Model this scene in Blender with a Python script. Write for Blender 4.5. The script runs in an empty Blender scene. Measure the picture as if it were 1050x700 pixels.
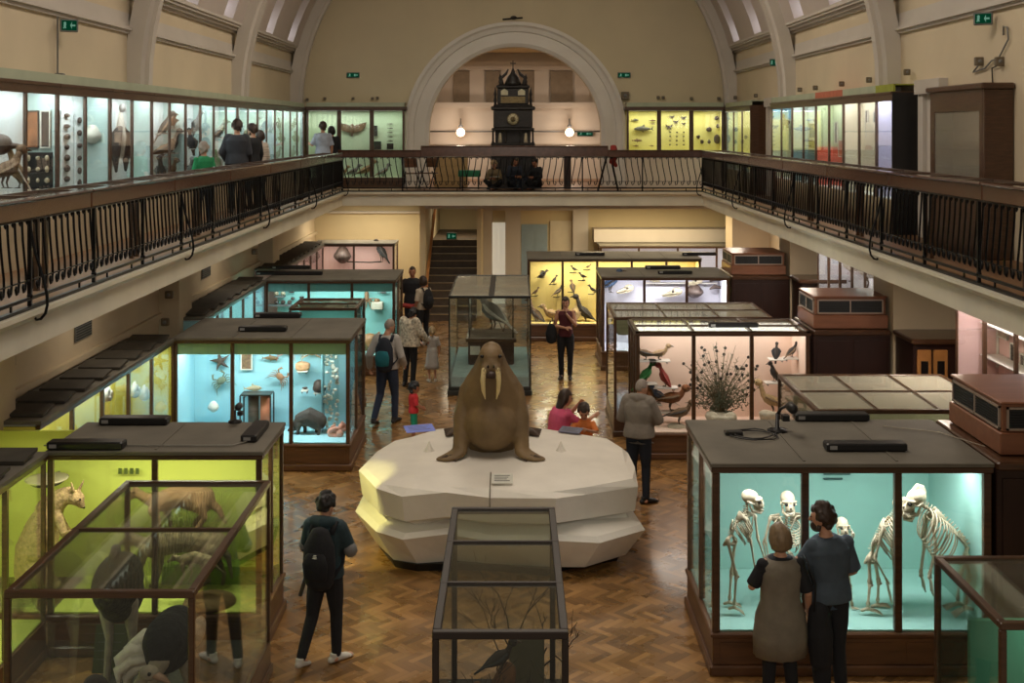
import bpy, math, random
from mathutils import Vector, Matrix, noise
PI = math.pi
SC = bpy.context.scene
COL = SC.collection
R = random.Random(7)
F, CX, CY, CH = 1200.0, 526.0, 131.0, 5.1      # focal length and horizon of the photograph, camera height in metres
V = Vector
def on(px, py, z=0.0):
    s = (py - CY) / (CH - z)
    return V(((px - CX) / s, F / s, z))
def at(px, py, Y):
    return V(((px - CX) * Y / F, Y, CH - (py - CY) * Y / F))

# ------------------------------------------------------------------ materials
MATS = {}
def srgb(c):
    return tuple(((x / 255.0) / 12.92 if x / 255.0 <= 0.04045 else ((x / 255.0 + 0.055) / 1.055) ** 2.4) for x in c)
def new_mat(name):
    m = bpy.data.materials.new(name); m.use_nodes = True
    nt = m.node_tree; b = nt.nodes.get('Principled BSDF')
    return m, nt, b
def mat(name, rgb, rough=0.6, metal=0.0, var=0.12, scale=6.0, bump=0.0, bscale=40.0, emit=None, estr=0.0, coat=0.0, stretch=None, spec=None):
    """procedural surface: base colour with noise variation and optional bump (rgb in sRGB 0-255)"""
    if name in MATS: return MATS[name]
    m, nt, b = new_mat(name)
    c = srgb(rgb)
    N, L = nt.nodes, nt.links
    tc = N.new('ShaderNodeTexCoord')
    src = tc.outputs['Object']
    if stretch:
        mp = N.new('ShaderNodeMapping'); mp.inputs['Scale'].default_value = stretch
        L.new(src, mp.inputs['Vector']); src = mp.outputs['Vector']
    if var > 0:
        nz = N.new('ShaderNodeTexNoise'); nz.inputs['Scale'].default_value = scale; nz.inputs['Detail'].default_value = 5
        L.new(src, nz.inputs['Vector'])
        cr = N.new('ShaderNodeValToRGB')
        cr.color_ramp.elements[0].position = 0.3; cr.color_ramp.elements[1].position = 0.7
        cr.color_ramp.elements[0].color = tuple(max(0, x * (1 - var)) for x in c) + (1,)
        cr.color_ramp.elements[1].color = tuple(min(1, x * (1 + var)) for x in c) + (1,)
        L.new(nz.outputs['Fac'], cr.inputs['Fac']); L.new(cr.outputs['Color'], b.inputs['Base Color'])
    else:
        b.inputs['Base Color'].default_value = c + (1,)
    b.inputs['Roughness'].default_value = rough
    b.inputs['Metallic'].default_value = metal
    if spec is not None: b.inputs['Specular IOR Level'].default_value = spec
    if coat: b.inputs['Coat Weight'].default_value = coat; b.inputs['Coat Roughness'].default_value = 0.15
    if bump > 0:
        n2 = N.new('ShaderNodeTexNoise'); n2.inputs['Scale'].default_value = bscale; n2.inputs['Detail'].default_value = 4
        L.new(src, n2.inputs['Vector'])
        bp = N.new('ShaderNodeBump'); bp.inputs['Strength'].default_value = bump; bp.inputs['Distance'].default_value = 0.02
        L.new(n2.outputs['Fac'], bp.inputs['Height']); L.new(bp.outputs['Normal'], b.inputs['Normal'])
    if emit:
        b.inputs['Emission Color'].default_value = srgb(emit) + (1,); b.inputs['Emission Strength'].default_value = estr
    MATS[name] = m
    return m
def glass_mat(name, tint=(0.93, 0.95, 0.94), base=0.035, rough=0.02, haze=0.0):
    m, nt, b = new_mat(name); N, L = nt.nodes, nt.links; N.remove(b)
    out = N['Material Output']
    tr = N.new('ShaderNodeBsdfTransparent'); tr.inputs['Color'].default_value = tuple(tint) + (1,)
    gl = N.new('ShaderNodeBsdfGlossy'); gl.inputs['Roughness'].default_value = rough; gl.inputs['Color'].default_value = (0.95, 0.97, 0.97, 1)
    lw = N.new('ShaderNodeLayerWeight'); lw.inputs['Blend'].default_value = 0.5
    pw = N.new('ShaderNodeMath'); pw.operation = 'POWER'; pw.inputs[1].default_value = 4.0
    ml = N.new('ShaderNodeMath'); ml.operation = 'MULTIPLY_ADD'; ml.inputs[1].default_value = 0.8; ml.inputs[2].default_value = base
    L.new(lw.outputs['Facing'], pw.inputs[0]); L.new(pw.outputs[0], ml.inputs[0])
    mx = N.new('ShaderNodeMixShader'); L.new(ml.outputs[0], mx.inputs['Fac']); L.new(tr.outputs[0], mx.inputs[1]); L.new(gl.outputs[0], mx.inputs[2])
    if haze:
        df = N.new('ShaderNodeBsdfDiffuse'); df.inputs['Color'].default_value = (0.55, 0.52, 0.42, 1)
        m2 = N.new('ShaderNodeMixShader'); m2.inputs['Fac'].default_value = haze; L.new(mx.outputs[0], m2.inputs[1]); L.new(df.outputs[0], m2.inputs[2]); mx = m2
    L.new(mx.outputs[0], out.inputs['Surface'])
    MATS[name] = m
    return m
def emit_mat(name, rgb, strength):
    if name in MATS: return MATS[name]
    m, nt, b = new_mat(name); N, L = nt.nodes, nt.links; N.remove(b)
    e = N.new('ShaderNodeEmission'); e.inputs['Color'].default_value = srgb(rgb) + (1,); e.inputs['Strength'].default_value = strength
    L.new(e.outputs[0], N['Material Output'].inputs['Surface']); MATS[name] = m
    return m
def two_tone(name, lo, hi, axis=2, z0=0.0, soft=0.02, rough=0.7):
    """paint that changes colour at a painted line (object-space height z0)"""
    if name in MATS: return MATS[name]
    m, nt, b = new_mat(name); N, L = nt.nodes, nt.links
    g = N.new('ShaderNodeNewGeometry'); s = N.new('ShaderNodeSeparateXYZ'); L.new(g.outputs['Position'], s.inputs[0])
    mr = N.new('ShaderNodeMapRange'); mr.inputs['From Min'].default_value = z0 - soft; mr.inputs['From Max'].default_value = z0 + soft
    L.new(s.outputs[axis], mr.inputs['Value'])
    mx = N.new('ShaderNodeMixRGB'); mx.inputs[1].default_value = srgb(lo) + (1,); mx.inputs[2].default_value = srgb(hi) + (1,)
    L.new(mr.outputs[0], mx.inputs[0]); L.new(mx.outputs[0], b.inputs['Base Color']); b.inputs['Roughness'].default_value = rough
    MATS[name] = m
    return m

# ------------------------------------------------------------------ objects
WORLD = {}          # placed matrices of parents
def tag(o, label=None, cat=None, group=None, kind=None):
    if label: o['label'] = label
    if cat: o['category'] = cat
    if group: o['group'] = group
    if kind: o['kind'] = kind
    return o
def thing(name, label, cat, loc=(0, 0, 0), rz=0.0, group=None, kind=None, scale=1.0):
    o = bpy.data.objects.new(name, None); COL.objects.link(o)
    o.location = loc; o.rotation_euler = (0, 0, rz); o.scale = (scale,) * 3
    WORLD[o.name] = Matrix.Translation(V(loc)) @ Matrix.Rotation(rz, 4, 'Z') @ Matrix.Scale(scale, 4)
    tag(o, label, cat, group, kind)
    o.empty_display_size = 0.1
    return o
def retag(o, label, group=None):
    o['label'] = label
    if group: o['group'] = group
def copy_tree(o, loc=None, rz=None, label=None, scale=None, parent=None):
    c = o.copy(); COL.objects.link(c)
    if parent is not None: c.parent = parent
    if loc is not None: c.location = loc
    if rz is not None: c.rotation_euler = (0, 0, rz)
    if scale is not None: c.scale = (scale,) * 3
    if label: c['label'] = label
    for ch in list(CH_OF.get(o.name, [])):
        copy_tree(ch, parent=c)
    if parent is not None: CH_OF.setdefault(parent.name, []).append(c)
    return c
CH_OF = {}
def frame_of(d, up=V((0, 0, 1))):
    d = d.normalized()
    if abs(d.dot(up)) > 0.98: up = V((0, 1, 0))
    x = d.cross(up).normalized(); y = x.cross(d).normalized()
    return x, y
class MB:
    def __init__(s): s.v = []; s.f = []; s.sm = []; s.M = Matrix.Identity(4)
    def add(s, vs, fs, smooth=False):
        n = len(s.v)
        s.v += [s.M @ V(p) for p in vs]
        s.f += [tuple(i + n for i in f) for f in fs]
        s.sm += [smooth] * len(fs)
        return s
    def box(s, x0, x1, y0, y1, z0, z1):
        if x0 > x1: x0, x1 = x1, x0
        if y0 > y1: y0, y1 = y1, y0
        if z0 > z1: z0, z1 = z1, z0
        return s.add([(x0, y0, z0), (x1, y0, z0), (x1, y1, z0), (x0, y1, z0), (x0, y0, z1), (x1, y0, z1), (x1, y1, z1), (x0, y1, z1)],
                     [(0, 3, 2, 1), (4, 5, 6, 7), (0, 1, 5, 4), (1, 2, 6, 5), (2, 3, 7, 6), (3, 0, 4, 7)])
    def cbox(s, x0, x1, y0, y1, z0, z1, c=0.008):
        """box with chamfered edges"""
        if x0 > x1: x0, x1 = x1, x0
        if y0 > y1: y0, y1 = y1, y0
        if z0 > z1: z0, z1 = z1, z0
        c = min(c, (x1 - x0) * .45, (y1 - y0) * .45, (z1 - z0) * .45)
        rings = []
        for z, e in ((z0, c), (z0 + c, 0), (z1 - c, 0), (z1, c)):
            a0, a1, b0, b1 = x0 + e, x1 - e, y0 + e, y1 - e; k = c
            rings.append([(a0 + k, b0, z), (a1 - k, b0, z), (a1, b0 + k, z), (a1, b1 - k, z), (a1 - k, b1, z), (a0 + k, b1, z), (a0, b1 - k, z), (a0, b0 + k, z)])
        return s.rings(rings, smooth=False)
    def rings(s, rings, smooth=True, cap=True, close=True):
        vs = [p for r in rings for p in r]; n = len(rings[0]); fs = []
        for i in range(len(rings) - 1):
            for j in range(n if close else n - 1):
                a = i * n + j; b = i * n + (j + 1) % n
                fs.append((a, b, b + n, a + n))
        if cap and close:
            fs.append(tuple(range(n - 1, -1, -1))); fs.append(tuple((len(rings) - 1) * n + j for j in range(n)))
        return s.add(vs, fs, smooth)
    def bar(s, p, q, w, h=None, up=V((0, 0, 1))):
        p, q = V(p), V(q); h = h or w
        x, y = frame_of(q - p, up); x *= w / 2; y *= h / 2
        return s.rings([[p - x - y, p + x - y, p + x + y, p - x + y], [q - x - y, q + x - y, q + x + y, q - x + y]], smooth=False)
    def tube(s, pts, r, seg=6, up=V((0, 0, 1)), round_ends=False):
        pts = [V(p) for p in pts]; n = len(pts)
        rr = list(r) if isinstance(r, (list, tuple)) else [r] * n
        rr = [q if isinstance(q, (tuple, list)) else (q, q) for q in rr]
        rings = []; px = None
        for i, p in enumerate(pts):
            d = (pts[min(i + 1, n - 1)] - pts[max(i - 1, 0)])
            if d.length < 1e-6: d = V((0, 0, 1))
            d.normalize()
            if px is None: x, y = frame_of(d, up)
            else:
                x = px - d * px.dot(d)
                if x.length < 1e-4: x, y = frame_of(d, up)
                x.normalize(); y = x.cross(d).normalized()
            px = x; a, b = rr[i]
            ring = lambda c, k: [c + x * (a * k * math.cos(2 * PI * j / seg)) + y * (b * k * math.sin(2 * PI * j / seg)) for j in range(seg)]
            if round_ends and i == 0:
                m = min(a, b)
                rings.append(ring(p - d * m * .95, .25)); rings.append(ring(p - d * m * .6, .78))
            rings.append(ring(p, 1))
            if round_ends and i == n - 1:
                m = min(a, b)
                rings.append(ring(p + d * m * .6, .78)); rings.append(ring(p + d * m * .95, .25))
        # orientation outward
        rings = [list(reversed(q)) for q in rings]
        return s.rings(rings)
    def ell(s, c, r, rot=None, seg=14, n=9, fn=None):
        c = V(c); r = (r, r, r) if isinstance(r, (int, float)) else r
        M = rot if rot is not None else Matrix.Identity(3)
        vs = [];
        for i in range(1, n):
            t = PI * i / n
            for j in range(seg):
                a = 2 * PI * j / seg
                d = V((math.sin(t) * math.cos(a), math.sin(t) * math.sin(a), math.cos(t)))
                k = fn(d) if fn else 1.0
                vs.append(c + M @ V((d.x * r[0] * k, d.y * r[1] * k, d.z * r[2] * k)))
        kt = fn(V((0, 0, 1))) if fn else 1; kb = fn(V((0, 0, -1))) if fn else 1
        vs.append(c + M @ V((0, 0, r[2] * kt))); vs.append(c - M @ V((0, 0, r[2] * kb)))
        T, B = len(vs) - 2, len(vs) - 1; fs = []
        for i in range(n - 2):
            for j in range(seg):
                a = i * seg + j; b = i * seg + (j + 1) % seg
                fs.append((a, a + seg, b + seg, b))
        for j in range(seg):
            fs.append((T, j, (j + 1) % seg)); k = (n - 2) * seg
            fs.append((B, k + (j + 1) % seg, k + j))
        return s.add(vs, fs, True)
    def lathe(s, c, prof, seg=20, axis='Z', smooth=True):
        c = V(c); rings = []
        for r, z in prof:
            ring = []
            for j in range(seg):
                a = 2 * PI * j / seg
                p = V((r * math.cos(a), r * math.sin(a), z))
                if axis == 'Y': p = V((p.x, -p.z, p.y))
                if axis == 'X': p = V((p.z, p.x, p.y))
                ring.append(c + p)
            rings.append(ring)
        return s.rings(rings, smooth)
    def prism(s, poly, y0, y1, axis='Y'):
        """polygon in the plane across axis, extruded from y0 to y1"""
        f = {'Y': lambda a, b, t: (a, t, b), 'X': lambda a, b, t: (t, a, b), 'Z': lambda a, b, t: (a, b, t)}[axis]
        r0 = [f(a, b, y0) for a, b in poly]; r1 = [f(a, b, y1) for a, b in poly]
        return s.rings([r0, r1], smooth=False)
    def build(s, name, m, parent=None, world=True, kind=None, label=None, fuse=0.0, smooth_it=3, subsurf=0):
        vs = s.v
        me = bpy.data.meshes.new(name)
        if parent is not None and world:
            inv = WORLD[parent.name].inverted(); vs = [inv @ p for p in vs]
        me.from_pydata([tuple(p) for p in vs], [], s.f)
        me.update()
        import bmesh
        bm = bmesh.new(); bm.from_mesh(me); bmesh.ops.recalc_face_normals(bm, faces=bm.faces); bm.to_mesh(me); bm.free()
        me.polygons.foreach_set('use_smooth', s.sm)
        o = bpy.data.objects.new(name, me)
        if fuse > 0:
            COL.objects.link(o)
            md = o.modifiers.new('r', 'REMESH'); md.mode = 'VOXEL'; md.voxel_size = fuse
            if smooth_it: sm = o.modifiers.new('s', 'SMOOTH'); sm.iterations = smooth_it; sm.factor = 0.5
            dg = bpy.context.evaluated_depsgraph_get()
            me2 = bpy.data.meshes.new_from_object(o.evaluated_get(dg))
            bpy.data.objects.remove(o); bpy.data.meshes.remove(me)
            me2.name = name
            me2.polygons.foreach_set('use_smooth', [True] * len(me2.polygons))
            o = bpy.data.objects.new(name, me2); me = me2
        me.materials.clear(); me.materials.append(m)
        COL.objects.link(o)
        if parent is not None:
            o.parent = parent; CH_OF.setdefault(parent.name, []).append(o)
            pass
        WORLD[o.name] = WORLD.get(parent.name, Matrix.Identity(4)) if parent is not None else Matrix.Identity(4)
        if kind: o['kind'] = kind
        if label: o['label'] = label
        return o
def struct(name, mb, m): return mb.build(name, m, kind='structure')
def rot(ax, deg): return Matrix.Rotation(math.radians(deg), 3, ax)
def lamp(name, kind, loc, power, color=(1, 1, 1), size=0.1, size_y=None, rx=0.0, ry=0.0, rz=0.0):
    l = bpy.data.lights.new(name, kind); l.energy = power; l.color = color
    if kind == 'AREA':
        l.shape = 'RECTANGLE' if size_y else 'SQUARE'; l.size = size
        if size_y: l.size_y = size_y
    elif kind in ('POINT', 'SPOT'): l.shadow_soft_size = size
    o = bpy.data.objects.new(name, l); o.location = loc; o.rotation_euler = (rx, ry, rz); COL.objects.link(o)
    return o

# ------------------------------------------------------------------ palette
WOOD = mat('dark_mahogany', (76, 52, 33), 0.32, var=0.28, scale=3.0, bump=0.05, bscale=30, stretch=(1, 1, 12), coat=0.3)
WOODX = mat('dark_mahogany_rail', (76, 50, 33), 0.3, var=0.28, scale=3.0, bump=0.05, bscale=30, stretch=(2, 2, 14), coat=0.4)
PLINTH = mat('plinth_oak', (92, 60, 36), 0.4, var=0.3, scale=2.0, bump=0.05, bscale=20, stretch=(1, 1, 8), coat=0.2)
HANDRAIL = mat('polished_handrail', (78, 48, 34), 0.18, var=0.22, scale=1.4, bump=0.03, bscale=25, stretch=(6, 1, 6), coat=0.6)
PANEL = mat('near_black_stained_panel', (44, 24, 19), 0.38, var=0.2, scale=2.5, stretch=(4, 4, 1))
ROOF = mat('case_roof_felt', (106, 101, 90), 0.7, var=0.18, scale=2.2, bump=0.08, bscale=12)
IRON = mat('black_iron', (24, 25, 28), 0.35, metal=0.7, var=0.3, scale=20)
CREAM = mat('cream_plaster', (208, 192, 164), 0.8, var=0.06, scale=0.8, bump=0.03, bscale=8)
TRIMP = mat('white_painted_trim', (200, 192, 182), 0.6, var=0.05, scale=1.5)
BEAMP = mat('balcony_edge_paint', (214, 208, 190), 0.45, var=0.08, scale=1.6, bump=0.02)
GLASS = glass_mat('case_glass')
GLASSTOP = glass_mat('case_top_glass', tint=(0.88, 0.91, 0.86), base=0.05, rough=0.03, haze=.035)
SHEENTOP = glass_mat('painted_sheen_top_glass', tint=(0.86, 0.88, 0.82), base=0.06, rough=0.05, haze=.34)  # pale diffuse film imitates room reflections on the top panes
BLACK = mat('black_enamel', (22, 22, 24), 0.4, var=0.15)
GREY = mat('grey_metal', (120, 120, 118), 0.45, metal=0.3, var=0.1)
# ------------------------------------------------------------------ setting
def parquet():
    m, nt, b = new_mat('herringbone_parquet'); N, L = nt.nodes, nt.links
    def math_(op, a, c=None, d=None):
        n = N.new('ShaderNodeMath'); n.operation = op
        for i, q in enumerate((a, c, d)):
            if q is None: continue
            if isinstance(q, (int, float)): n.inputs[i].default_value = q
            else: L.new(q, n.inputs[i])
        return n.outputs[0]
    g = N.new('ShaderNodeTexCoord'); mp = N.new('ShaderNodeMapping')
    mp.inputs['Rotation'].default_value = (0, 0, math.radians(45)); mp.inputs['Scale'].default_value = (1 / 0.068,) * 3
    L.new(g.outputs['Object'], mp.inputs[0]); s = N.new('ShaderNodeSeparateXYZ'); L.new(mp.outputs[0], s.inputs[0])
    x, y = s.outputs[0], s.outputs[1]
    n_ = 4.0
    fx, fy = math_('FLOOR', x), math_('FLOOR', y)
    # herringbone of 1 x n blocks: cell (i,j); k = (i-j) mod 2n ; k<n -> horizontal block
    k = math_('FLOORED_MODULO', math_('SUBTRACT', fx, fy), 2 * n_)
    hor = math_('LESS_THAN', k, n_ - 0.5)
    # block id: horizontal block starts at x = fx-k, row fy ; vertical: starts at y = fy-(2n-1-k), column fx
    idh = math_('ADD', math_('MULTIPLY', math_('SUBTRACT', fx, k), 12.9898), math_('MULTIPLY', fy, 78.233))
    sy = math_('SUBTRACT', fy, math_('SUBTRACT', 2 * n_ - 1, k))
    idv = math_('ADD', math_('MULTIPLY', fx, 39.425), math_('MULTIPLY', sy, 11.135))
    idd = math_('ADD', math_('MULTIPLY', idh, hor), math_('MULTIPLY', idv, math_('SUBTRACT', 1.0, hor)))
    wn = N.new('ShaderNodeTexWhiteNoise'); wn.noise_dimensions = '1D'; L.new(idd, wn.inputs['W'])
    cr = N.new('ShaderNodeValToRGB'); e = cr.color_ramp.elements
    e[0].color = srgb((112, 80, 44)) + (1,); e[1].color = srgb((172, 128, 76)) + (1,)
    e.new(0.5).color = srgb((142, 102, 56)) + (1,)
    L.new(wn.outputs['Value'], cr.inputs[0])
    nz = N.new('ShaderNodeTexNoise'); nz.inputs['Scale'].default_value = 1.1; nz.inputs['Detail'].default_value = 6; L.new(g.outputs['Object'], nz.inputs['Vector'])
    mr = N.new('ShaderNodeMapRange'); mr.inputs[1].default_value = 0.3; mr.inputs[2].default_value = 0.7; mr.inputs[3].default_value = 0.72; mr.inputs[4].default_value = 1.15
    L.new(nz.outputs['Fac'], mr.inputs[0])
    # joints: distance to the block's long and short edges
    rx, ry = math_('FRACT', x), math_('FRACT', y)
    short_h = math_('MINIMUM', ry, math_('SUBTRACT', 1.0, ry)); short_v = math_('MINIMUM', rx, math_('SUBTRACT', 1.0, rx))
    edge = math_('ADD', math_('MULTIPLY', short_h, hor), math_('MULTIPLY', short_v, math_('SUBTRACT', 1.0, hor)))
    line = N.new('ShaderNodeMapRange'); line.inputs[1].default_value = 0.0; line.inputs[2].default_value = 0.05; line.inputs[3].default_value = 0.55; line.inputs[4].default_value = 1.0
    L.new(edge, line.inputs[0])
    tot = math_('MULTIPLY', mr.outputs[0], line.outputs[0])
    mx = N.new('ShaderNodeVectorMath'); mx.operation = 'SCALE'; L.new(cr.outputs[0], mx.inputs[0]); L.new(tot, mx.inputs['Scale'])
    L.new(mx.outputs[0], b.inputs['Base Color'])
    n2 = N.new('ShaderNodeTexNoise'); n2.inputs['Scale'].default_value = 2.2; n2.inputs['Detail'].default_value = 8; L.new(g.outputs['Object'], n2.inputs['Vector'])
    rr = N.new('ShaderNodeMapRange'); rr.inputs[1].default_value = 0.35; rr.inputs[2].default_value = 0.7; rr.inputs[3].default_value = 0.20; rr.inputs[4].default_value = 0.42
    L.new(n2.outputs['Fac'], rr.inputs[0]); L.new(rr.outputs[0], b.inputs['Roughness'])
    bp = N.new('ShaderNodeBump'); bp.inputs['Strength'].default_value = 0.05; bp.inputs['Distance'].default_value = 0.01
    nb = math_('ADD', math_('MULTIPLY', wn.outputs['Value'], 0.4), math_('MULTIPLY', n2.outputs['Fac'], 0.6))
    L.new(nb, bp.inputs['Height']); L.new(bp.outputs[0], b.inputs['Normal'])
    b.inputs['Coat Weight'].default_value = 0.5; b.inputs['Coat Roughness'].default_value = 0.12
    return m
PARQUET = parquet()
struct('floor', MB().box(-5.9, 7.0, 6.0, 34.4, -0.2, 0.0), PARQUET)
BF, SB = 3.4, 3.05           # balcony floor and underside
XL, XR, YB = -4.5, 5.0, 30.8  # inner edges of the three balconies
WL, WR = -6.4, 6.43          # upper walls
YW = 34.0                    # end wall
ARX, ARZ, ARR = 0.06, 4.95, 2.5
# lower walls
lw = MB().box(-6.1, -5.75, 6.0, 34.4, 0, SB)
for yy in (12.0, 19.0, 26.4): lw.box(-5.75, -5.42, yy, yy + 0.75, 0, SB)
lw.box(-5.75, -5.68, 6.0, 34.0, 2.02, 2.10)
struct('wall_left', lw, CREAM)
rw = MB().box(6.85, 7.1, 6.0, 34.4, 0, SB)
for yy in (11.4, 18.0, 24.7, 31.2): rw.box(5.85, 6.85, yy, yy + 1.0, 0, SB)
struct('wall_right', rw, CREAM)
# upper walls and vault
uw = MB().box(WL - 0.3, WL, 6.0, 34.4, BF, 7.6); struct('wall_upper_left', uw, CREAM)
struct('wall_upper_right', MB().box(WR, WR + 0.3, 6.0, 34.4, BF, 7.6), CREAM)
def cornice(side, x, z0, steps, y0=6.0, y1=34.0):
    m = MB(); z = z0
    for h, d in steps:
        m.box(x, x + side * d, y0, y1, z, z + h); z += h
    return m
cor = [(0.05, 0.05), (0.05, 0.10), (0.10, 0.03), (0.14, 0.015)]
struct('trim_1', cornice(1, WL, 6.66, cor), TRIMP); struct('trim_2', cornice(-1, WR, 6.66, cor), TRIMP)
cor2 = [(0.05, 0.06), (0.06, 0.13), (0.05, 0.2), (0.08, 0.24)]
struct('trim_3', cornice(1, WL, 7.26, cor2), TRIMP); struct('trim_4', cornice(-1, WR, 7.26, cor2), TRIMP)
VC, VZ, VR = (WL + WR) / 2, 5.72, 6.42
def arc(r, z, y, n=32, a0=15.5):
    return [V((VC + r * math.cos(math.radians(a)), y, z + r * math.sin(math.radians(a)))) for a in [a0 + (180 - 2 * a0) * i / n for i in range(n + 1)]]
ribs = [12.2, 19.4, 26.6, 33.6]
slots = []
for a, b in zip([5.0] + ribs, ribs):
    for t in (0.42, 0.82):
        c = a + (b - a) * t
        slots.append((c - 0.42, c + 0.42))
vm = MB(); ys = [5.0]; rad = []
for a, b in slots: ys += [a, b]
ys.append(34.4)
for i in range(len(ys) - 1):
    r = VR + (0.42 if i % 2 else 0.0)
    vm.rings([arc(r, VZ, ys[i]), arc(r, VZ, ys[i + 1])], smooth=True, cap=False, close=False)
    if i + 2 < len(ys):
        r2 = VR + (0.0 if i % 2 else 0.42)
        vm.rings([arc(r, VZ, ys[i + 1]), arc(r2, VZ, ys[i + 1])], smooth=False, cap=False, close=False)
struct('ceiling', vm, mat('vault_plaster', (196, 184, 176), 0.8, var=0.05, scale=0.8))
rb = MB()
for k, y in enumerate(ribs):
    m = MB()
    for (dy, r) in ((0.0, VR - 0.30), (0.1, VR - 0.40), (0.36, VR - 0.40), (0.46, VR - 0.30)): pass
    def prof(a):
        c, s_ = math.cos(math.radians(a)), math.sin(math.radians(a))
        return [V((VC + r * c, yy, VZ + r * s_)) for yy, r in ((y, VR + 0.05), (y, VR - 0.22), (y + 0.07, VR - 0.27), (y + 0.07, VR - 0.34), (y + 0.27, VR - 0.34), (y + 0.27, VR - 0.27), (y + 0.34, VR - 0.22), (y + 0.34, VR + 0.05))]
    m.rings([prof(a) for a in range(0, 181, 5)], smooth=False)
    for sx in (-1, 1):
        def pv(z): return [V((VC + sx * r, yy, z)) for yy, r in ((y, VR + 0.05), (y, VR - 0.22), (y + 0.07, VR - 0.27), (y + 0.07, VR - 0.34), (y + 0.27, VR - 0.34), (y + 0.27, VR - 0.27), (y + 0.34, VR - 0.22), (y + 0.34, VR + 0.05))]
        m.rings([pv(5.62), pv(VZ)], smooth=False)
    struct('trim_%d' % (5 + k), m, TRIMP)
# daylight windows at the foot of each vault recess
wn_ = 0
SKYL = emit_mat('daylight_pane', (222, 226, 240), 4.5)
for a, b in slots[1:]:
    for sx in (-1, 1):
        wn_ += 1
        m = MB(); ring = []
        for ang in (16.8, 18.6):
            c, s_ = math.cos(math.radians(ang)), math.sin(math.radians(ang)); r = VR + 0.36
            ring.append([V((VC + sx * r * c, a + 0.06, VZ + r * s_)), V((VC + sx * r * c, b - 0.06, VZ + r * s_)), V((VC + sx * (r + .04) * c, b - 0.06, VZ + (r + .04) * s_)), V((VC + sx * (r + .04) * c, a + 0.06, VZ + (r + .04) * s_))])
        m.rings(ring, smooth=False)
        struct('window_%d' % wn_, m, SKYL)
# end wall with the arch opening (upper) ------------------------------------
def end_wall():
    m = MB(); n = 28; front = []; 
    xs = [-(ARR) * math.cos(PI * i / n) + ARX for i in range(n + 1)]
    top = 13.2
    for yy, fl in ((YW, 0), (YW + 0.4, 1)):
        pts = []
        m.add([(WL - .1, yy, BF), (ARX - ARR, yy, BF), (ARX - ARR, yy, ARZ), (WL - .1, yy, ARZ)], [(0, 1, 2, 3)])
        m.add([(ARX + ARR, yy, BF), (WR + .1, yy, BF), (WR + .1, yy, ARZ), (ARX + ARR, yy, ARZ)], [(0, 1, 2, 3)])
        m.add([(WL - .1, yy, ARZ), (ARX - ARR, yy, ARZ), (ARX - ARR, yy, top), (WL - .1, yy, top)], [(0, 1, 2, 3)])
        m.add([(ARX + ARR, yy, ARZ), (WR + .1, yy, ARZ), (WR + .1, yy, top), (ARX + ARR, yy, top)], [(0, 1, 2, 3)])
        for i in range(n):
            z0 = ARZ + ARR * math.sin(PI * i / n); z1 = ARZ + ARR * math.sin(PI * (i + 1) / n)
            m.add([(xs[i], yy, z0), (xs[i + 1], yy, z1), (xs[i + 1], yy, top), (xs[i], yy, top)], [(0, 1, 2, 3)])
    pth = [(ARX - ARR, BF)] + [(xs[i], ARZ + ARR * math.sin(PI * i / n)) for i in range(n + 1)] + [(ARX + ARR, BF)]
    for (xa, za), (xb, zb) in zip(pth, pth[1:]):
        m.add([(xa, YW, za), (xb, YW, zb), (xb, YW + .4, zb), (xa, YW + .4, za)], [(0, 1, 2, 3)])
    return m
struct('wall_back', end_wall(), mat('end_wall_plaster', (206, 192, 160), 0.8, var=0.05, scale=0.7, bump=0.02, bscale=8))
def archivolt():
    m = MB(); prof = [(0.0, 0.0), (0.0, -0.10), (0.10, -0.16), (0.30, -0.12), (0.42, -0.10), (0.44, -0.16), (0.56, -0.20), (0.62, -0.26), (0.72, -0.22), (0.74, 0.0)]
    path = [((-1, 0), BF), ] 
    rings = [[V((ARX - ARR - r, YW + d, BF)) for r, d in prof]]
    for i in range(41):
        a = PI - PI * i / 40
        rings.append([V((ARX + (ARR + r) * math.cos(a), YW + d, ARZ + (ARR + r) * math.sin(a))) for r, d in prof])
    rings.append([V((ARX + ARR + r, YW + d, BF)) for r, d in prof])
    m.rings(rings, smooth=False)
    return m
struct('trim_20', archivolt(), mat('arch_plaster', (222, 216, 206), 0.65, var=0.05, scale=1.2))
# room beyond the arch
bw = MB().box(-3.6, 3.7, 39.0, 39.2, BF, 8.6); bw.box(-3.6, -3.4, YW + .4, 39, BF, 8.6); bw.box(3.5, 3.7, YW + .4, 39, BF, 8.6)
BEY = mat('beyond_room_plaster', (216, 204, 188), 0.7, var=0.05, scale=1)
struct('wall_beyond_arch', bw, BEY)
t = MB().box(-3.4, 3.5, 38.72, 39, 5.84, 5.94); t.box(-3.4, 3.5, 38.8, 39, 5.76, 5.84); t.box(-3.4, 3.5, 38.7, 39, 7.02, 7.14); t.box(-3.4, 3.5, 38.8, 39, 7.14, 7.3)
for x in (-2.75, -1.2, -0.15, 0.95, 2.3): t.box(x - .24, x + .24, 38.9, 39, 5.94, 7.02)
t.box(-3.4, 3.5, 38.94, 39, 4.55, 4.62)
struct('trim_21', t, BEY)
pn = MB()
for x0, x1 in ((-1.98 , -1.42), (-0.9, -0.42), (0.2, 0.72), (1.25, 1.98)):
    pn.box(x0, x1, 38.93, 38.99, 5.96, 6.98)
struct('window_90', pn, mat('shuttered_window_paint', (150, 134, 112), 0.6))
struct('ceiling_beyond_arch', MB().box(-3.6, 3.7, YW + .4, 39.2, 7.6, 7.8), mat('beyond_ceiling', (190, 160, 110), 0.8, var=0.05))
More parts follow.
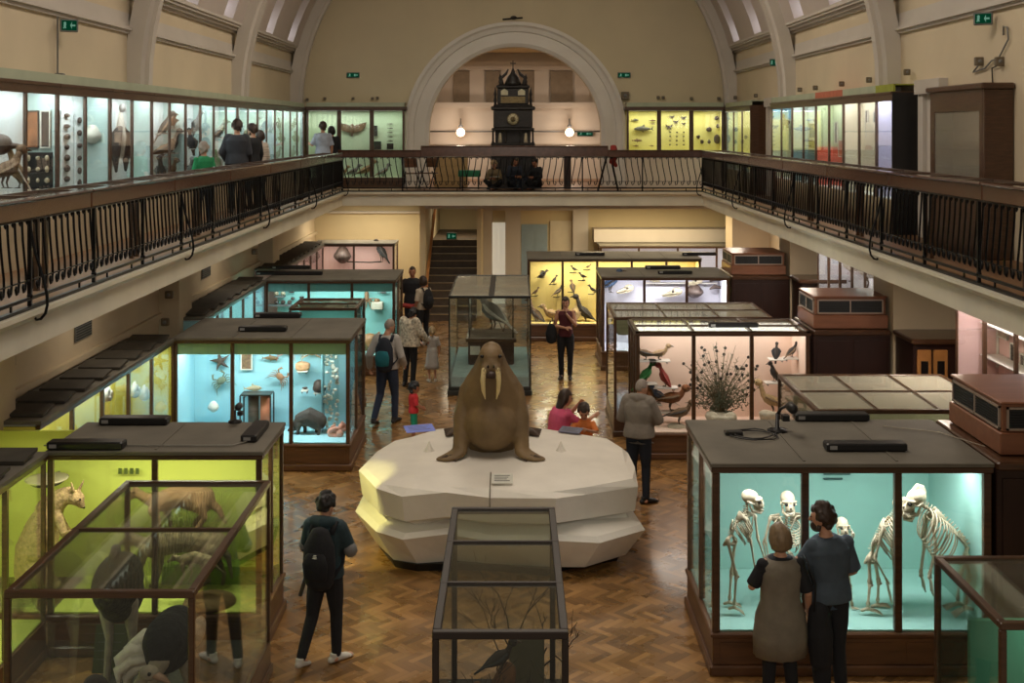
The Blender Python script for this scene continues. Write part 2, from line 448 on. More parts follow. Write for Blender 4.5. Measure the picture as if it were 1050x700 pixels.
# balcony slabs
slab = MB()
slab.box(WL, XL, 6.0, YB, SB + .02, BF); slab.box(XR, WR + .4, 6.0, YB, SB + .02, BF); slab.box(WL, WR + .4, YB, 39.2, SB + .02, BF)
struct('floor_balcony', slab, mat('balcony_boards', (140, 104, 72), 0.5, var=0.15, scale=2))
ed = MB()
def edge_profile(m, mk):
    # mk(offset outward, z) -> along the edge
    prof = [(0, SB), (0.0, BF - .10), (0.05, BF - .08), (0.09, BF - .03), (0.09, BF + .015), (-0.05, BF + .015), (-0.05, SB)]
    return prof
for side, x in ((1, XL), (-1, XR)):
    pr = edge_profile(ed, None)
    ed.rings([[V((x + side * (o + .004), 6.0, z)) for o, z in pr], [V((x + side * (o + .004), YB + .0, z)) for o, z in pr]], smooth=False)
pr = edge_profile(ed, None)
ed.rings([[V((XL - .1, YB - (o + .004), z)) for o, z in pr], [V((XR + .1, YB - (o + .004), z)) for o, z in pr]], smooth=False)
struct('trim_22', ed, BEAMP)
# lower end wall, stair opening and pilasters
SX0, SX1 = -2.35, -0.98
le = MB().box(-5.9, SX0, YW, YW + .4, 0, SB); le.box(SX1, 7.0, YW, YW + .4, 0, SB)
le.box(SX0 - .3, SX1 + .3, 37.5, 37.7, 0, SB)
le.box(SX0 - .15, SX0, 31.4, 37.5, 0, SB); le.box(SX1, SX1 + .12, 31.8, 37.5, 0, SB)
LEWALL = mat('lower_end_plaster', (212, 196, 158), 0.75, var=0.05, scale=1)
struct('wall_back_lower', le, LEWALL)
tp = MB()
for x in (-0.82, 0.0, 1.95): tp.box(x - .22, x + .22, YW - .28, YW, 0, SB - .25)
tp.box(-1.1, 2.2, YW - .32, YW, SB - .33, SB - .2)
tp.box(-5.7, -2.6, YW - .18, YW, SB - .42, SB - .36); tp.box(2.3, 6.8, 33.2, YW, 1.86, 2.22)
tp.box(-2.35, 6.8, YB + .5, YB + .9, SB - .12, SB)
struct('trim_23', tp, TRIMP)
def door(n, x0, x1, z1, y, m, glow=None):
    d = MB()
    d.box(x0, x1, y, y + .06, 0, z1)
    o = struct('door_%d' % n, d, m)
    p = MB()
    w = x1 - x0
    for a, b in ((.12, .46), (.54, .88)):
        for c, e in ((.08, .42), (.5, .94)):
            p.box(x0 + w * a, x0 + w * b, y - .012, y, z1 * c, z1 * e)
    p.build('door_panel', m, o)
    return o
door(1, -0.60, -0.22, 2.35, YW - .05, mat('glowing_pale_door', (226, 222, 205), 0.5, var=0.03, emit=(240, 232, 210), estr=.35))  # door surface glows to imitate daylight coming through its glass
door(2, 0.24, 1.0, 2.3, YW - .05, mat('blue_grey_door', (150, 172, 186), 0.45, var=0.05))
door(3, 1.08, 1.74, 2.4, YW - .05, mat('glowing_pale_door2', (224, 214, 190), 0.5, var=0.03))
# upper doors in the side wall of the right balcony
dcas = MB()
for y0, y1 in ((28.35, 29.3), (17.35, 18.3), (12.9, 14.2)):
    for a, b in ((y0, y0 + .22), (y1 - .22, y1)): dcas.box(WR, WR - .1, a, b, BF, 5.62)
    dcas.box(WR, WR - .14, y0 - .06, y1 + .06, 5.62, 5.84); dcas.box(WR, WR - .04, y0 + .2, y1 - .2, BF, 5.62)
struct('trim_24', dcas, TRIMP)
# staircase rising through the end wall
st = thing('staircase', 'dark staircase rising through the far end wall beside the handrail', 'staircase', (-1.66, 30.9, 0), kind='structure')
ns = 11
sm_ = MB()
for i in range(ns):
    y = 30.9 + i * .3
    sm_.box(SX0, SX1, y, y + .32, 0, (i + 1) * .168)
sm_.box(SX0, SX1, 34.2, 37.5, 0, ns * .168)
sm_.build('step', mat('dark_stair', (84, 72, 60), 0.5, var=0.2), st, kind='stuff')
nm = MB()
for i in range(ns):
    y = 30.9 + i * .3; nm.box(SX0, SX1, y - .02, y + .03, (i + 1) * .168, (i + 1) * .168 + .012)
nm.build('nosing', mat('stair_nosing', (170, 146, 108), 0.4), st, kind='stuff')
hr = MB().bar((SX0 + .06, 31.0, 0.95), (SX0 + .06, 34.6, 2.85), .07, .09); hr.box(SX0 + .02, SX0 + .1, 30.96, 31.06, 0, 1.0)
hr.build('handrail', mat('light_handrail', (170, 116, 66), 0.4), st)
# floor-level dark skirtings
# ------------------------------------------------------------------ balustrades
def baluster_mb(x, y, z0, z1, u, flip=1):
    """wrought iron S-shaped baluster; u = unit vector along the rail"""
    m = MB(); P = lambda a, z: V((x, y, 0)) + u * (a * flip) + V((0, 0, z))
    h = z1 - z0
    pts = [P(-.035, z0 + h * .93), P(-.055, z0 + h * .96), P(-.03, z0 + h * .995), P(0, z0 + h * .97), P(.002, z0 + h * .9), P(.015, z0 + h * .75), P(.05, z0 + h * .52), P(.082, z0 + h * .34),
           P(.088, z0 + h * .22), P(.07, z0 + h * .12), P(.035, z0 + h * .10), P(.015, z0 + h * .16), P(.03, z0 + h * .2)]
    m.tube(pts, .0125, 4)
    return m
def balustrade(label, p, q, n, spacing_post, outward, groups=None, zlo=.12, zhi=.93):
    p, q = V(p), V(q); d = (q - p); L_ = d.length; u = d / L_
    t = thing('balustrade', label, 'railing', (p.x, p.y, BF))
    z0, z1 = BF + zlo, BF + zhi
    b = MB(); b.bar(p + V((0, 0, z0)), q + V((0, 0, z0)), .03, .03); b.build('bottom_rail', IRON, t)
    b = MB(); b.bar(p + V((0, 0, z1)), q + V((0, 0, z1)), .035, .03); b.build('top_rail', IRON, t)
    b = MB(); b.bar(p + V((0, 0, BF + .035)), q + V((0, 0, BF + .035)), .05, .03); b.build('kerb_rail', IRON, t)
    b = MB(); b.bar(p + V((0, 0, z0 + .17)), q + V((0, 0, z0 + .17)), .016, .012); b.build('scroll_rail', IRON, t)
    np_ = max(2, round(L_ / spacing_post))
    for i in range(np_ + 1):
        c = p + u * (L_ * i / np_)
        b = MB(); b.bar(c + V((0, 0, BF + .03)), c + V((0, 0, z1)), .035, .035, up=V((0, 1, 0)))
        b.ell(c + V((0, 0, z0 + .02)), .03, seg=8, n=6)
        b.build('post', IRON, t)
        if outward is not None and i % 3 == 1:
            o = V(outward)
            b = MB(); pts = [c + o * (a_ * .6) + V((0, 0, BF + h_)) for a_, h_ in ((0, .84), (.03, .7), (.08, .55), (.15, .42), (.22, .28), (.26, .16), (.27, .06), (.24, -.02), (.17, -.07), (.1, -.08), (.06, -.04))]
            b.tube(pts, .014, 5); b.build('brace', IRON, t)
    half = V((-u.y, u.x, 0)) * .0
    rest = MB()
    for i in range(n):
        a = L_ * (i + .5) / n
        c = p + u * a; q = baluster_mb(c.x, c.y, z0, z1, u, 1 if groups is None else groups(a))
        if i < 99: q.build('baluster', IRON, t)
        else: rest.add(q.v, q.f, True)
    if rest.v: rest.build('far_balusters', IRON, t, kind='stuff')
    # short feet between kerb rail and bottom rail
    b = MB(); k = int(L_ / .8)
    for i in range(k):
        c = p + u * (L_ * (i + .5) / k); b.bar(c + V((0, 0, BF + .03)), c + V((0, 0, z0)), .018, .018, up=V((0, 1, 0)))
    b.build('foot', IRON, t, kind='stuff')
    return t
balustrade('long black iron balustrade of the left balcony with bellied bars', (XL + .02, 9.2, 0), (XL + .02, YB - .1, 0), 138, 1.65, (1, 0, 0), zhi=.86)
balustrade('long black iron balustrade of the right balcony with bellied bars', (XR - .02, 9.2, 0), (XR - .02, YB - .1, 0), 138, 1.65, (-1, 0, 0))
balustrade('see-through iron balustrade across the far end balcony in front of the clock', (XL + .02, YB - .02, 0), (XR - .02, YB - .02, 0), 58, 1.58, None, groups=lambda a: -1 if 3.2 < a < 6.3 else 1)

# display desks forming the wide handrail along the side balconies
def desk(label, side, y0, y1, x, zf0, zf1, width=.5, group=None):
    t = thing('display_desk', label, 'display desk', (x - side * width / 2, (y0 + y1) / 2, BF), group=group)
    s = side
    b = MB(); b.cbox(x - s * .045, x + s * .06, y0, y1, zf0, zf1 - .02, .012); b.cbox(x - s * .07, x + s * .085, y0, y1, zf1 - .025, zf1, .01)
    b.build('handrail', HANDRAIL, t)
    b = MB(); b.box(x - s * .045, x - s * width, y0, y1, zf1 - .2, zf1 - .17); b.box(x - s * (width - .03), x - s * width, y0, y1, zf1 - .2, zf1 - .035)
    for yy in (y0 + .04, y1 - .04): b.box(x - s * .06, x - s * width, yy - .02, yy + .02, zf1 - .2, zf1 - .035)
    for yy in (y0 + .1, y1 - .1): b.box(x - s * (width - .02), x - s * (width - .07), yy - .03, yy + .03, BF, zf1 - .2)
    b.build('tray', WOOD, t)
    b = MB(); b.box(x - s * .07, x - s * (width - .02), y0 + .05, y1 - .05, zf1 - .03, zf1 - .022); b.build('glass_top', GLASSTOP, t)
    b = MB(); n = max(1, round((y1 - y0) / 1.0))
    for i in range(n + 1):
        yy = y0 + (y1 - y0) * i / n; b.box(x - s * .07, x - s * width, max(y0, yy - .018), min(y1, yy + .018), zf1 - .022, zf1 - .005)
    b.box(x - s * (width - .03), x - s * width, y0, y1, zf1 - .034, zf1 - .005)
    b.build('glazing_bar', WOODX, t)
    b = MB(); r = random.Random(int(y0 * 10))
    for i in range(int((y1 - y0) / .14)):
        yy = y0 + .12 + i * .14; xx = x - s * r.uniform(.14, width - .1); b.box(xx - .035, xx + .035, yy - .025, yy + .03, zf1 - .17, zf1 - .164)
    b.build('specimen_cards', mat('card_white', (222, 220, 208), .7), t, kind='stuff')
    return t
ORD = ['nearest', 'second', 'third', 'fourth', 'fifth', 'sixth', 'seventh', 'eighth', 'ninth', 'tenth', 'eleventh', 'twelfth']
for i in range(7):
    a = 9.3 + i * 3.04
    desk('polished wooden railing desk on the left balcony, %s from the front' % ORD[i], 1, a, a + 3.02, XL + .0, BF + .86, BF + 1.05, .52, 'glass topped desks along the left balcony rail')
    desk('polished wooden railing desk on the right balcony, %s from the front' % ORD[i], -1, a, a + 3.02, XR - .0, BF + .93, BF + 1.12, .5, 'glass topped desks along the right balcony rail')
def beam_rail(name, label, x0, x1, z0, z1, y=YB):
    t = thing(name, label, 'handrail', ((x0 + x1) / 2, y, BF + .9))
    b = MB(); b.cbox(x0, x1, y - .09, y + .08, z0, z1 - .03, .01); b.cbox(x0, x1, y - .12, y + .1, z1 - .03, z1, .01); b.build('rail', HANDRAIL, t)
    return t
beam_rail('end_handrail', 'lower wooden handrail across far balcony, left of the clock', XL - .1, -2.42, BF + .93, BF + 1.12)
beam_rail('end_handrail', 'lower wooden handrail across far balcony, right of the clock', 2.5, XR + .1, BF + .93, BF + 1.12)
t = beam_rail('end_desk', 'deep raised wooden desk front at middle of the far balcony rail', -2.42, 2.5, BF + .95, BF + 1.23)
b = MB(); b.box(-2.4, 2.48, YB + .1, YB + .5, BF + 1.05, BF + 1.2); b.build('tray', WOOD, t)

# ------------------------------------------------------------------ big display cases
def tint(rgb): return tuple(x / 255 for x in rgb)
def paint(name, rgb, rough=.75): return mat('case_paint_' + name, rgb, rough, var=.03, scale=1.0)
def show_case(name, label, cat, x0, x1, y0, y1, z1=1.97, zg0=.40, panes=3, side_panes=2, left=True, right=False, lining=None, floor_m=None, roof='solid', power=40, lcol=(1, 1, 1), back=True, wood=WOOD, post=.055, group=None, rail=.075, plinth=PLINTH, tube=False, back_y=None, right_wall=True, left_wall=False, valance=None, lamp_front=.25, ext=0):
    """glazed cabinet: front faces the camera (y0), optional glazed left and right ends"""
    t = thing(name, label, cat, ((x0 + x1) / 2, (y0 + y1) / 2, 0), group=group)
    p = post
    b = MB(); b.cbox(x0 - .03, x1 + .03, y0 - .03, y1 + .03, 0, .1, .015); b.cbox(x0, x1, y0, y1, .1, zg0 - .05, .005); b.cbox(x0 - .02, x1 + .02, y0 - .02, y1 + .02, zg0 - .05, zg0, .012)
    n = panes
    for i in range(n):
        a = x0 + (x1 - x0) * i / n + .07; c = x0 + (x1 - x0) * (i + 1) / n - .07
        b.box(a, c, y0 - .006, y0, .14, zg0 - .09)
    b.build('plinth', plinth, t)
    zt = z1 - .06
    # roof or glazed top
    if roof == 'solid':
        b = MB(); b.cbox(x0 - .02, x1 + .02, y0 - .02, y1 + .02, z1 - .03, z1 + .01, .006); b.build('roof', ROOF, t)
        k = max(2, panes)
        for i in range(1, k): xx = x0 + (x1 - x0) * i / k; MB().box(xx - .012, xx + .012, y0 + .05, y1 - .05, z1 + .01, z1 + .018).build('roof_batten', ROOF, t)
    else:
        b = MB()
        b.box(x0, x1, y0, y0 + .05, z1 - .03, z1); b.box(x0, x1, y1 - .05, y1, z1 - .03, z1); b.box(x0, x0 + .05, y0, y1, z1 - .03, z1); b.box(x1 - .05, x1, y0, y1, z1 - .03, z1)
        for i in range(1, panes): xx = x0 + (x1 - x0) * i / panes; b.box(xx - .018, xx + .018, y0, y1, z1 - .03, z1 + .005)
        yy = (y0 + y1) / 2; b.box(x0, x1, yy - .015, yy + .015, z1 - .03, z1 + .004)
        b.build('roof_frame', wood, t)
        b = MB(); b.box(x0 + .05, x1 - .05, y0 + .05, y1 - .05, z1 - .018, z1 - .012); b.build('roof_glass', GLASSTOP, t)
    # top rails
    b = MB(); b.cbox(x0 - .015, x1 + .015, y0 - .015, y0 + .05, z1 - rail, z1 - .03, .008)
    b.cbox(x0 - .015, x0 + .05, y0 + .052, y1, z1 - rail, z1 - .03, .008); b.cbox(x1 - .05, x1 + .015, y0 + .052, y1, z1 - rail, z1 - .03, .008); b.box(x0, x1, y1 - .05, y1, z1 - rail, z1 - .03)
    b.build('top_rail', wood, t)
    zb, zt = zg0, z1 - rail
    for i in range(n + 1):
        xx = x0 + (x1 - x0) * i / n
        a, c = max(x0, xx - p / 2), min(x1, xx + p / 2)
        if i == 0: a, c = x0, x0 + p
        if i == n: a, c = x1 - p, x1
        MB().cbox(a, c, y0, y0 + p, zb, zt, .008).build('post', wood, t)
    for i in range(n):
        a = x0 + (x1 - x0) * i / n + p / 2; c = x0 + (x1 - x0) * (i + 1) / n - p / 2
        MB().box(a, c, y0 + .02, y0 + .026, zb, zt).build('glass_pane', GLASS, t)
    for flag, xx, s in ((left, x0, 1), (right, x1, -1)):
        if flag:
            m = side_panes
            for i in range(1, m + 1):
                yy = y0 + (y1 - y0) * i / m
                MB().cbox(xx, xx + s * p * .8, yy - p / 2 if i < m else yy - p, yy + p / 2 if i < m else yy, zb, zt, .008).build('post', wood, t)
            for i in range(m):
                a = y0 + (y1 - y0) * i / m + p / 2; c = y0 + (y1 - y0) * (i + 1) / m - p / 2
                MB().box(xx + s * .02, xx + s * .026, a, c, zb, zt).build('glass_pane', GLASS, t)
    # lining
    ly = y1 - .06 if back_y is None else back_y
    xa = x0 + (.06 if left else .02); xb = x1 - (.06 if right else .02)
    if lining is not None:
        b = MB()
        if back: b.box(x0 + .05 - ext, x1 - .02, ly, ly + .03, zb, z1 - .04)
        if not right and right_wall: b.box(x1 - .05, x1 - .02, y0 + .06, ly, zb, z1 - .04)
        if not left and left_wall: b.box(x0 + .02, x0 + .05, y0 + .06, ly, zb, z1 - .04)
        b.build('lining', lining, t)
        MB().box(x0 + .03, x1 - .03, y0 + .03, ly + .02, zb - .01, zb + .015).build('case_floor', floor_m or lining, t)
        if roof == 'solid': MB().box(x0 + .03, x1 - .03, y0 + .05, ly + .02, z1 - .05, z1 - .035).build('case_ceiling', floor_m or lining, t)
    if valance is not None:
        MB().box(x0 + .04, x1 - .04, y0 + .035, y0 + .045, zt - .17, zt).build('valance', valance, t)
    if power:
        l = lamp('case_lamp', 'AREA', ((x0 + x1) / 2, y0 + (ly - y0) * lamp_front, z1 - .062), power, lcol, (x1 - x0) * .9, .12)
        h = MB(); h.box(x0 + .08, x1 - .08, y0 + (ly - y0) * lamp_front - .09, y0 + (ly - y0) * lamp_front + .09, z1 - .058, z1 - .05); h.build('lamp_tray', TRAY, t)
    return t
TRAY = mat('lamp_tray_white', (235, 235, 230), .5, var=0)
FROST = mat('pale_inner', (235, 240, 238), .7, var=0.02)
L_GREEN = paint('lime', (204, 212, 98)); L_CYAN = paint('cyan', (158, 210, 222)); L_TEAL = paint('teal', (146, 206, 200)); L_SKEL = paint('turquoise', (150, 196, 184))
L_PEACH = paint('peach', (244, 212, 192)); L_LAV = paint('lavender', (226, 222, 232)); L_YEL = paint('straw', (232, 206, 128)); L_PINK = paint('rose', (226, 188, 180)); L_YGREEN = paint('acid_yellow', (222, 214, 90))
# left side, near to far
k_case = show_case('display_case', 'large lime green lit case of kangaroo at near left, behind the ostrich case', 'display case', -4.5, -2.43, 11.3, 12.4, panes=2, side_panes=2, left=False, right=True, lining=L_GREEN, power=27, lcol=(1, .98, .72), right_wall=False, lamp_front=.3, back_y=12.25, ext=1.25)
aq_case = show_case('display_case', 'sky blue lit case of crabs and starfish on the left aisle', 'display case', -5.05, -2.43, 17.4, 19.2, panes=3, side_panes=2, left=False, right=True, lining=L_CYAN, power=50, lcol=(.93, 1, 1), right_wall=False, left_wall=True, valance=paint('valance_green', (150, 196, 160)), back_y=18.4)
tq_case = show_case('display_case', 'turquoise lit case with small animals, furthest of the left aisle blues', 'display case', -5.1, -2.43, 24.1, 25.8, panes=3, side_panes=2, left=False, right=True, lining=L_TEAL, power=46, lcol=(.9, 1, 1), right_wall=False, valance=paint('valance_teal', (110, 176, 176)), back_y=25.1)
pk_case = show_case('display_case', 'pinkish lit bird case against the far end wall left of the stairs', 'display case', -5.4, -3.2, 31.6, 32.6, panes=2, side_panes=1, left=False, right=True, lining=L_PINK, power=26, lcol=(1, .95, .85), right_wall=False)
# right side
sk_case = show_case('display_case', 'turquoise lit case of ape skeletons at near right', 'display case', 1.86, 4.46, 10.9, 12.5, panes=3, side_panes=2, left=True, right=False, lining=L_SKEL, power=46, lcol=(.98, .98, 1), post=.07, rail=.085)
bd_case = show_case('display_case', 'peach lit bird case with bare bush in the middle pane', 'display case', 1.89, 4.57, 18.0, 19.2, panes=3, side_panes=3, left=True, right=False, lining=L_PEACH, roof='glass', power=80, lcol=(1, .93, .86), post=.06, back_y=19.0)
sh_case = show_case('display_case', 'white lit case of skulls behind the peach bird case', 'display case', 1.87, 4.55, 24.6, 26.2, panes=3, side_panes=3, left=True, right=False, lining=L_LAV, power=62, lcol=(.97, .96, 1), back_y=25.6)
for k_, (ya, yb) in enumerate(((18.06, 18.5), (18.64, 19.08))):
    MB().box(1.97, 4.48, ya, yb, 1.9, 1.925).build('light_diffuser', emit_mat('tube_diffuser', (255, 246, 238), 4.0), bd_case)
yl_case = show_case('display_case', 'yellow lit bird case facing the aisle by the far stairs', 'display case', .36, 4.5, 28.0, 29.6, panes=5, side_panes=2, left=True, right=False, lining=L_YEL, power=92, lcol=(1, .93, .72), back_y=28.7)
# unlit wooden ends beside the cases, with cupboards towards the wall
def dark_end(label, x0, x1, y0, y1, cup=True):
    t = thing('panelled_cupboard', label, 'cupboard', ((x0 + x1) / 2, (y0 + y1) / 2, 0))
    b = MB(); b.cbox(x0, x1, y0, y1, .1, 1.93, .01); b.box(x0 - .0, x1, y0 - .02, y1, 0, .1); b.build('body', PANEL, t)
    b = MB(); b.cbox(x0, x1, y0 - .04, y1 + .02, 1.9, 1.98, .015); b.build('cornice', WOODX, t)
    b = MB()
    for a, c in ((x0 + .06, (x0 + x1) / 2 - .03), ((x0 + x1) / 2 + .03, x1 - .06)):
        for z0, z1 in ((.2, .62), (.7, 1.82)):
            b.box(a, c, y0 - .012, y0, z0, z1)
    b.build('panel', PANEL, t)
    return t
dark_end('near black wooden cupboard beside the skeleton case', 4.52, 5.84, 10.95, 12.5)
dark_end('near black wooden cupboard beside the peach bird case', 4.63, 5.82, 18.05, 19.3)
dark_end('near black wooden cupboard beside the skull case', 4.61, 5.82, 24.65, 26.1)
def wall_cupboard(label, x0, x1, y0, y1, doors):
    t = thing('tall_cupboard', label, 'cupboard', ((x0 + x1) / 2, (y0 + y1) / 2, 0))
    b = MB(); b.box(x0, x1, y0, y1, 0, 1.93); b.build('body', PANEL, t)
    b = MB(); b.cbox(x0 - .05, x1 + .05, y0 - .1, y1, 1.93, 2.01, .02); b.build('cornice', WOODX, t)
    dm = mat('honey_door', (178, 122, 66), .45, var=.1); gm = mat('door_dark_glass', (26, 26, 26), .15, var=0)
    for a, c in doors:
        d = MB().cbox(a, c, y0 - .04, y0, .1, 1.84, .01).build('door', dm, t)
        MB().box(a + (c - a) * .25, c - (c - a) * .25, y0 - .048, y0 - .04, 1.2, 1.68).build('door_window', gm, d)
    return t
wall_cupboard('cupboard with two honey wood doors against the cream pier, right of the peach case', 5.88, 6.8, 17.2, 17.98, [(5.93, 6.14), (6.17, 6.38)])
wall_cupboard('cupboard with honey wood door at the further cream pier', 5.88, 6.8, 23.9, 24.68, [(6.0, 6.5)])
# ventilation boxes on the dark cupboards
CHEST = mat('chestnut_box', (136, 88, 62), .4, var=.15, scale=2, stretch=(1, 6, 6), coat=.2)
GRL = mat('grille_dark', (34, 36, 38), .5, var=.1)
def vent_box(label, x0, x1, y0, y1, z0, h=.48):
    t = thing('ventilation_box', label, 'ventilation box', ((x0 + x1) / 2, (y0 + y1) / 2, z0), group='wooden ventilation boxes on the dark cupboards')
    b = MB(); b.cbox(x0 - .03, x1 + .03, y0 - .03, y1 + .03, z0, z0 + h * .42, .01); b.cbox(x0, x1, y0, y1, z0 + h * .42, z0 + h - .02, .008); b.cbox(x0 - .02, x1 + .02, y0 - .02, y1 + .02, z0 + h - .025, z0 + h, .008)
    b.build('box', CHEST, t)
    zg0, zg1 = z0 + h * .46, z0 + h * .9
    fm = mat('grille_frame', (168, 150, 136), .45, metal=.2, var=.05)
    def grille(face, a, c, d):
        # face 'F' front (a..c in x), 'L' left side (a..c in y)
        g = MB(); s = MB(); n = 2; e = .02
        mk = (lambda u0, u1, v0, v1, q: g.box(u0, u1, d - q, d, v0, v1)) if face == 'F' else (lambda u0, u1, v0, v1, q: g.box(d - q, d, u0, u1, v0, v1))
        mk(a, c, zg0, zg0 + e, .02); mk(a, c, zg1 - e, zg1, .02); mk(a, a + e, zg0, zg1, .02); mk(c - e, c, zg0, zg1, .02); m_ = (a + c) / 2; mk(m_ - e / 2, m_ + e / 2, zg0, zg1, .02)
        f = g.build('grille_frame', fm, t)
        for i in range(7):
            zz = zg0 + e + (zg1 - zg0 - 2 * e) * (i + .5) / 7
            if face == 'F': s.box(a + e, c - e, d - .012, d - .002, zz - .009, zz + .006)
            else: s.box(d - .012, d - .002, a + e, c - e, zz - .009, zz + .006)
        s.build('louvre', GRL, f, kind='stuff')
        q = MB(); (q.box(a + e, c - e, d - .003, d - .001, zg0, zg1) if face == 'F' else q.box(d - .003, d - .001, a + e, c - e, zg0, zg1)); q.build('grille_mesh', mat('grille_black', (18, 20, 22), .6, var=0), f)
    grille('F', x0 + .04, x1 - .04, y0); grille('L', y0 + .03, y1 - .03, x0)
    return t
vent_box('chestnut ventilation box over the cupboard by the skeleton case', 4.66, 5.95, 11.15, 12.4, 1.99, .5)
vent_box('chestnut ventilation box over the cupboard by the peach bird case', 4.68, 5.78, 18.15, 19.1, 1.99, .5)
vent_box('chestnut ventilation box over the cupboard by the skull case', 4.65, 5.75, 24.8, 25.9, 1.99, .46)

# ------------------------------------------------------------------ perimeter wall cases, floor level
def side_case(label, xf, xb, y0, y1, n, z1=1.97, zg0=.35, lining=None, power=14, lcol=(1, 1, 1), boards=True, end=True):
    """glazed cabinet along a side wall; front at xf faces the hall"""
    s = 1 if xb < xf else -1
    t = thing('perimeter_case', label, 'display case', ((xf + xb) / 2, (y0 + y1) / 2, 0))
    b = MB(); b.cbox(xf + s * .02, xb, y0, y1, 0, .1, .01); b.box(xf, xb, y0, y1, .1, zg0); b.build('plinth', PLINTH, t)
    b = MB(); b.box(xf + s * .02, xb, y0, y1, z1 - .03, z1 + .01); b.build('roof', ROOF, t)
    b = MB(); b.cbox(xf + s * .01, xf - s * .05, y0, y1, z1 - .09, z1 - .03, .008); b.build('top_rail', WOOD, t)
    for i in range(n + 1):
        yy = y0 + (y1 - y0) * i / n
        MB().box(xf, xf - s * .045, max(y0, yy - .022), min(y1, yy + .022), zg0, z1 - .08).build('post', WOOD, t)
    for i in range(n):
        a = y0 + (y1 - y0) * i / n + .02; c = y0 + (y1 - y0) * (i + 1) / n - .02
        MB().box(xf - s * .02, xf - s * .026, a, c, zg0, z1 - .08).build('glass_pane', GLASS, t)
    b = MB(); b.box(xb + s * .05, xb + s * .02, y0, y1, zg0, z1 - .04); (b.box(xf - s * .03, xb, y1 - .03, y1, zg0, z1 - .04) if end else None); b.box(xf - s * .03, xb, y0, y0 + .03, zg0, z1 - .04); b.build('lining', lining, t)
    MB().box(xf - s * .03, xb, y0, y1, zg0, zg0 + .015).build('case_floor', lining, t)
    MB().box(xf - s * .03, xb, y0, y1, z1 - .05, z1 - .035).build('case_ceiling', FROST, t)
    if boards:   # lifted lighting boards lying on the roof
        b = MB(); k = int((y1 - y0) / .55)
        for i in range(k):
            yy = y0 + (i + .5) * (y1 - y0) / k
            b.rings([[V((xf - s * .02, yy - .16, z1 + .02)), V((xb + s * .12, yy - .16, z1 + .02)), V((xb + s * .12, yy - .16, z1 + .05)), V((xf - s * .02, yy - .16, z1 + .05))], [V((xf - s * .02, yy + .16, z1 + .06)), V((xb + s * .12, yy + .16, z1 + .06)), V((xb + s * .12, yy + .16, z1 + .09)), V((xf - s * .02, yy + .16, z1 + .09))]], smooth=False)
        b.build('lid_board', mat('lid_board', (66, 62, 54), .7, var=.2), t, kind='stuff')
    if power: lamp('case_lamp', 'AREA', ((xf * .6 + xb * .4), (y0 + y1) / 2, z1 - .07), power, lcol, .12, (y1 - y0) * .92)
    return t
side_case('long lime green wall case along the left wall, nearest the viewer', -4.5, -5.7, 7.0, 11.28, 5, lining=L_GREEN, power=40, lcol=(1, 1, .85), end=False)
side_case('low wall case with yellow backdrop between the lime and sky blue cases', -5.04, -5.72, 12.45, 17.38, 5, lining=L_YGREEN, power=30, lcol=(1, 1, .92))
side_case('wall case with pale blue backdrop between the two blue aisle cases', -5.08, -5.72, 19.25, 24.05, 5, lining=L_CYAN, power=26, lcol=(.93, .98, 1))
side_case('wall case with rosy backdrop in the far left corner', -5.1, -5.72, 25.9, 31.5, 6, lining=L_PINK, power=16, lcol=(1, .93, .88))
side_case('tall rosy lit wall case under the right balcony, nearest the viewer', 6.2, 6.84, 12.55, 16.4, 4, z1=2.9, zg0=.9, lining=L_PINK, power=42, lcol=(1, .93, .97), boards=False)
side_case('tall pale lit wall case under the right balcony between two piers', 6.2, 6.84, 19.1, 23.85, 6, z1=2.9, zg0=.9, lining=L_LAV, power=34, lcol=(1, .97, .9), boards=False)
fb = show_case('display_case', 'pale lit case against the far end wall under the boxed beam', 'display case', 2.4, 6.7, 32.3, 33.1, panes=4, side_panes=1, z1=1.85, lining=L_LAV, power=20, right=False, left=True, lcol=(1, .96, .95))

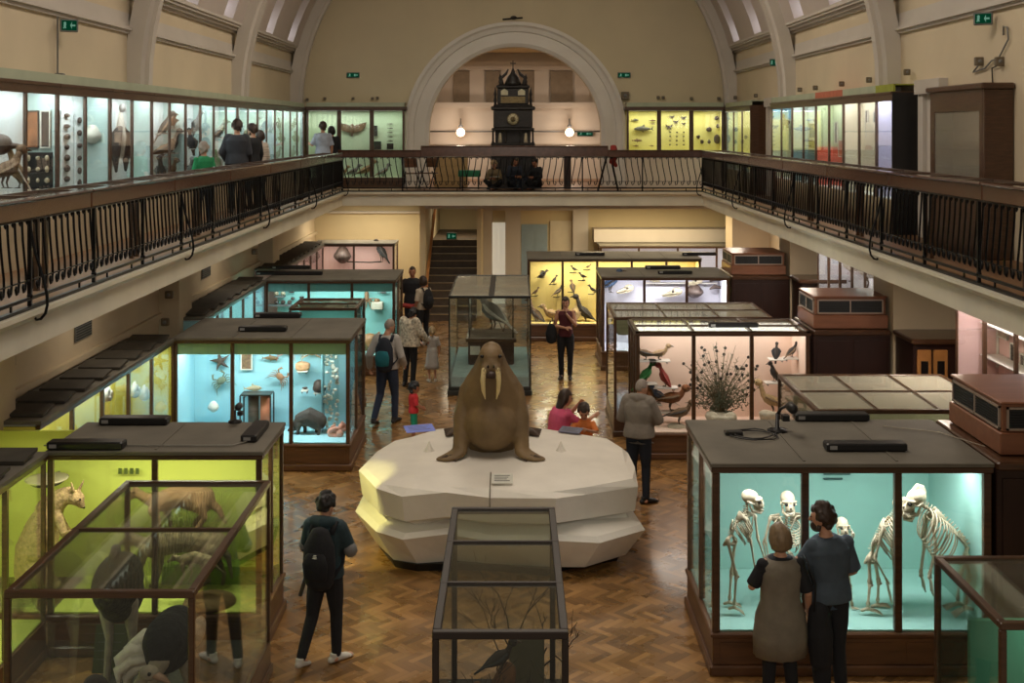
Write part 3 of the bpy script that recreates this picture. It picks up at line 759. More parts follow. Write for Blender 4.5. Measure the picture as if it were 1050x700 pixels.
# ------------------------------------------------------------------ balcony wall cases
PALE = paint('pale_mint', (228, 234, 234)); PALE2 = paint('pale_mint_partition', (196, 220, 216))
LEDGE = mat('cover_board', (172, 180, 156), .7, var=.08, scale=3)
BASEW = mat('case_base_tan', (176, 160, 132), .6, var=.15, scale=2)
def bay_case(label, side, xf, xb, y0, y1, n, lining, part=None, z0=BF, z1=5.66, zg0=3.95, power=9, lcol=(.93, 1, 1), group=None, end_near=None, name='balcony_display_case', cover=None):
    s = side  # +1: faces +x (left wall), -1: faces -x
    t = thing(name, label, 'display case', ((xf + xb) / 2, (y0 + y1) / 2, z0), group=group)
    b = MB(); b.box(xf, xb, y0, y1, z0, zg0); b.build('base', BASEW, t)
    b = MB(); b.cbox(xf + s * .03, xb, y0, y1, z1 - .03, z1 + .02, .008); b.box(xf + s * .01, xf - s * .05, y0, y1, z1 - .13, z1 - .03); b.build('cornice', WOODX, t)
    b = MB(); b.box(xf + s * .0, xf - s * .04, y0, y1, z1 + .02, z1 + .14); b.box(xf - s * .02, xb, y0, y1, z1 + .12, z1 + .14); b.build('cover_board', cover or LEDGE, t)
    for i in range(n + 1):
        yy = y0 + (y1 - y0) * i / n; w_ = .03 if i in (0, n) else .024
        MB().box(xf, xf - s * .04, max(y0, yy - w_), min(y1, yy + w_), zg0, z1 - .12).build('post', WOODX, t)
    for i in range(n):
        a = y0 + (y1 - y0) * i / n + .02; c = y0 + (y1 - y0) * (i + 1) / n - .02
        MB().box(xf - s * .015, xf - s * .02, a, c, zg0, z1 - .12).build('glass_pane', GLASS, t)
    b = MB(); b.box(xb + s * .03, xb, y0, y1, zg0, z1 - .03); b.build('lining', lining, t)
    b = MB(); b.box(xf - s * .03, xb, y1 - .02, y1 - .001, zg0, z1 - .03); b.build('partition', part or PALE2, t)
    b = MB(); b.box(xf - s * .03, xb, y0 + .001, y0 + .02, zg0, z1 - .03); b.build('near_partition', part or PALE2, t)
    if end_near: MB().box(xf + s * .02, xb, y0 - .04, y0, z0, z1).build('end_panel', end_near, t)
    MB().box(xf - s * .03, xb, y0, y1, zg0, zg0 + .012).build('case_floor', FROST, t)
    MB().box(xf - s * .03, xb, y0, y1, z1 - .05, z1 - .03).build('case_ceiling', FROST, t)
    lamp('case_lamp', 'AREA', (xf - s * .12, (y0 + y1) / 2, z1 - .055), power, lcol, .1, (y1 - y0) * .9)
    return t
LB = [9.3 + 2 * i for i in range(13)]
for i in range(12):
    bay_case('mint lit wall case on the left balcony, %s bay from the front' % ORD[i], 1, -5.94, WL + .01, LB[i], LB[i + 1], 2, PALE, group='mint lit wall cases of the left balcony', power=21)
# right balcony: four bays with different backdrops, then one lone bay with a dark end
RA = two_tone('blue_over_yellow', (112, 152, 156), (206, 222, 212), z0=4.66)
RB_ = two_tone('straw_under_blue_a', (210, 220, 190), (130, 180, 200), z0=5.3)
RC = two_tone('coral_under_green', (226, 110, 88), (200, 216, 176), z0=4.72)
RD = paint('ivory', (226, 220, 196)); RE = paint('pale_lilac', (206, 204, 226))
for lab, a, c, n, li in (('blue and straw backdrop', 25.4, 27.4, 2, RB_), ('straw over blue backdrop', 23.4, 25.4, 2, RA), ('coral red lower backdrop', 21.45, 23.4, 2, RC), ('ivory backdrop', 19.5, 21.45, 2, RD)):
    bay_case('wall case on the right balcony with %s' % lab, -1, 6.04, WR - .01, a, c, n, li, part=li, cover=mat('cover_rose', (190, 110, 84), .7) if 'coral' in lab else None, power=19, lcol=(1, .98, .97))
bay_case('single lilac wall case with black end panel on the right balcony', -1, 6.04, WR - .01, 18.6, 19.5, 1, RE, part=RE, power=13, lcol=(.9, .92, 1), end_near=BLACK, cover=mat('cover_lime', (150, 156, 60), .7))
bay_case('small yellow wall case in the far right balcony corner with brown end', -1, 6.04, WR - .01, 29.75, 33.3, 3, paint('cream_yellow', (226, 218, 150)), power=16, lcol=(1, 1, .85), end_near=WOODX)
# dark wooden glazed cabinet near the right edge
t = thing('dark_cabinet', 'tall dark wooden cabinet with one unlit glass door on the right balcony', 'cabinet', (6.2, 15.97, BF))
b = MB(); b.cbox(6.04, 6.42, 15.0, 15.06, BF, 5.6, .01); b.box(6.04, 6.42, 16.88, 16.94, BF, 5.6); b.box(6.36, 6.42, 15.06, 16.88, BF, 5.6); b.box(6.04, 6.42, 15.06, 16.88, BF, 4.1); b.box(6.04, 6.09, 15.06, 16.88, 5.4, 5.6); b.build('body', WOODX, t)
b = MB(); b.cbox(5.99, 6.42, 14.95, 17.0, 5.6, 5.68, .015); b.build('cornice', WOODX, t)
b = MB(); b.box(6.04, 6.08, 15.06, 15.16, 4.1, 5.4); b.box(6.04, 6.08, 16.78, 16.88, 4.1, 5.4); b.box(6.04, 6.08, 15.16, 16.78, 4.1, 4.18); b.box(6.04, 6.08, 15.16, 16.78, 5.32, 5.4); d = b.build('door', WOOD, t)
MB().box(6.055, 6.062, 15.16, 16.78, 4.18, 5.32).build('door_glass', glass_mat('painted_sheen_door_glass', tint=(.62, .58, .5), base=.2, rough=.12, haze=.3), d)  # pale film and tint stand in for a lamp reflected in the glass
for z in (4.45, 4.78, 5.05): MB().box(6.1, 6.36, 15.08, 16.86, z, z + .02).build('shelf', mat('shelf_brown', (120, 100, 80), .6), t)
MB().box(6.345, 6.36, 15.06, 16.88, 4.1, 5.6).build('backboard', mat('cabinet_back', (190, 172, 148), .7), t)  # back kept pale to imitate light reflected in the door glass
# cases against the end wall of the balcony
def end_bay(label, x0, x1, n, lining, zg0, zg1=5.6, power=12, lcol=(1, 1, 1), basem=WOOD):
    y0, y1 = 33.42, YW - .01
    t = thing('end_display_case', label, 'display case', ((x0 + x1) / 2, 33.7, BF))
    b = MB(); b.box(x0, x1, y0, y1, BF, zg0); b.build('base', basem, t)
    b = MB(); b.cbox(x0 - .06, x1 + .06, y0 - .03, y1, zg1, zg1 + .1, .01); b.build('cornice', WOODX, t)
    b = MB(); b.box(x0, x1, y0 + .02, y0 + .06, zg1 + .1, zg1 + .22); b.box(x0, x1, y0 + .05, y1, zg1 + .2, zg1 + .22); b.build('cover_board', LEDGE, t)
    for i in range(n + 1):
        xx = x0 + (x1 - x0) * i / n
        MB().box(max(x0, xx - .06), min(x1, xx + .06), y0, y0 + .05, zg0, zg1).build('post', WOOD, t)
    for i in range(n): MB().box(x0 + (x1 - x0) * i / n + .04, x0 + (x1 - x0) * (i + 1) / n - .04, y0 + .02, y0 + .025, zg0, zg1).build('glass_pane', GLASS, t)
    b = MB(); b.box(x0, x1, y1 - .04, y1 - .01, zg0, zg1); b.box(x0, x0 + .02, y0 + .05, y1, zg0, zg1); b.box(x1 - .02, x1, y0 + .05, y1, zg0, zg1); b.build('lining', lining, t)
    MB().box(x0, x1, y0, y1, zg0, zg0 + .015).build('case_floor', lining, t)
    MB().box(x0, x1, y0, y1, zg1 - .02, zg1).build('case_ceiling', FROST, t)
    lamp('case_lamp', 'AREA', ((x0 + x1) / 2, y0 + .14, zg1 - .03), power, lcol, (x1 - x0) * .92, .12)
    return t
end_bay('pale green lit case of the bat against the end wall, left of arch', -5.9, -3.1, 3, paint('pale_green', (204, 218, 190)), 3.68, power=16, lcol=(.9, 1, .85))
end_bay('bright yellow lit case of fish and moths against the end wall, right of arch', 3.25, 6.02, 3, paint('sulphur', (232, 222, 140)), 4.3, power=24, lcol=(1, .98, .8), basem=BEY)

# ------------------------------------------------------------------ free-standing glass cases
def glass_box(name, label, x0, x1, y0, y1, z1, panes, wood=WOOD, p=.045, zg0=.3, ctr=None, tops=None, floor_m=None, inner=None, cross=0, topm=None):
    t = thing(name, label, 'glass case', ((x0 + x1) / 2, (y0 + y1) / 2, 0))
    b = MB(); b.cbox(x0 - .02, x1 + .02, y0 - .02, y1 + .02, 0, .09, .01); b.cbox(x0, x1, y0, y1, .09, zg0, .008); b.build('plinth', wood, t)
    if floor_m: MB().box(x0 + p, x1 - p, y0 + p, y1 - p, zg0, zg0 + .02).build('case_floor', floor_m, t)
    b = MB(); q = p * 1.25
    b.cbox(x0, x1, y0, y0 + q, z1 - .05, z1, .006); b.cbox(x0, x1, y1 - q, y1, z1 - .05, z1, .006); b.cbox(x0, x0 + q, y0 + q, y1 - q, z1 - .05, z1, .006); b.cbox(x1 - q, x1, y0 + q, y1 - q, z1 - .05, z1, .006)
    for i in range(1, panes):
        yy = y0 + (y1 - y0) * i / panes; b.cbox(x0, x1, yy - .016, yy + .016, z1 - .03, z1 + .002, .004)
    for i in range(1, cross + 1):
        xx = x0 + (x1 - x0) * i / (cross + 1); b.cbox(xx - .016, xx + .016, y0, y1, z1 - .03, z1 + .002, .004)
    b.build('top_frame', wood, t)
    for xx, yy in ((x0, y0), (x1 - p, y0), (x0, y1 - p), (x1 - p, y1 - p)):
        MB().cbox(xx, xx + p, yy, yy + p, zg0, z1 - .05, .006).build('post', wood, t)
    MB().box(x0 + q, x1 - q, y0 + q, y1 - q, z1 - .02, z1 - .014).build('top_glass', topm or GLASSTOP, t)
    for a in ((x0 + p, x1 - p, y0 + .015, y0 + .021), (x0 + p, x1 - p, y1 - .021, y1 - .015), (x0 + .015, x0 + .021, y0 + p, y1 - p), (x1 - .021, x1 - .015, y0 + p, y1 - p)):
        MB().box(*a, zg0, z1 - .05).build('glass_pane', GLASS, t)
    return t
DKG = mat('dark_ground', (46, 44, 36), .85, var=.3, scale=8, bump=.3)
glass_box('tall_glass_case', 'large brown framed glass case of the ostrich at near left', -3.63, -2.27, 8.33, 10.97, 1.8, 2, floor_m=DKG)
glass_box('tall_glass_case', 'narrow dark framed glass case with dry branches in the central foreground', -.53, .365, 7.66, 10.2, 1.8, 3, wood=mat('dark_bronze_frame', (40, 29, 23), .5, var=.15), floor_m=DKG)
n3 = glass_box('tall_glass_case', 'dark framed glass case cropped by the lower right edge', 3.25, 4.6, 7.8, 9.04, 1.8, 1, floor_m=DKG)
n4 = glass_box('low_glass_case', 'flat topped glass table case with six top panes between the two right aisle cases', 3.55, 5.75, 13.7, 15.7, 1.8, 2, cross=2, floor_m=mat('drab_case_floor', (140, 140, 110), .8), topm=SHEENTOP)
n5 = glass_box('tall_glass_case', 'glass topped case squeezed between the peach and white lit cases', 1.67, 4.3, 19.35, 21.0, 1.97, 2, cross=2, wood=WOODX, topm=SHEENTOP)
GF = mat('graphite_frame', (44, 46, 44), .35, metal=.3, var=.1)
for o_, a_ in ((n4, (3.62, 5.68, 13.8, 15.6, 1.5, 1.53)), (n5, (1.74, 4.24, 19.45, 20.9, 1.66, 1.69))): MB().box(*a_).build('sheen_bed', mat('olive_sheen', (156, 154, 124), .7), o_)  # beds added under the top glass to imitate its pale reflections
c1 = glass_box('vitrine', 'big central glass vitrine of the grey bird behind the walrus', -1.23, .345, 22.3, 25.5, 1.9, 1, wood=GF, p=.03, zg0=.16, cross=0, topm=SHEENTOP)
b = MB(); b.box(-.47, -.36, 22.34, 25.46, 1.86, 1.905); b.build('roof_bar', GF, c1)
MB().box(-1.18, .3, 22.36, 25.44, .16, .34).build('inner_base', mat('pale_teal_base', (150, 176, 172), .7), c1)
tc = glass_box('small_glass_case', 'small teal backed glass case standing between the two blue aisle cases', -3.95, -2.75, 20.6, 21.8, 1.93, 2, floor_m=L_TEAL)
MB().box(-3.9, -2.8, 21.5, 21.55, .35, 1.85).build('backdrop', paint('soft_teal', (96, 168, 158)), tc)
lamp('case_lamp', 'AREA', (-3.35, 20.9, 1.85), 7, (.85, 1, .97), .9, .12)
MB().box(3.34, 4.54, 8.55, 8.6, .32, 1.5).build('back_panel', paint('deep_green', (84, 156, 122)), n3)
lamp('case_lamp', 'AREA', (4.15, 8.3, 1.74), 5, (.9, 1, .95), .6, .1)
# lighting boxes lying on the case roofs
def light_box(label, x, y, w_, d, z=1.985, h=.07, along='X', m=BLACK):
    t = thing('lighting_box', label, 'lighting box', (x, y, z), group='flat black lighting boxes on the case roofs')
    b = MB(); b.cbox(-w_ / 2, w_ / 2, -d / 2, d / 2, 0, h, .012); b.build('housing', m, t, world=False)
    b = MB(); b.box(-w_ / 2 + .03, -w_ / 2 + .1, -d / 2 - .003, -d / 2, .02, h - .02); b.build('rating_plate', mat('plate_grey', (150, 150, 150), .5, var=0), t, world=False)
    return t
def lb(px0, px1, py, label, d=.16, h=.075):
    a = on(px0, py, 1.985); c = on(px1, py, 1.985); light_box(label, (a.x + c.x) / 2, a.y + d / 2, c.x - a.x, d, h=h)
lb(101, 171, 436, 'black lighting box at the back of the lime case roof'); lb(47, 125, 461.5, 'black lighting box at the front of the lime case roof')
light_box('black lighting box lying lengthwise at the right end of the lime case roof', -2.62, 11.9, .16, .62)
lb(244, 293, 340, 'olive lighting box at the front of the sky blue case roof'); lb(260, 308, 326, 'black lighting box at the back of the sky blue case roof')
lb(262, 330, 282, 'black lighting box on the turquoise case roof, front'); lb(278, 318, 276, 'black lighting box on the turquoise case roof, back')
lb(816, 892, 432, 'black lighting box at the back of the skeleton case roof'); lb(848, 931, 463, 'black lighting box at the front of the skeleton case roof')
lb(727, 778, 336, 'black lighting box at the front of the peach case roof', d=.1)
lb(675, 710, 281, 'black lighting box on the white lit case roof, front'); lb(662, 698, 276, 'black lighting box on the white lit case roof, back')
lb(590, 620, 262, 'black lighting box on the yellow case roof, left'); lb(700, 735, 262, 'black lighting box on the yellow case roof, right')
# black clamp lamps with cables on the roofs
def clamp_lamp(label, x, y, s=1.0, z=1.98):
    t = thing('roof_clamp_lamp', label, 'clamp lamp', (x, y, z), scale=s)
    b = MB(); b.lathe((0, 0, 0), [(.09, 0), (.09, .02), (.02, .035), (.015, .16)], 12); b.build('base', BLACK, t, world=False)
    b = MB(); b.tube([(0, 0, .15), (.03, 0, .2), (.09, -.02, .24)], .014, 6); b.box(.04, .1, -.05, .03, .1, .15); b.build('arm', BLACK, t, world=False)
    b = MB(); b.lathe((.09, -.1, .25), [(.02, 0), (.045, .02), (.045, .12), (.03, .15)], 10, axis='Y'); b.build('lamp_head', BLACK, t, world=False)
    return t
p_ = on(797, 441, 1.99); clamp_lamp('black jointed clamp lamp on the skeleton case roof', p_.x, p_.y, 1.15)
p_ = on(241, 432, 1.99); clamp_lamp('black jointed clamp lamp on the lime case roof edge', p_.x, p_.y, .8)
sp = lamp('roof_spot', 'SPOT', (p_.x + .12, p_.y + .15, 2.24), 230, (1, .93, .32), .03)
sp.data.spot_size = math.radians(34); sp.data.spot_blend = .35
sp.rotation_euler = (V((-1.85, 13.95, .55)) - sp.location).to_track_quat('-Z', 'Y').to_euler()
def cable(label, pts, r=.007, m=BLACK):
    b = MB(); b.tube(pts, r, 5); return tag(b.build('cable', m), label, 'cable')
p_ = on(775, 448, 1.99)
cc = [(p_.x + .22 * math.cos(a * .9) * (1 + .15 * math.sin(a * 2.3)), p_.y + .2 * math.sin(a * .9) + a * .01, 1.994 + .004 * (a % 3)) for a in [i * .5 for i in range(30)]]
cable('tangled black cable coil on the skeleton case roof', cc)
a_, b__ = on(905, 437, 1.99), on(1010, 458, 1.99)
cable('thin pale cable trailing over the skeleton case roof', [(a_.x, a_.y, 1.994), (a_.x + .5, a_.y - .25, 1.994), (b__.x, b__.y, 1.994)], .005, mat('pale_flex', (180, 170, 150), .6))
p1, p2 = on(45, 457, 1.99), on(262, 445, 1.99)
cable('pale conduit along the front of the lime case roof', [(p1.x, 11.45, 1.994), (-2.75, 11.45, 1.994), (-2.62, 11.62, 1.994)], .008, mat('conduit', (140, 138, 130), .5))
t = thing('junction_box', 'small black junction box on the skeleton case roof', 'junction box', tuple(on(752, 445, 1.985)))
b = MB(); b.cbox(-.09, .09, -.05, .05, 0, .035, .006); b.build('box', BLACK, t, world=False)
# ------------------------------------------------------------------ people
SKIN = mat('skin_light', (196, 146, 118), .5, var=.05, scale=10); SKIN2 = mat('skin_tan', (164, 112, 84), .5, var=.05, scale=10)
EYEM = mat('eye_dark', (20, 16, 14), .15, var=0)
LIPM = mat('lip', (140, 78, 68), .45, var=0)
def cloth(name, rgb, **k): return mat('cloth_' + name, rgb, k.pop('rough', .85), var=k.pop('var', .12), scale=k.pop('scale', 9), bump=.25, bscale=22, **k)
HAIRB = mat('hair_black', (24, 20, 20), .5, var=.3, scale=40, stretch=(1, 1, .1)); HAIRN = mat('hair_brown', (52, 36, 26), .5, var=.3, scale=40, stretch=(1, 1, .1))
HAIRL = mat('hair_blond', (150, 126, 92), .55, var=.25, scale=40, stretch=(1, 1, .1)); HAIRG = mat('hair_grey', (150, 140, 130), .6, var=.2, scale=40)
BASEJ = dict(pelvis=(0, 0, .93), waist=(0, .005, 1.12), neck=(0, -.01, 1.49), head=(0, .02, 1.635),
             hipL=(-.09, 0, .90), hipR=(.09, 0, .90), kneeL=(-.1, .02, .49), kneeR=(.1, .02, .49), ankL=(-.1, -.03, .08), ankR=(.1, -.03, .08),
             shL=(-.175, -.01, 1.425), shR=(.175, -.01, 1.425), elL=(-.225, -.03, 1.14), elR=(.225, -.03, 1.14), wrL=(-.235, .06, .90), wrR=(.235, .06, .90))
def lerp(a, b, t): return a + (b - a) * t
def limb(m, a, mid, b, r, seg=10):
    """a->mid->b with five radii"""
    a, mid, b = V(a), V(mid), V(b)
    q1, q2 = lerp(a, mid, .5), lerp(mid, b, .35)
    m.tube([a, q1, lerp(a, mid, .93), mid + (mid - (a + b) / 2) * .02, lerp(mid, b, .08), q2, b], [r[0], r[1], r[2], r[2], r[2] * .98, r[3], r[4]], seg, round_ends=True)
def hand(m, wr, d, side, curl=.5, palm=None, s=1.0):
    """five fingers; d = direction of the hand, palm = direction the palm faces"""
    d = V(d).normalized(); palm = V(palm if palm is not None else (-side, 0, 0)); palm = (palm - d * palm.dot(d)).normalized()
    w = d.cross(palm).normalized()            # across the knuckles
    if w.y * 1 < 0: w = -w                     # thumb side points forward
    m.tube([wr - d * .01 * s, wr + d * .03 * s, wr + d * .085 * s], [(.024 * s, .016 * s), (.036 * s, .014 * s), (.038 * s, .012 * s)], 8, up=palm, round_ends=True)
    m.ell(wr + d * .05 * s, (.02 * s, .02 * s, .02 * s), seg=8, n=6)
    for k, (o, l) in enumerate(((-.028, .062), (-.0095, .075), (.0095, .08), (.028, .072))):
        p0 = wr + d * .078 * s + w * o * s; c = curl
        d1 = (d * math.cos(c * .9) + palm * math.sin(c * .9)); d2 = (d * math.cos(c * 2) + palm * math.sin(c * 2))
        p1 = p0 + d1 * l * .52 * s; p2 = p1 + d2 * l * .5 * s
        m.tube([p0, p1, p2], [.0095 * s, .009 * s, .0075 * s], 6, round_ends=True)
    t0 = wr + d * .03 * s + w * .028 * s; td = (w * .75 + d * .6 + palm * .35).normalized()
    t1 = t0 + td * .035 * s; t2 = t1 + (td * .5 + d * .8 + palm * .2).normalized() * .032 * s
    m.tube([t0, t1, t2], [.012 * s, .011 * s, .009 * s], 6, round_ends=True)
TR = [(-.10, .105, .085), (0, .165, .115), (.14, .16, .115), (.36, .135, .1), (.6, .155, .112), (.8, .168, .112), (.93, .125, .085), (1.0, .062, .058)]
def spine_at(J, t):
    P, W, N = V(J['pelvis']), V(J['waist']), V(J['neck'])
    return lerp(P, W, t / .34) if t < .34 else lerp(W, N, (t - .34) / .66)
def torso(m, J, inf=0.0, t0=-.1, t1=1.0, wide=1.0, belly=0.0, seg=16, hem=None):
    hx = (V(J['hipR']) - V(J['hipL'])).normalized(); sx = (V(J['shR']) - V(J['shL'])).normalized()
    rings = []; ts = [(t, a, b) for t, a, b in TR if t0 - 1e-6 <= t <= t1 + 1e-6]
    if not any(abs(t - t0) < .03 for t, a, b in ts): ts = [(t0, .165, .115)] + ts
    for t, a, b in ts:
        c = spine_at(J, t); x = lerp(hx, sx, min(1, max(0, t))).normalized()
        d = (spine_at(J, min(1.0, t + .05)) - spine_at(J, max(-.05, t - .05))).normalized()
        y = d.cross(x).normalized(); x = y.cross(d).normalized()
        aa, bb = a * wide + inf, b * wide + inf
        cc = c + y * (belly * math.exp(-((t - .3) / .2) ** 2))
        bb += belly * .6 * math.exp(-((t - .3) / .25) ** 2)
        rings.append([cc + x * aa * math.copysign(abs(math.cos(q)) ** .85, math.cos(q)) + y * bb * math.copysign(abs(math.sin(q)) ** .85, math.sin(q)) for q in [2 * PI * j / seg for j in range(seg)]])
    m.rings(rings)
def head_rot(yaw, pitch, roll=0): return (Matrix.Rotation(math.radians(yaw), 3, 'Z') @ Matrix.Rotation(math.radians(pitch), 3, 'X') @ Matrix.Rotation(math.radians(roll), 3, 'Y'))
def person(label, loc, rz, H, pose=None, yaw=0, pitch=0, roll=0, skin=None, shirt=None, sleeve=1.0, hem=-.02, trousers=None, shoes=None, hair=None, style='short', skirt=None, skirt_len=.45,
           vox=.011, wide=1.0, belly=0.0, curl=.5, handdir=None, hood=False, loose=.018, group=None, head_k=1.0, palms=None, shorts=False, collar=None):
    k = H / 1.75
    t = thing('person', label, 'person', loc, math.radians(rz), group=group)
    J = dict(BASEJ); J.update(pose or {})
    J = {a: V(b) for a, b in J.items()}
    skin = skin or SKIN
    S = Matrix.Scale(k, 4)
    def new(): m = MB(); m.M = S; return m
    Rh = head_rot(yaw, pitch, roll); hc = J['head']; hk = head_k
    # body
    m = new(); torso(m, J, -.004, wide=wide)
    m.tube([J['neck'] - V((0, 0, .03)), J['neck'] + V((0, 0, .02)), hc + Rh @ V((0, -.015, -.07 * hk))], [.062, .055, .052], 10)
    for s_ in 'LR':
        sg = -1 if s_ == 'L' else 1
        limb(m, lerp(J['sh' + s_], J['neck'], .08), J['el' + s_], J['wr' + s_], (.046, .045, .039, .037, .026))
        fd = (J['wr' + s_] - J['el' + s_]).normalized()
        if handdir and s_ in handdir: fd = V(handdir[s_]).normalized()
        hand(m, J['wr' + s_] + fd * .01, fd, sg, curl, palms.get(s_) if palms else None)
        limb(m, J['hip' + s_], J['knee' + s_], J['ank' + s_], (.088, .078, .056, .052, .036))
        m.ell(J['sh' + s_] - V((0, 0, .015)), (.046, .044, .046), seg=10, n=8)
        a = J['ank' + s_]; ft = J.get('toe' + s_, a + V((sg * .03, .17, -.05)))
        m.tube([a + V((0, -.03, -.04)), a + V((0, .03, -.03)), ft], [(.036, .034), (.04, .035), (.042, .02)], 8, round_ends=True)
    def hp(x, y, z): return hc + Rh @ V((x * hk, y * hk, z * hk))
    m.ell(hc, (.076 * hk, .095 * hk, .112 * hk), Rh, 18, 14, fn=lambda d: 1.0 - .10 * max(0, -d.z) ** 1.5 - .06 * max(0, d.y) ** 3)
    m.ell(hp(0, .035, -.055), (.056 * hk, .055 * hk, .062 * hk), Rh, 12, 9)
    m.tube([hp(0, .086, .02), hp(0, .104, -.012), hp(0, .112, -.03), hp(0, .092, -.036)], [.009 * hk, .012 * hk, .015 * hk, .012 * hk], 8, round_ends=True)
    m.tube([hp(-.045, .078, .03), hp(0, .092, .034), hp(.045, .078, .03)], .009 * hk, 6, round_ends=True)
    for sg in (-1, 1): m.ell(hp(sg * .077, -.005, -.008), (.012 * hk, .02 * hk, .032 * hk), Rh, 8, 8)
    m.build('body', skin, t, world=False, fuse=vox * max(.75, k), smooth_it=2)
    e = new()
    for sg in (-1, 1):
        q = new(); q.ell(hp(sg * .032, .086, .008), (.012 * hk, .007 * hk, .008 * hk), Rh, 8, 6); q.build('eye', EYEM, t, world=False)
    q = new(); q.ell(hp(0, .093, -.062), (.024 * hk, .006 * hk, .007 * hk), Rh, 8, 6); q.build('mouth', LIPM, t, world=False)
    # hair
    if hair is not None:
        m = new()
        def fn(d):
            lim = .30 if style != 'bald' else 9
            face = d.y > .30 and d.z < .45 - .25 * (1 - min(1, abs(d.x) * 1.4))
            if style in ('short', 'crop') and d.z < (-.68 if style == 'short' else -.42): return .72
            if style in ('short', 'crop') and abs(d.x) > .75 and d.z < -.15: return .8
            if face: return .72
            return 1.0 + .03 * math.sin(d.x * 9 + d.z * 7) * math.cos(d.y * 8)
        big = {'crop': .004, 'short': .02, 'bob': .03, 'long': .018, 'bun': .012, 'curly': .024, 'pony': .01, 'cap': .012}.get(style, .014)
        m.ell(hp(0, -.008, .012), ((.078 + big) * hk, (.096 + big) * hk, (.114 + big) * hk), Rh, 22, 16, fn=fn)
        if style in ('bob',):
            for zz, rr in ((-.05, .9),): m.tube([hp(0, -.03, .03), hp(0, -.035, -.03), hp(0, -.032, -.085)], [(.108 * hk, .088 * hk), (.114 * hk, .09 * hk), (.1 * hk, .072 * hk)], 16, up=Rh @ V((0, 1, 0)), round_ends=False)
        if style == 'long':
            m.tube([hp(0, -.03, .02), hp(0, -.05, -.07), hp(0, -.075, -.16), hp(0, -.09, -.23)], [(.098 * hk, .07 * hk), (.108 * hk, .06 * hk), (.095 * hk, .045 * hk), (.04 * hk, .02 * hk)], 14, up=Rh @ V((0, 1, 0)), round_ends=True)
        if style == 'bun': m.ell(hp(0, -.1, .06), .042 * hk, seg=10, n=8)
        if style == 'pony': m.tube([hp(0, -.09, .04), hp(0, -.13, -.03), hp(0, -.12, -.14)], [.028 * hk, .034 * hk, .012 * hk], 8, round_ends=True)
        if style == 'curly':
            r = random.Random(3)
            for i in range(46):
                a, b = r.uniform(0, 6.28), r.uniform(-.6, 1.2); d = V((math.cos(a) * math.cos(b), math.sin(a) * math.cos(b), math.sin(b)))
                if d.y > .35 and d.z < .4: continue
                m.ell(hp(d.x * .095, d.y * .11 - .01, d.z * .125 + .01), .027 * hk, seg=7, n=5)
        if style == 'short':
            r = random.Random(int(H * 1000))
            for i in range(60):
                a, b = r.uniform(0, 6.28), r.uniform(-.8, 1.4); d = V((math.cos(a) * math.cos(b), math.sin(a) * math.cos(b), math.sin(b)))
                if d.y > .3 and d.z < .5 or abs(d.x) > .7 and d.z < -.1: continue
                m.ell(hp(d.x * .092, d.y * .108 - .012, d.z * .125 + .012), (.024 * hk, .024 * hk, .03 * hk), seg=7, n=5)
        m.build('hair', hair, t, world=False, fuse=.009 * k * hk if style in ('short', 'bob', 'long', 'curly', 'bun', 'pony') else 0, smooth_it=2)
    # upper garment
    if shirt is not None:
        m = new(); torso(m, J, loose, t0=hem, t1=1.0 if sleeve > 0 else .94, wide=wide, belly=belly)
        for s_ in 'LR':
            A, E, W_ = lerp(J['sh' + s_], J['neck'], .1), J['el' + s_], J['wr' + s_]
            if sleeve > .6: limb(m, A, E, lerp(E, W_, (sleeve - .5) * 2 * .93), tuple(x + loose * .85 for x in (.058, .05, .042, .039, .03)))
            elif sleeve > 0: m.tube([A, lerp(A, E, .5 * sleeve * 2), lerp(A, E, min(.95, sleeve * 2))], [.05 + loose * .5, .05 + loose * .7, .05 + loose * .9], 10, round_ends=False)
            m.ell(J['sh' + s_] - V((0, 0, .012)), .052 + loose * .5 if sleeve > 0 else .046, seg=10, n=8)
        if hood:
            m.tube([J['neck'] + V((-.1, .05, -.02)), J['neck'] + V((-.1, -.06, .01)), J['neck'] + V((0, -.1, .01)), J['neck'] + V((.1, -.06, .01)), J['neck'] + V((.1, .05, -.02))], [.04, .055, .07, .055, .04], 10, round_ends=True)
        m.build('shirt', shirt, t, world=False, fuse=.012 * k)
    if trousers is not None:
        m = new(); torso(m, J, .012, t0=-.1, t1=.14, wide=wide)
        for s_ in 'LR':
            end = lerp(J['knee' + s_], J['ank' + s_], .12) if shorts else lerp(J['knee' + s_], J['ank' + s_], .96)
            limb(m, J['hip' + s_], J['knee' + s_], end, (.1, .092, .07, .064, .055) if not shorts else (.105, .1, .09, .085, .085))
        m.build('trousers', trousers, t, world=False, fuse=.012 * k)
    if skirt is not None:
        m = new(); P = J['pelvis']; rings = []
        for i in range(7):
            q = i / 6; rr = lerp(V((.15, .12, 0)), V((.24, .21, 0)), q)
            rings.append([P + V(((rr.x * (1 + .06 * q * math.sin(j * 2.1))) * math.cos(2 * PI * j / 24), (rr.y * (1 + .06 * q * math.sin(j * 2.1))) * math.sin(2 * PI * j / 24), .18 - q * (skirt_len + .18))) for j in range(24)])
        m.rings(rings); m.build('skirt', skirt, t, world=False)
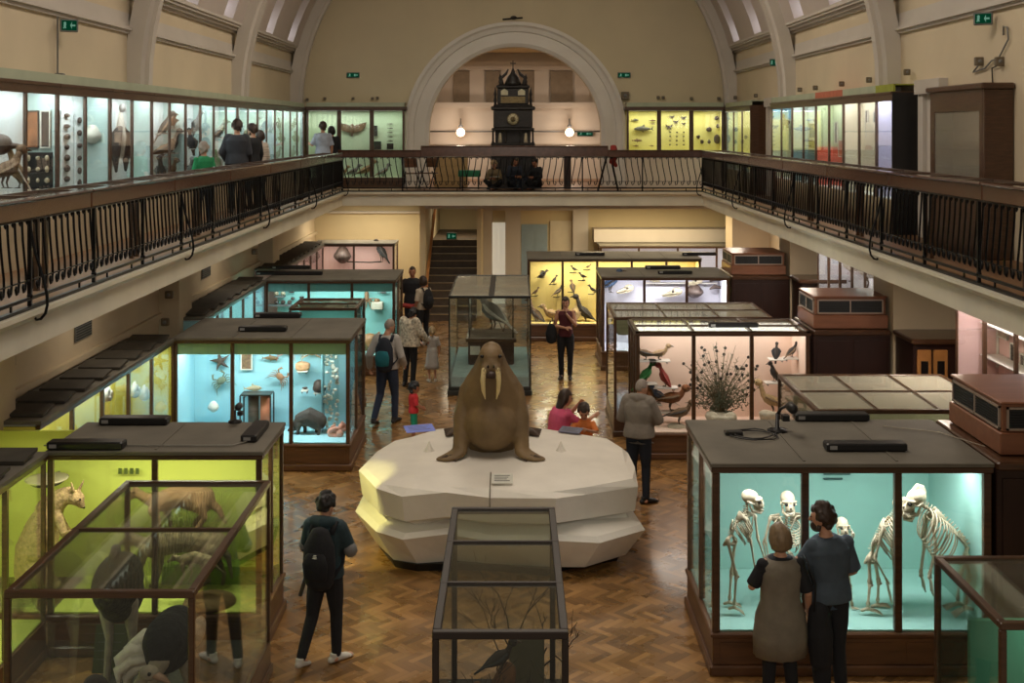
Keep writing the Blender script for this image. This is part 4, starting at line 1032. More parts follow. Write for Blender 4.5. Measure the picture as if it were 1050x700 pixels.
    if shoes is not None:
        for s_ in 'LR':
            sg = -1 if s_ == 'L' else 1
            a = J['ank' + s_]; ft = J.get('toe' + s_, a + V((sg * .03, .17, -.05)))
            d = (ft - a); d.z = 0; d.normalize(); m = new(); base = V((a.x, a.y, a.z - .08))
            slope = (ft.z - (a.z - .05)) / max(.05, (ft - a).length)
            def fp(u, z): return base + d * u + V((0, 0, z + slope * (u + .05)))
            m.tube([fp(-.075, .035), fp(-.03, .045), fp(.04, .042), fp(.11, .034), fp(.17, .026), fp(.2, .02)], [(.034, .033), (.042, .044), (.043, .04), (.05, .032), (.045, .024), (.022, .014)], 12, round_ends=True)
            m.tube([fp(-.035, .06), fp(-.03, .1)], [.043, .045], 10)
            sh_ = m.build('shoe', shoes, t, world=False, fuse=.009 * k)
    return t
# ------------------------------------------------------------------ creatures
def blobs(name, spec, m, parent, vox=.012, world=False, smooth_it=3, M=None):
    b = MB()
    if M is not None: b.M = M
    for s in spec:
        if s[0] == 'E': b.ell(s[1], s[2], s[3] if len(s) > 3 else None, 14, 10)
        else: b.tube(s[1], s[2], 10, round_ends=True)
    return b.build(name, m, parent, world=world, fuse=vox, smooth_it=smooth_it)
def bird(label, loc, rz, L=.25, name='stuffed_bird', cat='bird', body=None, wing=None, beak=None, pitch=25, neck=.25, legs=.35, tail=.5, beakl=.22, fat=1.0, spread=False, group=None, mount=None, headr=.16, headm=None, crest=False):
    """bird of body length L standing with its feet at loc, facing +x before rotation"""
    t = thing(name, label, cat, loc, math.radians(rz), group=group, scale=L)
    a = math.radians(pitch); ax = V((math.cos(a), 0, math.sin(a))); up = V((-math.sin(a), 0, math.cos(a)))
    C0 = V((0, 0, legs + .27 * fat))
    P = lambda u, w=0, y=0: C0 + ax * u + up * w + V((0, y, 0))
    sh = P(.38, .04); nk = sh + V((.10 + neck * .15, 0, neck)); hd = nk + V((.06, 0, .04))
    m = MB()
    m.tube([P(-.55, .0), P(-.3, -.01), P(0, -.03), P(.25, -.02), sh], [(.06, .06), (.17 * fat, .15 * fat), (.24 * fat, .23 * fat), (.2 * fat, .19 * fat), (.12, .12)], 12, round_ends=True)
    m.tube([P(.28, .0), sh + V((.02, 0, .02)), lerp(sh, nk, .55), nk], [(.15, .15), (.12, .12), (headr * .62,) * 2, (headr * .62,) * 2], 10)
    m.build('body', body, t, world=False)
    h = MB(); h.ell(hd, (headr * 1.12, headr * .9, headr * .95), seg=12, n=9)
    if crest:
        for i in range(4): h.tube([hd + V((-.05 + i * .02, 0, headr * .7)), hd + V((-.16 + i * .05, 0, headr * 1.7))], [.03, .005], 5)
    ho = h.build('head', headm or body, t, world=False)
    b = MB(); b.tube([hd + V((headr * .8, 0, -.0)), hd + V((headr * .8 + beakl * .5, 0, -.02)), hd + V((headr * .8 + beakl, 0, -.06))], [.06, .04, .006], 7); b.build('beak', beak, t, world=False)
    for y in (-1, 1):
        e = MB(); e.ell(hd + V((headr * .45, y * headr * .78, .03)), .026, seg=6, n=5); e.build('eye', EYEM, t, world=False)
        w = MB()
        if spread:
            w.tube([P(.2, .12, y * .1), P(.28, .3, y * .55), P(.1, .38, y * 1.0), P(-.15, .34, y * 1.35)], [(.16, .03), (.2, .025), (.17, .02), (.03, .008)], 10, up=V((0, 0, 1)), round_ends=True)
        else:
            w.tube([P(.28, .05, y * .15 * fat), P(.05, .05, y * .235 * fat), P(-.3, .04, y * .18 * fat), P(-.72, .03, y * .05)], [(.1, .03), (.19, .035), (.13, .03), (.02, .01)], 10, up=up, round_ends=True)
        w.build('wing', wing, t, world=False)
        if legs > .02:
            l = MB(); hp_ = P(-.02, -.15, y * .1); kn = V((-.05, y * .1, legs * .55)); l.tube([hp_, kn, V((0, y * .1, .02))], [.05, .028, .02], 6)
            for q in (-.5, 0, .5): l.tube([V((0, y * .1, .02)), V((.13 * math.cos(q), y * .1 + .13 * math.sin(q), .012))], [.018, .008], 5)
            l.tube([V((0, y * .1, .02)), V((-.07, y * .1, .012))], [.016, .008], 5)
            l.build('leg', beak, t, world=False)
    tl = MB(); tl.tube([P(-.45, .02), P(-.62, .02), P(-.55 - tail, .0)], [(.09, .04), (.11, .025), (.07, .012)], 8, up=V((0, 1, 0)) if False else up); tl.build('tail', wing, t, world=False)
    if mount is not None:
        q = MB(); q.cbox(-.45, .35, -.16, .16, -.05, 0.0, .01); q.build('perch', mount, t, world=False)
    return t
FE = {n: mat('feather_' + n, c, .8, var=.3, scale=14, bump=.3, bscale=60, stretch=(1, 1, .5)) for n, c in dict(brown=(112, 86, 62), dark=(52, 44, 40), grey=(134, 132, 130), white=(214, 208, 198), green=(44, 118, 56), red=(140, 52, 44),
       tan=(164, 134, 98), black=(28, 28, 32), blue=(70, 90, 120), buff=(190, 160, 116), rust=(134, 80, 46)).items()}
BEAK = mat('beak_horn', (84, 70, 54), .4, var=.1); BEAKY = mat('beak_yellow', (180, 140, 60), .4, var=.1)
SHELFG = mat('shelf_pale', (214, 206, 196), .5, var=.04)
BONE = mat('bone', (188, 174, 146), .6, var=.08, scale=18, bump=.1, bscale=40); BONED = mat('hollow_shade_dark', (40, 34, 28), .8, var=.1)  # second colour paints the shade inside the skull hollows
# skeleton ------------------------------------------------------------------
def skeleton(label, J, fwd, skull_fwd, ribw=.13, ribd=.12, s=1.0, skull_s=1.0, crest=False, facec=0.0, world=True):
    """J: joints in world metres; fwd = unit vector the belly faces"""
    P = {a: V(b) for a, b in J.items()}
    t = thing('ape_skeleton', label, 'skeleton', (P['pelvis'].x, P['pelvis'].y, .415), group=None)
    sf = V(skull_fwd).normalized(); hs = skull_s
    up0 = V((0, 0, 1)); sx = sf.cross(up0).normalized(); su = sx.cross(sf).normalized()
    Rm = Matrix((sx, sf, su)).transposed()
    h = P['skull']; hp = lambda x, y, z: h + Rm @ V((x * hs, y * hs, z * hs))
    m = MB(); m.ell(hp(0, -.02, .02), (.062 * hs, .08 * hs, .062 * hs), Rm, 14, 10); m.ell(hp(0, .065, -.03), (.04 * hs, .05 * hs, .04 * hs), Rm, 12, 8)
    m.tube([hp(-.055, .05, .02), hp(-.02, .075, .026), hp(.02, .075, .026), hp(.055, .05, .02)], .012 * hs, 6, round_ends=True)
    for q in (-1, 1): m.tube([hp(q * .05, .06, -.005), hp(q * .066, .03, -.015), hp(q * .058, -.02, -.01)], .008 * hs, 6, round_ends=True); m.tube([hp(q * .018, .09, .018), hp(q * .014, .1, -.02)], .007 * hs, 6)
    if crest: m.tube([hp(0, .02, .06), hp(0, -.04, .085), hp(0, -.08, .06), hp(0, -.1, .03)], [(.02 * hs, .02 * hs), (.02 * hs, .035 * hs), (.02 * hs, .035 * hs), (.016 * hs, .02 * hs)], 8, round_ends=True)
    sk = m.build('skull', BONE, t, fuse=.006, smooth_it=1)
    m = MB(); m.tube([hp(-.05, -.0, -.04), hp(-.045, .03, -.085), hp(-.02, .095, -.085), hp(.02, .095, -.085), hp(.045, .03, -.085), hp(.05, 0, -.04)], [.009 * hs, .014 * hs, .015 * hs, .015 * hs, .014 * hs, .009 * hs], 6, round_ends=True)
    m.build('jaw', BONE, sk)
    m = MB()
    for i in range(-3, 4): m.box(*(0,) * 6) if False else m.ell(hp(i * .009, .112 - abs(i) * .006, -.066), (.0042 * hs, .004 * hs, .011 * hs), Rm, 6, 5)
    m.build('teeth', mat('tooth', (236, 228, 206), .35, var=0), sk)
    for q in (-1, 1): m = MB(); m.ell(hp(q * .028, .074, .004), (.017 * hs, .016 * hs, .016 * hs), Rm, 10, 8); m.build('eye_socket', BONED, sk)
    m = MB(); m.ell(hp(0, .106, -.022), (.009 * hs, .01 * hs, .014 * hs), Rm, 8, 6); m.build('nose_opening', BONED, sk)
    # spine
    pel, nk = P['pelvis'], P['neck']; f = V(fwd).normalized()
    mid = (pel + nk) / 2 - f * .05 * s
    def sp(t_):
        return (pel * (1 - t_) ** 2 + mid * 2 * t_ * (1 - t_) + nk * t_ ** 2)
    m = MB(); n = 17
    pts = [sp(i / (n - 1)) for i in range(n)] + [lerp(nk, hp(0, -.04, -.04), q) for q in (.3, .6, .9)]
    for a in pts: m.ell(a, .016 * s, seg=8, n=6)
    for i, a in enumerate(pts[1:-1]):
        d = (pts[i + 2] - pts[i]).normalized(); b_ = (f - d * f.dot(d)).normalized(); m.tube([a, a - b_ * .04 * s], [.006 * s, .004 * s], 5)
    m.tube(pts, .009 * s, 6); m.build('spine', BONE, t)
    # ribs
    m = MB(); stern = []
    for i in range(9):
        u = .40 + .56 * i / 8; c = sp(u); d = (sp(min(1, u + .05)) - sp(u - .05)).normalized()
        y = (f - d * f.dot(d)).normalized(); x = d.cross(y).normalized()
        k = math.sin(PI * (.20 + .72 * (1 - i / 8) if True else 1)) * .55 + .5
        w_, dp = ribw * k * s, ribd * (1.1 - .25 * abs(i / 8 - .35)) * s
        drop = -d * (.05 + .02 * (1 - i / 8)) * s
        full = i >= 2
        for q in (-1, 1):
            pp = []
            for j in range(9):
                a = PI * j / 8 * (1.0 if full else .75)
                pp.append(c + x * q * w_ * math.sin(a) ** .8 + y * dp * (1 - math.cos(a)) + drop * (j / 8) * 1.6 - y * .01)
            m.tube(pp, .0058 * s, 5)
        if full: stern.append(c + y * dp * 2 + drop * 1.6 - y * .01)
    m.build('rib_cage', BONE, t)
    MB().tube(stern, [(.014 * s, .006 * s)] * len(stern), 6, round_ends=True).build('breastbone', BONE, t)
    # pelvis, shoulder blades and collar bones
    xh = (P['hipR'] - P['hipL']).normalized()
    m = MB()
    dsp = (sp(.15) - sp(0)).normalized()
    for q, hip in ((-1, P['hipL']), (1, P['hipR'])):
        m.tube([pel + dsp * .02, pel + xh * q * .05 * s + dsp * .08 * s - f * .01, pel + xh * q * .075 * s + dsp * .15 * s], [(.02 * s, .012 * s), (.045 * s, .01 * s), (.03 * s, .006 * s)], 8, up=f, round_ends=True)
        m.tube([pel + xh * q * .03 * s, hip, hip - dsp * .06 * s - f * .02, pel - dsp * .06 * s + f * .05 * s], [.014 * s, .022 * s, .014 * s, .01 * s], 7, round_ends=True)
    m.build('pelvis', BONE, t)
    for sd in 'LR':
        sh, el, wr = P['sh' + sd], P['el' + sd], P['wr' + sd]
        m = MB(); c2 = sp(.86); back = -f
        m.tube([sh + back * .01, lerp(sh, sp(.8), .45) + back * .045 * s, sp(.66) + (sh - sp(.86)) * .35 + back * .035 * s], [(.02 * s, .008 * s), (.05 * s, .007 * s), (.015 * s, .005 * s)], 8, up=back, round_ends=True)
        m.tube([sh, lerp(sh, nk, .5) + f * .03, stern[-1]], .007 * s, 5); m.build('shoulder_blade', BONE, t)
        m = MB()
        def bone(a, b, r, off=V((0, 0, 0))):
            m.tube([a + off, lerp(a, b, .06) + off, lerp(a, b, .2) + off, lerp(a, b, .8) + off, lerp(a, b, .94) + off, b + off], [r * 1.3, r * 1.75, r, r * .9, r * 1.5, r * 1.2], 7, round_ends=True)
        bone(sh, el, .0125 * s); pr = (wr - el).cross(f).normalized() * .012 * s
        bone(el, wr, .0075 * s, pr); bone(el, wr, .0075 * s, -pr)
        hd = P.get('hd' + sd, wr + (wr - el).normalized() * .13 * s); hdv = hd - wr; ac = hdv.cross(f); ac = ac.normalized() if ac.length > 1e-4 else V((1, 0, 0))
        m.ell(wr + hdv * .08, .018 * s, seg=8, n=6)
        for k in range(5):
            o = ac * (k - 2) * .013 * s; sc_ = [.62, .92, 1, .95, .85][k]
            m.tube([wr + hdv * .1 + o * .5, wr + hdv * .45 * sc_ + o * 1.1, wr + hdv * .75 * sc_ + o * 1.4 + f * .006, wr + hdv * sc_ + o * 1.5 + f * .015], [.0055 * s, .0045 * s, .0045 * s, .003 * s], 5)
        m.build('arm', BONE, t)
        hip, kn, an = P['hip' + sd], P['knee' + sd], P['ank' + sd]; m = MB()
        bone(hip, kn, .0155 * s); bone(kn, an, .0125 * s); pr = (an - kn).cross(f).normalized() * .018 * s; bone(lerp(kn, an, .05), an, .006 * s, pr)
        m.ell(kn + f * .02 * s, .015 * s, seg=7, n=5)
        toe = P['toe' + sd]; td = toe - an; td2 = V((td.x, td.y, 0)).normalized(); ac = V((-td2.y, td2.x, 0))
        m.ell(an - V((0, 0, .03 * s)), (.022 * s, .022 * s, .02 * s), seg=8, n=6); m.tube([an - V((0, 0, .03 * s)), an - td2 * .05 * s - V((0, 0, .045 * s))], [.015 * s, .013 * s], 6, round_ends=True)
        for k in range(5):
            o = ac * (k - 2) * .014 * s; b0 = an - V((0, 0, .035 * s)); e_ = V((toe.x, toe.y, .43)) + o * 1.5
            m.tube([b0 + o * .5, lerp(b0, e_, .5) + o * .3 + V((0, 0, .008)), e_], [.008 * s, .006 * s, .004 * s], 5)
        m.build('leg', BONE, t)
    return t
# ------------------------------------------------------------------ walrus on its ice block
ICE = mat('painted_ice', (226, 220, 208), .55, var=.06, scale=2.5, bump=.25, bscale=9)
rim_px = [(371, 480), (390, 497), (416, 501), (460, 500), (503, 502), (567, 505), (604, 501), (653, 491), (644, 476), (641, 459), (624, 449), (598, 444), (556, 438), (510, 436), (467, 437), (447, 439), (418, 447), (401, 451), (386, 461)]
rim = [on(a, b, 1.0) for a, b in rim_px]
cen = sum(rim, V((0, 0, 0))) / len(rim)
def offs(p, d, z):
    q = (p - cen); q.z = 0; l = q.length
    return cen + q * ((l + d) / l) + V((0, 0, z - cen.z))
t = thing('ice_block', 'large pale painted ice block plinth under the walrus', 'plinth', (cen.x, cen.y, 0))
m = MB()
rr_ = random.Random(5); jit = [rr_.uniform(-.07, .07) for _ in rim]; jz = [rr_.uniform(-.035, .035) for _ in rim]
layers = [(-.9, 1.05), (-.4, 1.035), (-.05, 1.0), (0.02, .95), (-.02, .66), (-.14, .62), (-.12, .57), (.05, .52), (.10, .46), (-.15, .09)]
rings = []
for li, (d, z) in enumerate(layers):
    rg = []
    for i, p in enumerate(rim):
        k = jit[i] if li > 2 else jit[i] * .3
        rg.append(offs(p, d + k * (1 if li < 6 else -1.2), z + (jz[i] if 2 < li < 9 else 0)))
    rings.append(rg)
m.rings(rings, smooth=False)
m.build('block', ICE, t)
m = MB(); m.rings([[offs(p, -.2 + jit[i], .095) for i, p in enumerate(rim)], [offs(p, -.25 + jit[i], 0) for i, p in enumerate(rim)]], smooth=False); m.build('dark_base', BLACK, t)
m = MB(); sx_ = (503 - CX) / F
pts = [V((sx_ * y_, y_, z_)) for y_, z_ in ((13.72, .845), (13.46, .815), (13.38, .73), (13.36, .62))]
m.tube([V((-.26, 13.75, 1.052)), V((-.26, 13.3, 1.022)), V((-.26, 13.17, .9)), V((-.26, 13.16, .78))], .008, 5); m.build('seam', mat('seam_line', (120, 112, 98), .7), t)
for px, py in ((440, 462), (575, 462)):
    p = on(px, py, 1.05); q = MB(); q.lathe((p.x, p.y, 1.03), [(.09, 0), (.06, .03), (.03, .08), (.004, .14)], 6, smooth=False); q.build('ice_spike', ICE, t)
WAL = mat('walrus_hide', (118, 96, 64), .62, var=.22, scale=3.5, bump=.45, bscale=16)
WALD = mat('walrus_flipper', (70, 54, 40), .6, var=.25, scale=6, bump=.5, bscale=20)
t = thing('stuffed_walrus', 'huge stuffed brown walrus sitting up on the ice block', 'walrus', (-.27, 14.55, 1.045), scale=.98)
W = lambda x, y, z: (x, y, z)
spec = [('L', [W(0, .04, 1.27), W(0, .06, 1.12), W(0, .10, .94), W(0, .15, .76), W(0, .2, .54), W(0, .26, .32), W(0, .32, .16)], [(.155, .19), (.22, .24), (.335, .30), (.425, .34), (.465, .39), (.46, .40), (.38, .34)]),
        ('L', [W(0, .2, .34), W(0, .6, .32), W(0, 1.0, .24), W(0, 1.3, .12)], [(.42, .33), (.42, .30), (.30, .2), (.12, .09)]),
        ('E', W(0, -.02, 1.235), (.165, .2, .155)), ('E', W(0, -.12, 1.17), (.125, .13, .115)),
        ('E', W(-.06, -.2, 1.12), (.075, .085, .075)), ('E', W(.06, -.2, 1.12), (.075, .085, .075)),
        ('E', W(0, .0, .38), (.36, .34, .33))]
for q in (-1, 1):
    spec += [('L', [W(q * .28, .16, .78), W(q * .36, .03, .45), W(q * .38, -.10, .16), W(q * .39, -.18, .08)], [(.13, .15), (.12, .14), (.1, .11), (.1, .08)]),
             ('L', [W(q * .38, -.16, .08), W(q * .47, -.24, .05), W(q * .58, -.3, .03), W(q * .67, -.30, .025)], [(.11, .07), (.13, .05), (.11, .03), (.05, .015)])]
blobs('body', spec, WAL, t, vox=.02, smooth_it=4)
for q in (-1, 1):
    m = MB(); m.tube([(q * .085, -.26, 1.12), (q * .10, -.29, 1.0), (q * .092, -.285, .87), (q * .07, -.26, .76)], [.034, .032, .026, .006], 10, round_ends=True); m.build('tusk', mat('ivory_tusk', (226, 206, 150), .35, var=.08, scale=8), t, world=False)
    m = MB(); m.ell((q * .112, -.185, 1.275), .024, seg=10, n=8); m.build('eye', EYEM, t, world=False)
    m = MB(); m.ell((q * .035, -.285, 1.165), (.014, .01, .02), seg=8, n=6); m.build('nostril', EYEM, t, world=False)
    m = MB()
    for k in range(5): m.tube([(q * .36, .98, .03), (q * (.42 + .03 * k), 1.05 - .04 * k, .045), (q * (.66 - .01 * k), 1.14 - .085 * k, .02)], [.05, .045, .012], 6, round_ends=True)
    m.tube([(q * .1, 1.0, .12), (q * .3, 1.0, .06), (q * .42, .98, .04)], [.12, .09, .06], 8, round_ends=True)
    m.build('hind_flipper', WALD, t, world=False)
    m = MB()
    for k in range(4): m.tube([(q * (.40 + .05 * k), -.27 - .015 * k, .055), (q * (.44 + .07 * k), -.36 + .012 * k, .02)], [.03, .014], 6, round_ends=True)
    m.build('flipper_digit', WALD, t, world=False)
m = MB(); m.ell((0, -.25, 1.06), (.10, .06, .05), seg=12, n=8); m.build('mouth', mat('walrus_muzzle_dark', (58, 40, 32), .5, var=.2), t, world=False)
m = MB(); r = random.Random(2)
for i in range(40):
    q = 1 if i % 2 else -1; a, b = r.uniform(-.6, .6), r.uniform(-.5, .5)
    p = V((q * .065 + a * .06, -.27, 1.12 + b * .1)); m.tube([p, p + V((a * .05 + q * .02, -.035, -.05))], [.003, .002], 4)
m.build('whiskers', mat('whisker', (120, 104, 78), .5, var=0), t, world=False, kind='stuff')
# placards on the ice
def placard(label, px, py, z, w_, d_, rz=0, m=None, tilt=.5, n=4, cat='sign', name='placard'):
    p = on(px, py, z); t = thing(name, label, cat, tuple(p), math.radians(rz))
    c, s_ = math.cos(tilt), math.sin(tilt)
    q = MB(); q.M = Matrix.Rotation(tilt, 4, 'X'); q.cbox(-w_ / 2, w_ / 2, 0, d_, 0.0, .012, .003); q.build('board', m or mat('card_white', (222, 220, 208), .7), t, world=False)
    q = MB(); q.M = Matrix.Rotation(tilt, 4, 'X')
    for i in range(n): q.box(-w_ * .38, w_ * (.36 - .07 * (i % 3)), d_ * (.82 - i * .7 / n) - .008, d_ * (.82 - i * .7 / n), .012, .0135)
    q.build('text_lines', mat('print_grey', (90, 88, 84), .7), t, world=False)
    q = MB(); q.box(-w_ * .3, w_ * .3, d_ * .3, d_ * .6, -.0, .01) if tilt < .1 else q.box(-.02, .02, d_ * c * .85, d_ * c * .9, 0, d_ * s_ * .85)
    if tilt >= .1: q.build('prop', GREY, t, world=False)
    return t
placard('small white printed card on the ice block below the walrus', 515, 496, 1.03, .24, .13, tilt=.7)
placard('glowing bluish information panel at the far left edge of the ice block', 432, 443, 1.0, .40, .22, 18, m=mat('screen_blue', (120, 130, 190), .2, emit=(120, 140, 230), estr=.15), tilt=.18, name='touch_screen', cat='screen')
placard('dark information panel on the ice block in front of the child', 583, 444, 1.03, .30, .18, -22, m=mat('panel_slate', (84, 86, 110), .3), tilt=.18, name='caption_sign')

# ------------------------------------------------------------------ ape skeletons
def K(px, py, Y=11.45): return at(px, py, Y)
def skel(label, px, Yc, fwd, sf, depth=.09, **kw):
    J = {}
    for k, v in px.items():
        dy = 0
        if k[-1] == 'L' and k != 'skull': dy = -depth if abs(fwd[0]) > .5 else 0
        if k[-1] == 'R': dy = depth if abs(fwd[0]) > .5 else 0
        J[k] = at(v[0], v[1], Yc + dy + (v[2] if len(v) > 2 else 0))
    for k in ('toeL', 'toeR'): J[k].z = .43
    return skeleton(label, J, fwd, sf, **kw)
skel('stooping ape skeleton facing right, leftmost in the turquoise case', dict(pelvis=(750, 549), neck=(766, 524), skull=(771, 512), hipL=(746, 553), hipR=(754, 553), kneeL=(755, 590), kneeR=(750, 588), ankL=(753, 619), ankR=(748, 614), toeL=(763, 627), toeR=(760, 622),
     shL=(764, 531), shR=(774, 528), elL=(770, 556), elR=(777, 552), wrL=(775, 588), wrR=(790, 590), hdL=(770, 601), hdR=(781, 601)), 11.35, (1, 0, -.35), (1, -.5, -.15), s=1.0, ribw=.12, ribd=.095, skull_s=1.1)
skel('upright ape skeleton facing the viewers, second from left in the turquoise case', dict(pelvis=(805, 565), neck=(807, 528), skull=(808, 514), hipL=(799, 568), hipR=(811, 568), kneeL=(790, 594), kneeR=(814, 596), ankL=(786, 619), ankR=(817, 618), toeL=(783, 627, -.1), toeR=(820, 627, -.1),
     shL=(790, 530), shR=(824, 528), elL=(784, 555), elR=(827, 552), wrL=(788, 578), wrR=(821, 566, -.1), hdL=(786, 591), hdR=(818, 574)), 11.6, (0, -1, -.1), (0, -1, -.1), s=1.05, ribw=.14, ribd=.08, skull_s=1.15)
skel('small ape skeleton with raised hands, in the middle pane of turquoise case', dict(pelvis=(864, 580), neck=(863, 550), skull=(864, 539), hipL=(859, 583), hipR=(869, 583), kneeL=(861, 602), kneeR=(872, 602), ankL=(859, 620), ankR=(874, 620), toeL=(857, 627, -.1), toeR=(878, 627, -.1),
     shL=(853, 553), shR=(873, 553), elL=(848, 572), elR=(869, 572, -.1), wrL=(842, 555, -.05), wrR=(875, 547, -.1), hdL=(840, 544), hdR=(868, 541)), 11.45, (0, -1, -.1), (0, -1, -.05), s=.8, ribw=.1, ribd=.065, skull_s=.95)
skel('bent ape skeleton facing right behind the second window bar', dict(pelvis=(894, 566), neck=(916, 530), skull=(926, 520), hipL=(891, 571), hipR=(896, 569), kneeL=(892, 598), kneeR=(901, 596), ankL=(890, 620), ankR=(900, 616), toeL=(904, 629), toeR=(912, 622),
     shL=(906, 541), shR=(914, 536), elL=(897, 572), elR=(915, 566), wrL=(910, 596), wrR=(918, 594), hdL=(913, 618), hdR=(922, 614)), 11.35, (1, 0, -.9), (1, -.3, -.25), s=1.15, ribw=.12, ribd=.10, skull_s=1.1)
skel('big crested gorilla skeleton leaning left at the right end of turquoise case', dict(pelvis=(992, 562), neck=(950, 520), skull=(938, 513), hipL=(990, 568), hipR=(996, 566), kneeL=(994, 592), kneeR=(984, 590), ankL=(990, 618), ankR=(982, 614), toeL=(977, 630), toeR=(968, 624),
     shL=(956, 536), shR=(950, 530), elL=(960, 561), elR=(948, 558), wrL=(953, 590), wrR=(944, 588), hdL=(958, 610), hdR=(950, 606)), 11.3, (-1, 0, -.95), (-1, -.45, -.2), s=1.3, ribw=.15, ribd=.12, skull_s=1.3, crest=True)
p = at(845, 487, 12.4)
t = tag(MB().box(p.x - .0, p.x + .28, 12.405, 12.43, p.z + .0, p.z + .03).box(p.x, p.x + .2, 12.405, 12.43, p.z - .05, p.z - .035).build('case_lettering', mat('lettering_dark', (60, 90, 86), .7)), 'small dark heading lettering high on the back of the skeleton case', 'lettering')

# ------------------------------------------------------------------ lime case mammals
FURB = mat('fur_buff', (164, 134, 96), .9, var=.4, scale=26, bump=.9, bscale=44); FURG = mat('fur_greybrown', (132, 112, 86), .85, var=.45, scale=24, bump=.9, bscale=44)
FURS = mat('fur_spotted', (150, 130, 100), .85, var=.5, scale=30, bump=.3, bscale=60); FURP = mat('fur_pinkish', (176, 130, 96), .85, var=.15, scale=10, bump=.3, bscale=60); FURD = mat('fur_dark', (66, 60, 56), .8, var=.3, scale=20, bump=.4, bscale=60)
def G(px, py, Y): return at(px, py, Y)
t = thing('stuffed_kangaroo', 'upright buff kangaroo at the left end of the lime case', 'kangaroo', (-4.1, 11.75, .41))
def g(px, py, dy=0): q = at(px, py, 11.75 + dy); return (q.x + 4.1, dy, q.z - .41)
spec = [('L', [g(54, 518), g(45, 538), g(37, 562), g(31, 588)], [(.13, .12), (.19, .17), (.22, .2), (.16, .16)]), ('L', [g(58, 514), g(68, 508), g(77, 510)], [.12, .09, .07]), ('L', [g(48, 522), g(62, 512)], [.12, .09]),
        ('E', g(79, 511), (.075, .075, .07)), ('L', [g(80, 513), g(84, 518)], [.055, .035]), ('L', [g(74, 505), g(72, 498), g(74, 503)], [.022, .03, .02]),
        ('L', [g(75, 503, -.05), g(73, 494, -.06)], [(.028, .02), (.012, .01)]), ('L', [g(80, 504, .03), g(86, 492, .03)], [(.028, .02), (.012, .01)]),
        ('L', [g(60, 530, -.1), g(66, 548, -.14), g(74, 545, -.2)], [.05, .04, .025]), ('L', [g(60, 530, .1), g(70, 546, .1), g(78, 542, .05)], [.05, .04, .025]),
        ('L', [g(36, 585, -.12), g(52, 600, -.14), g(38, 622, -.14), g(60, 628, -.16)], [.12, .09, .045, .03]), ('L', [g(36, 585, .12), g(54, 600, .14), g(40, 622, .14), g(62, 628, .14)], [.12, .09, .045, .03]),
        ('L', [g(28, 590), g(16, 605, .1), g(6, 620, .15)], [.1, .06, .03])]
blobs('body', spec, FURB, t, vox=.014)
m = MB(); m.ell(g(82, 512, -.055), .011, seg=8, n=6); m.build('eye', EYEM, t, world=False)
m = MB(); m.ell(g(86, 520), .014, seg=8, n=6); m.build('nose', EYEM, t, world=False)
def quad(label, name, cat, px, Y, m_, body, neck, head, snout, legsp, tail, r=(.12, .14, .12), ears=True, width=.09, vox=.012, legr=(.06, .035, .024)):
    """four-legged animal drawn side on; every point is a place in the case at depth Y"""
    c = at(px[0], px[1], Y); t = thing(name, label, cat, (c.x, Y, c.z))
    def g(p, dy=0): q = at(p[0], p[1], Y); return V((q.x - c.x, dy, q.z - c.z))
    bp = [g(p) for p in body]; n = len(bp)
    rs = [r[0]] + [r[1]] * (n - 2) + [r[2]] if n > 2 else [r[0], r[2]]
    spec = [('L', bp, [(a * .85, a) for a in rs]), ('L', [g(p) for p in neck], [r[2] * .85, r[2] * .5, r[2] * .45]), ('E', g(head), (r[2] * .62, r[2] * .5, r[2] * .55)), ('L', [g(head), g(snout)], [r[2] * .42, r[2] * .2])]
    if ears:
        h = g(head); 
        for y in (-1, 1): spec.append(('L', [h + V((0, y * r[2] * .35, r[2] * .35)), h + V((-.0, y * r[2] * .5, r[2] * .95))], [r[2] * .2, r[2] * .08]))
    for i, lg in enumerate(legsp):
        y = width * (1 if i % 2 else -1); spec.append(('L', [g(p, y) for p in lg], [legr[0]] + [legr[1]] * (len(lg) - 3) + [legr[2], legr[2]]))
    if tail: spec.append(('L', [g(p) for p in tail], [r[0] * .4] + [r[0] * .25] * (len(tail) - 2) + [r[0] * .12]))
    blobs('body', spec, m_, t, vox=vox)
    q = MB(); q.ell(g(head) + V((0, -r[2] * .48, r[2] * .15)), r[2] * .11, seg=8, n=6); q.build('eye', EYEM, t, world=False)
    q = MB(); q.ell(g(snout), r[2] * .16, seg=8, n=6); q.build('nose', EYEM, t, world=False)
    return t
quad('pinkish wallaby leaning low on the upper shelf of the lime case', 'stuffed_wallaby', 'wallaby', (190, 525), 11.95, FURP, [(208, 512), (185, 507), (162, 515)], [(162, 515), (148, 510), (141, 505)], (139, 505), (133, 512),
     [[(160, 520), (166, 535), (164, 541)], [(165, 520), (172, 534), (172, 541)], [(207, 515), (212, 528), (203, 541), (210, 543)], [(200, 518), (205, 530), (196, 541), (203, 543)]], [(212, 512), (224, 522), (232, 536)], r=(.15, .13, .10))
quad('grey brown wild dog striding in the middle of the lime case', 'stuffed_thylacine', 'marsupial wolf', (180, 575), 11.85, FURG, [(222, 558), (190, 553), (156, 560)], [(156, 560), (144, 556), (138, 552)], (134, 553), (124, 557),
     [[(150, 562), (146, 580), (147, 602), (142, 604)], [(160, 562), (162, 580), (157, 602), (152, 604)], [(220, 560), (210, 575), (216, 592), (205, 598), (200, 602)], [(214, 560), (222, 578), (228, 592), (226, 602)]], [(224, 558), (234, 570), (238, 592)], r=(.13, .12, .12))
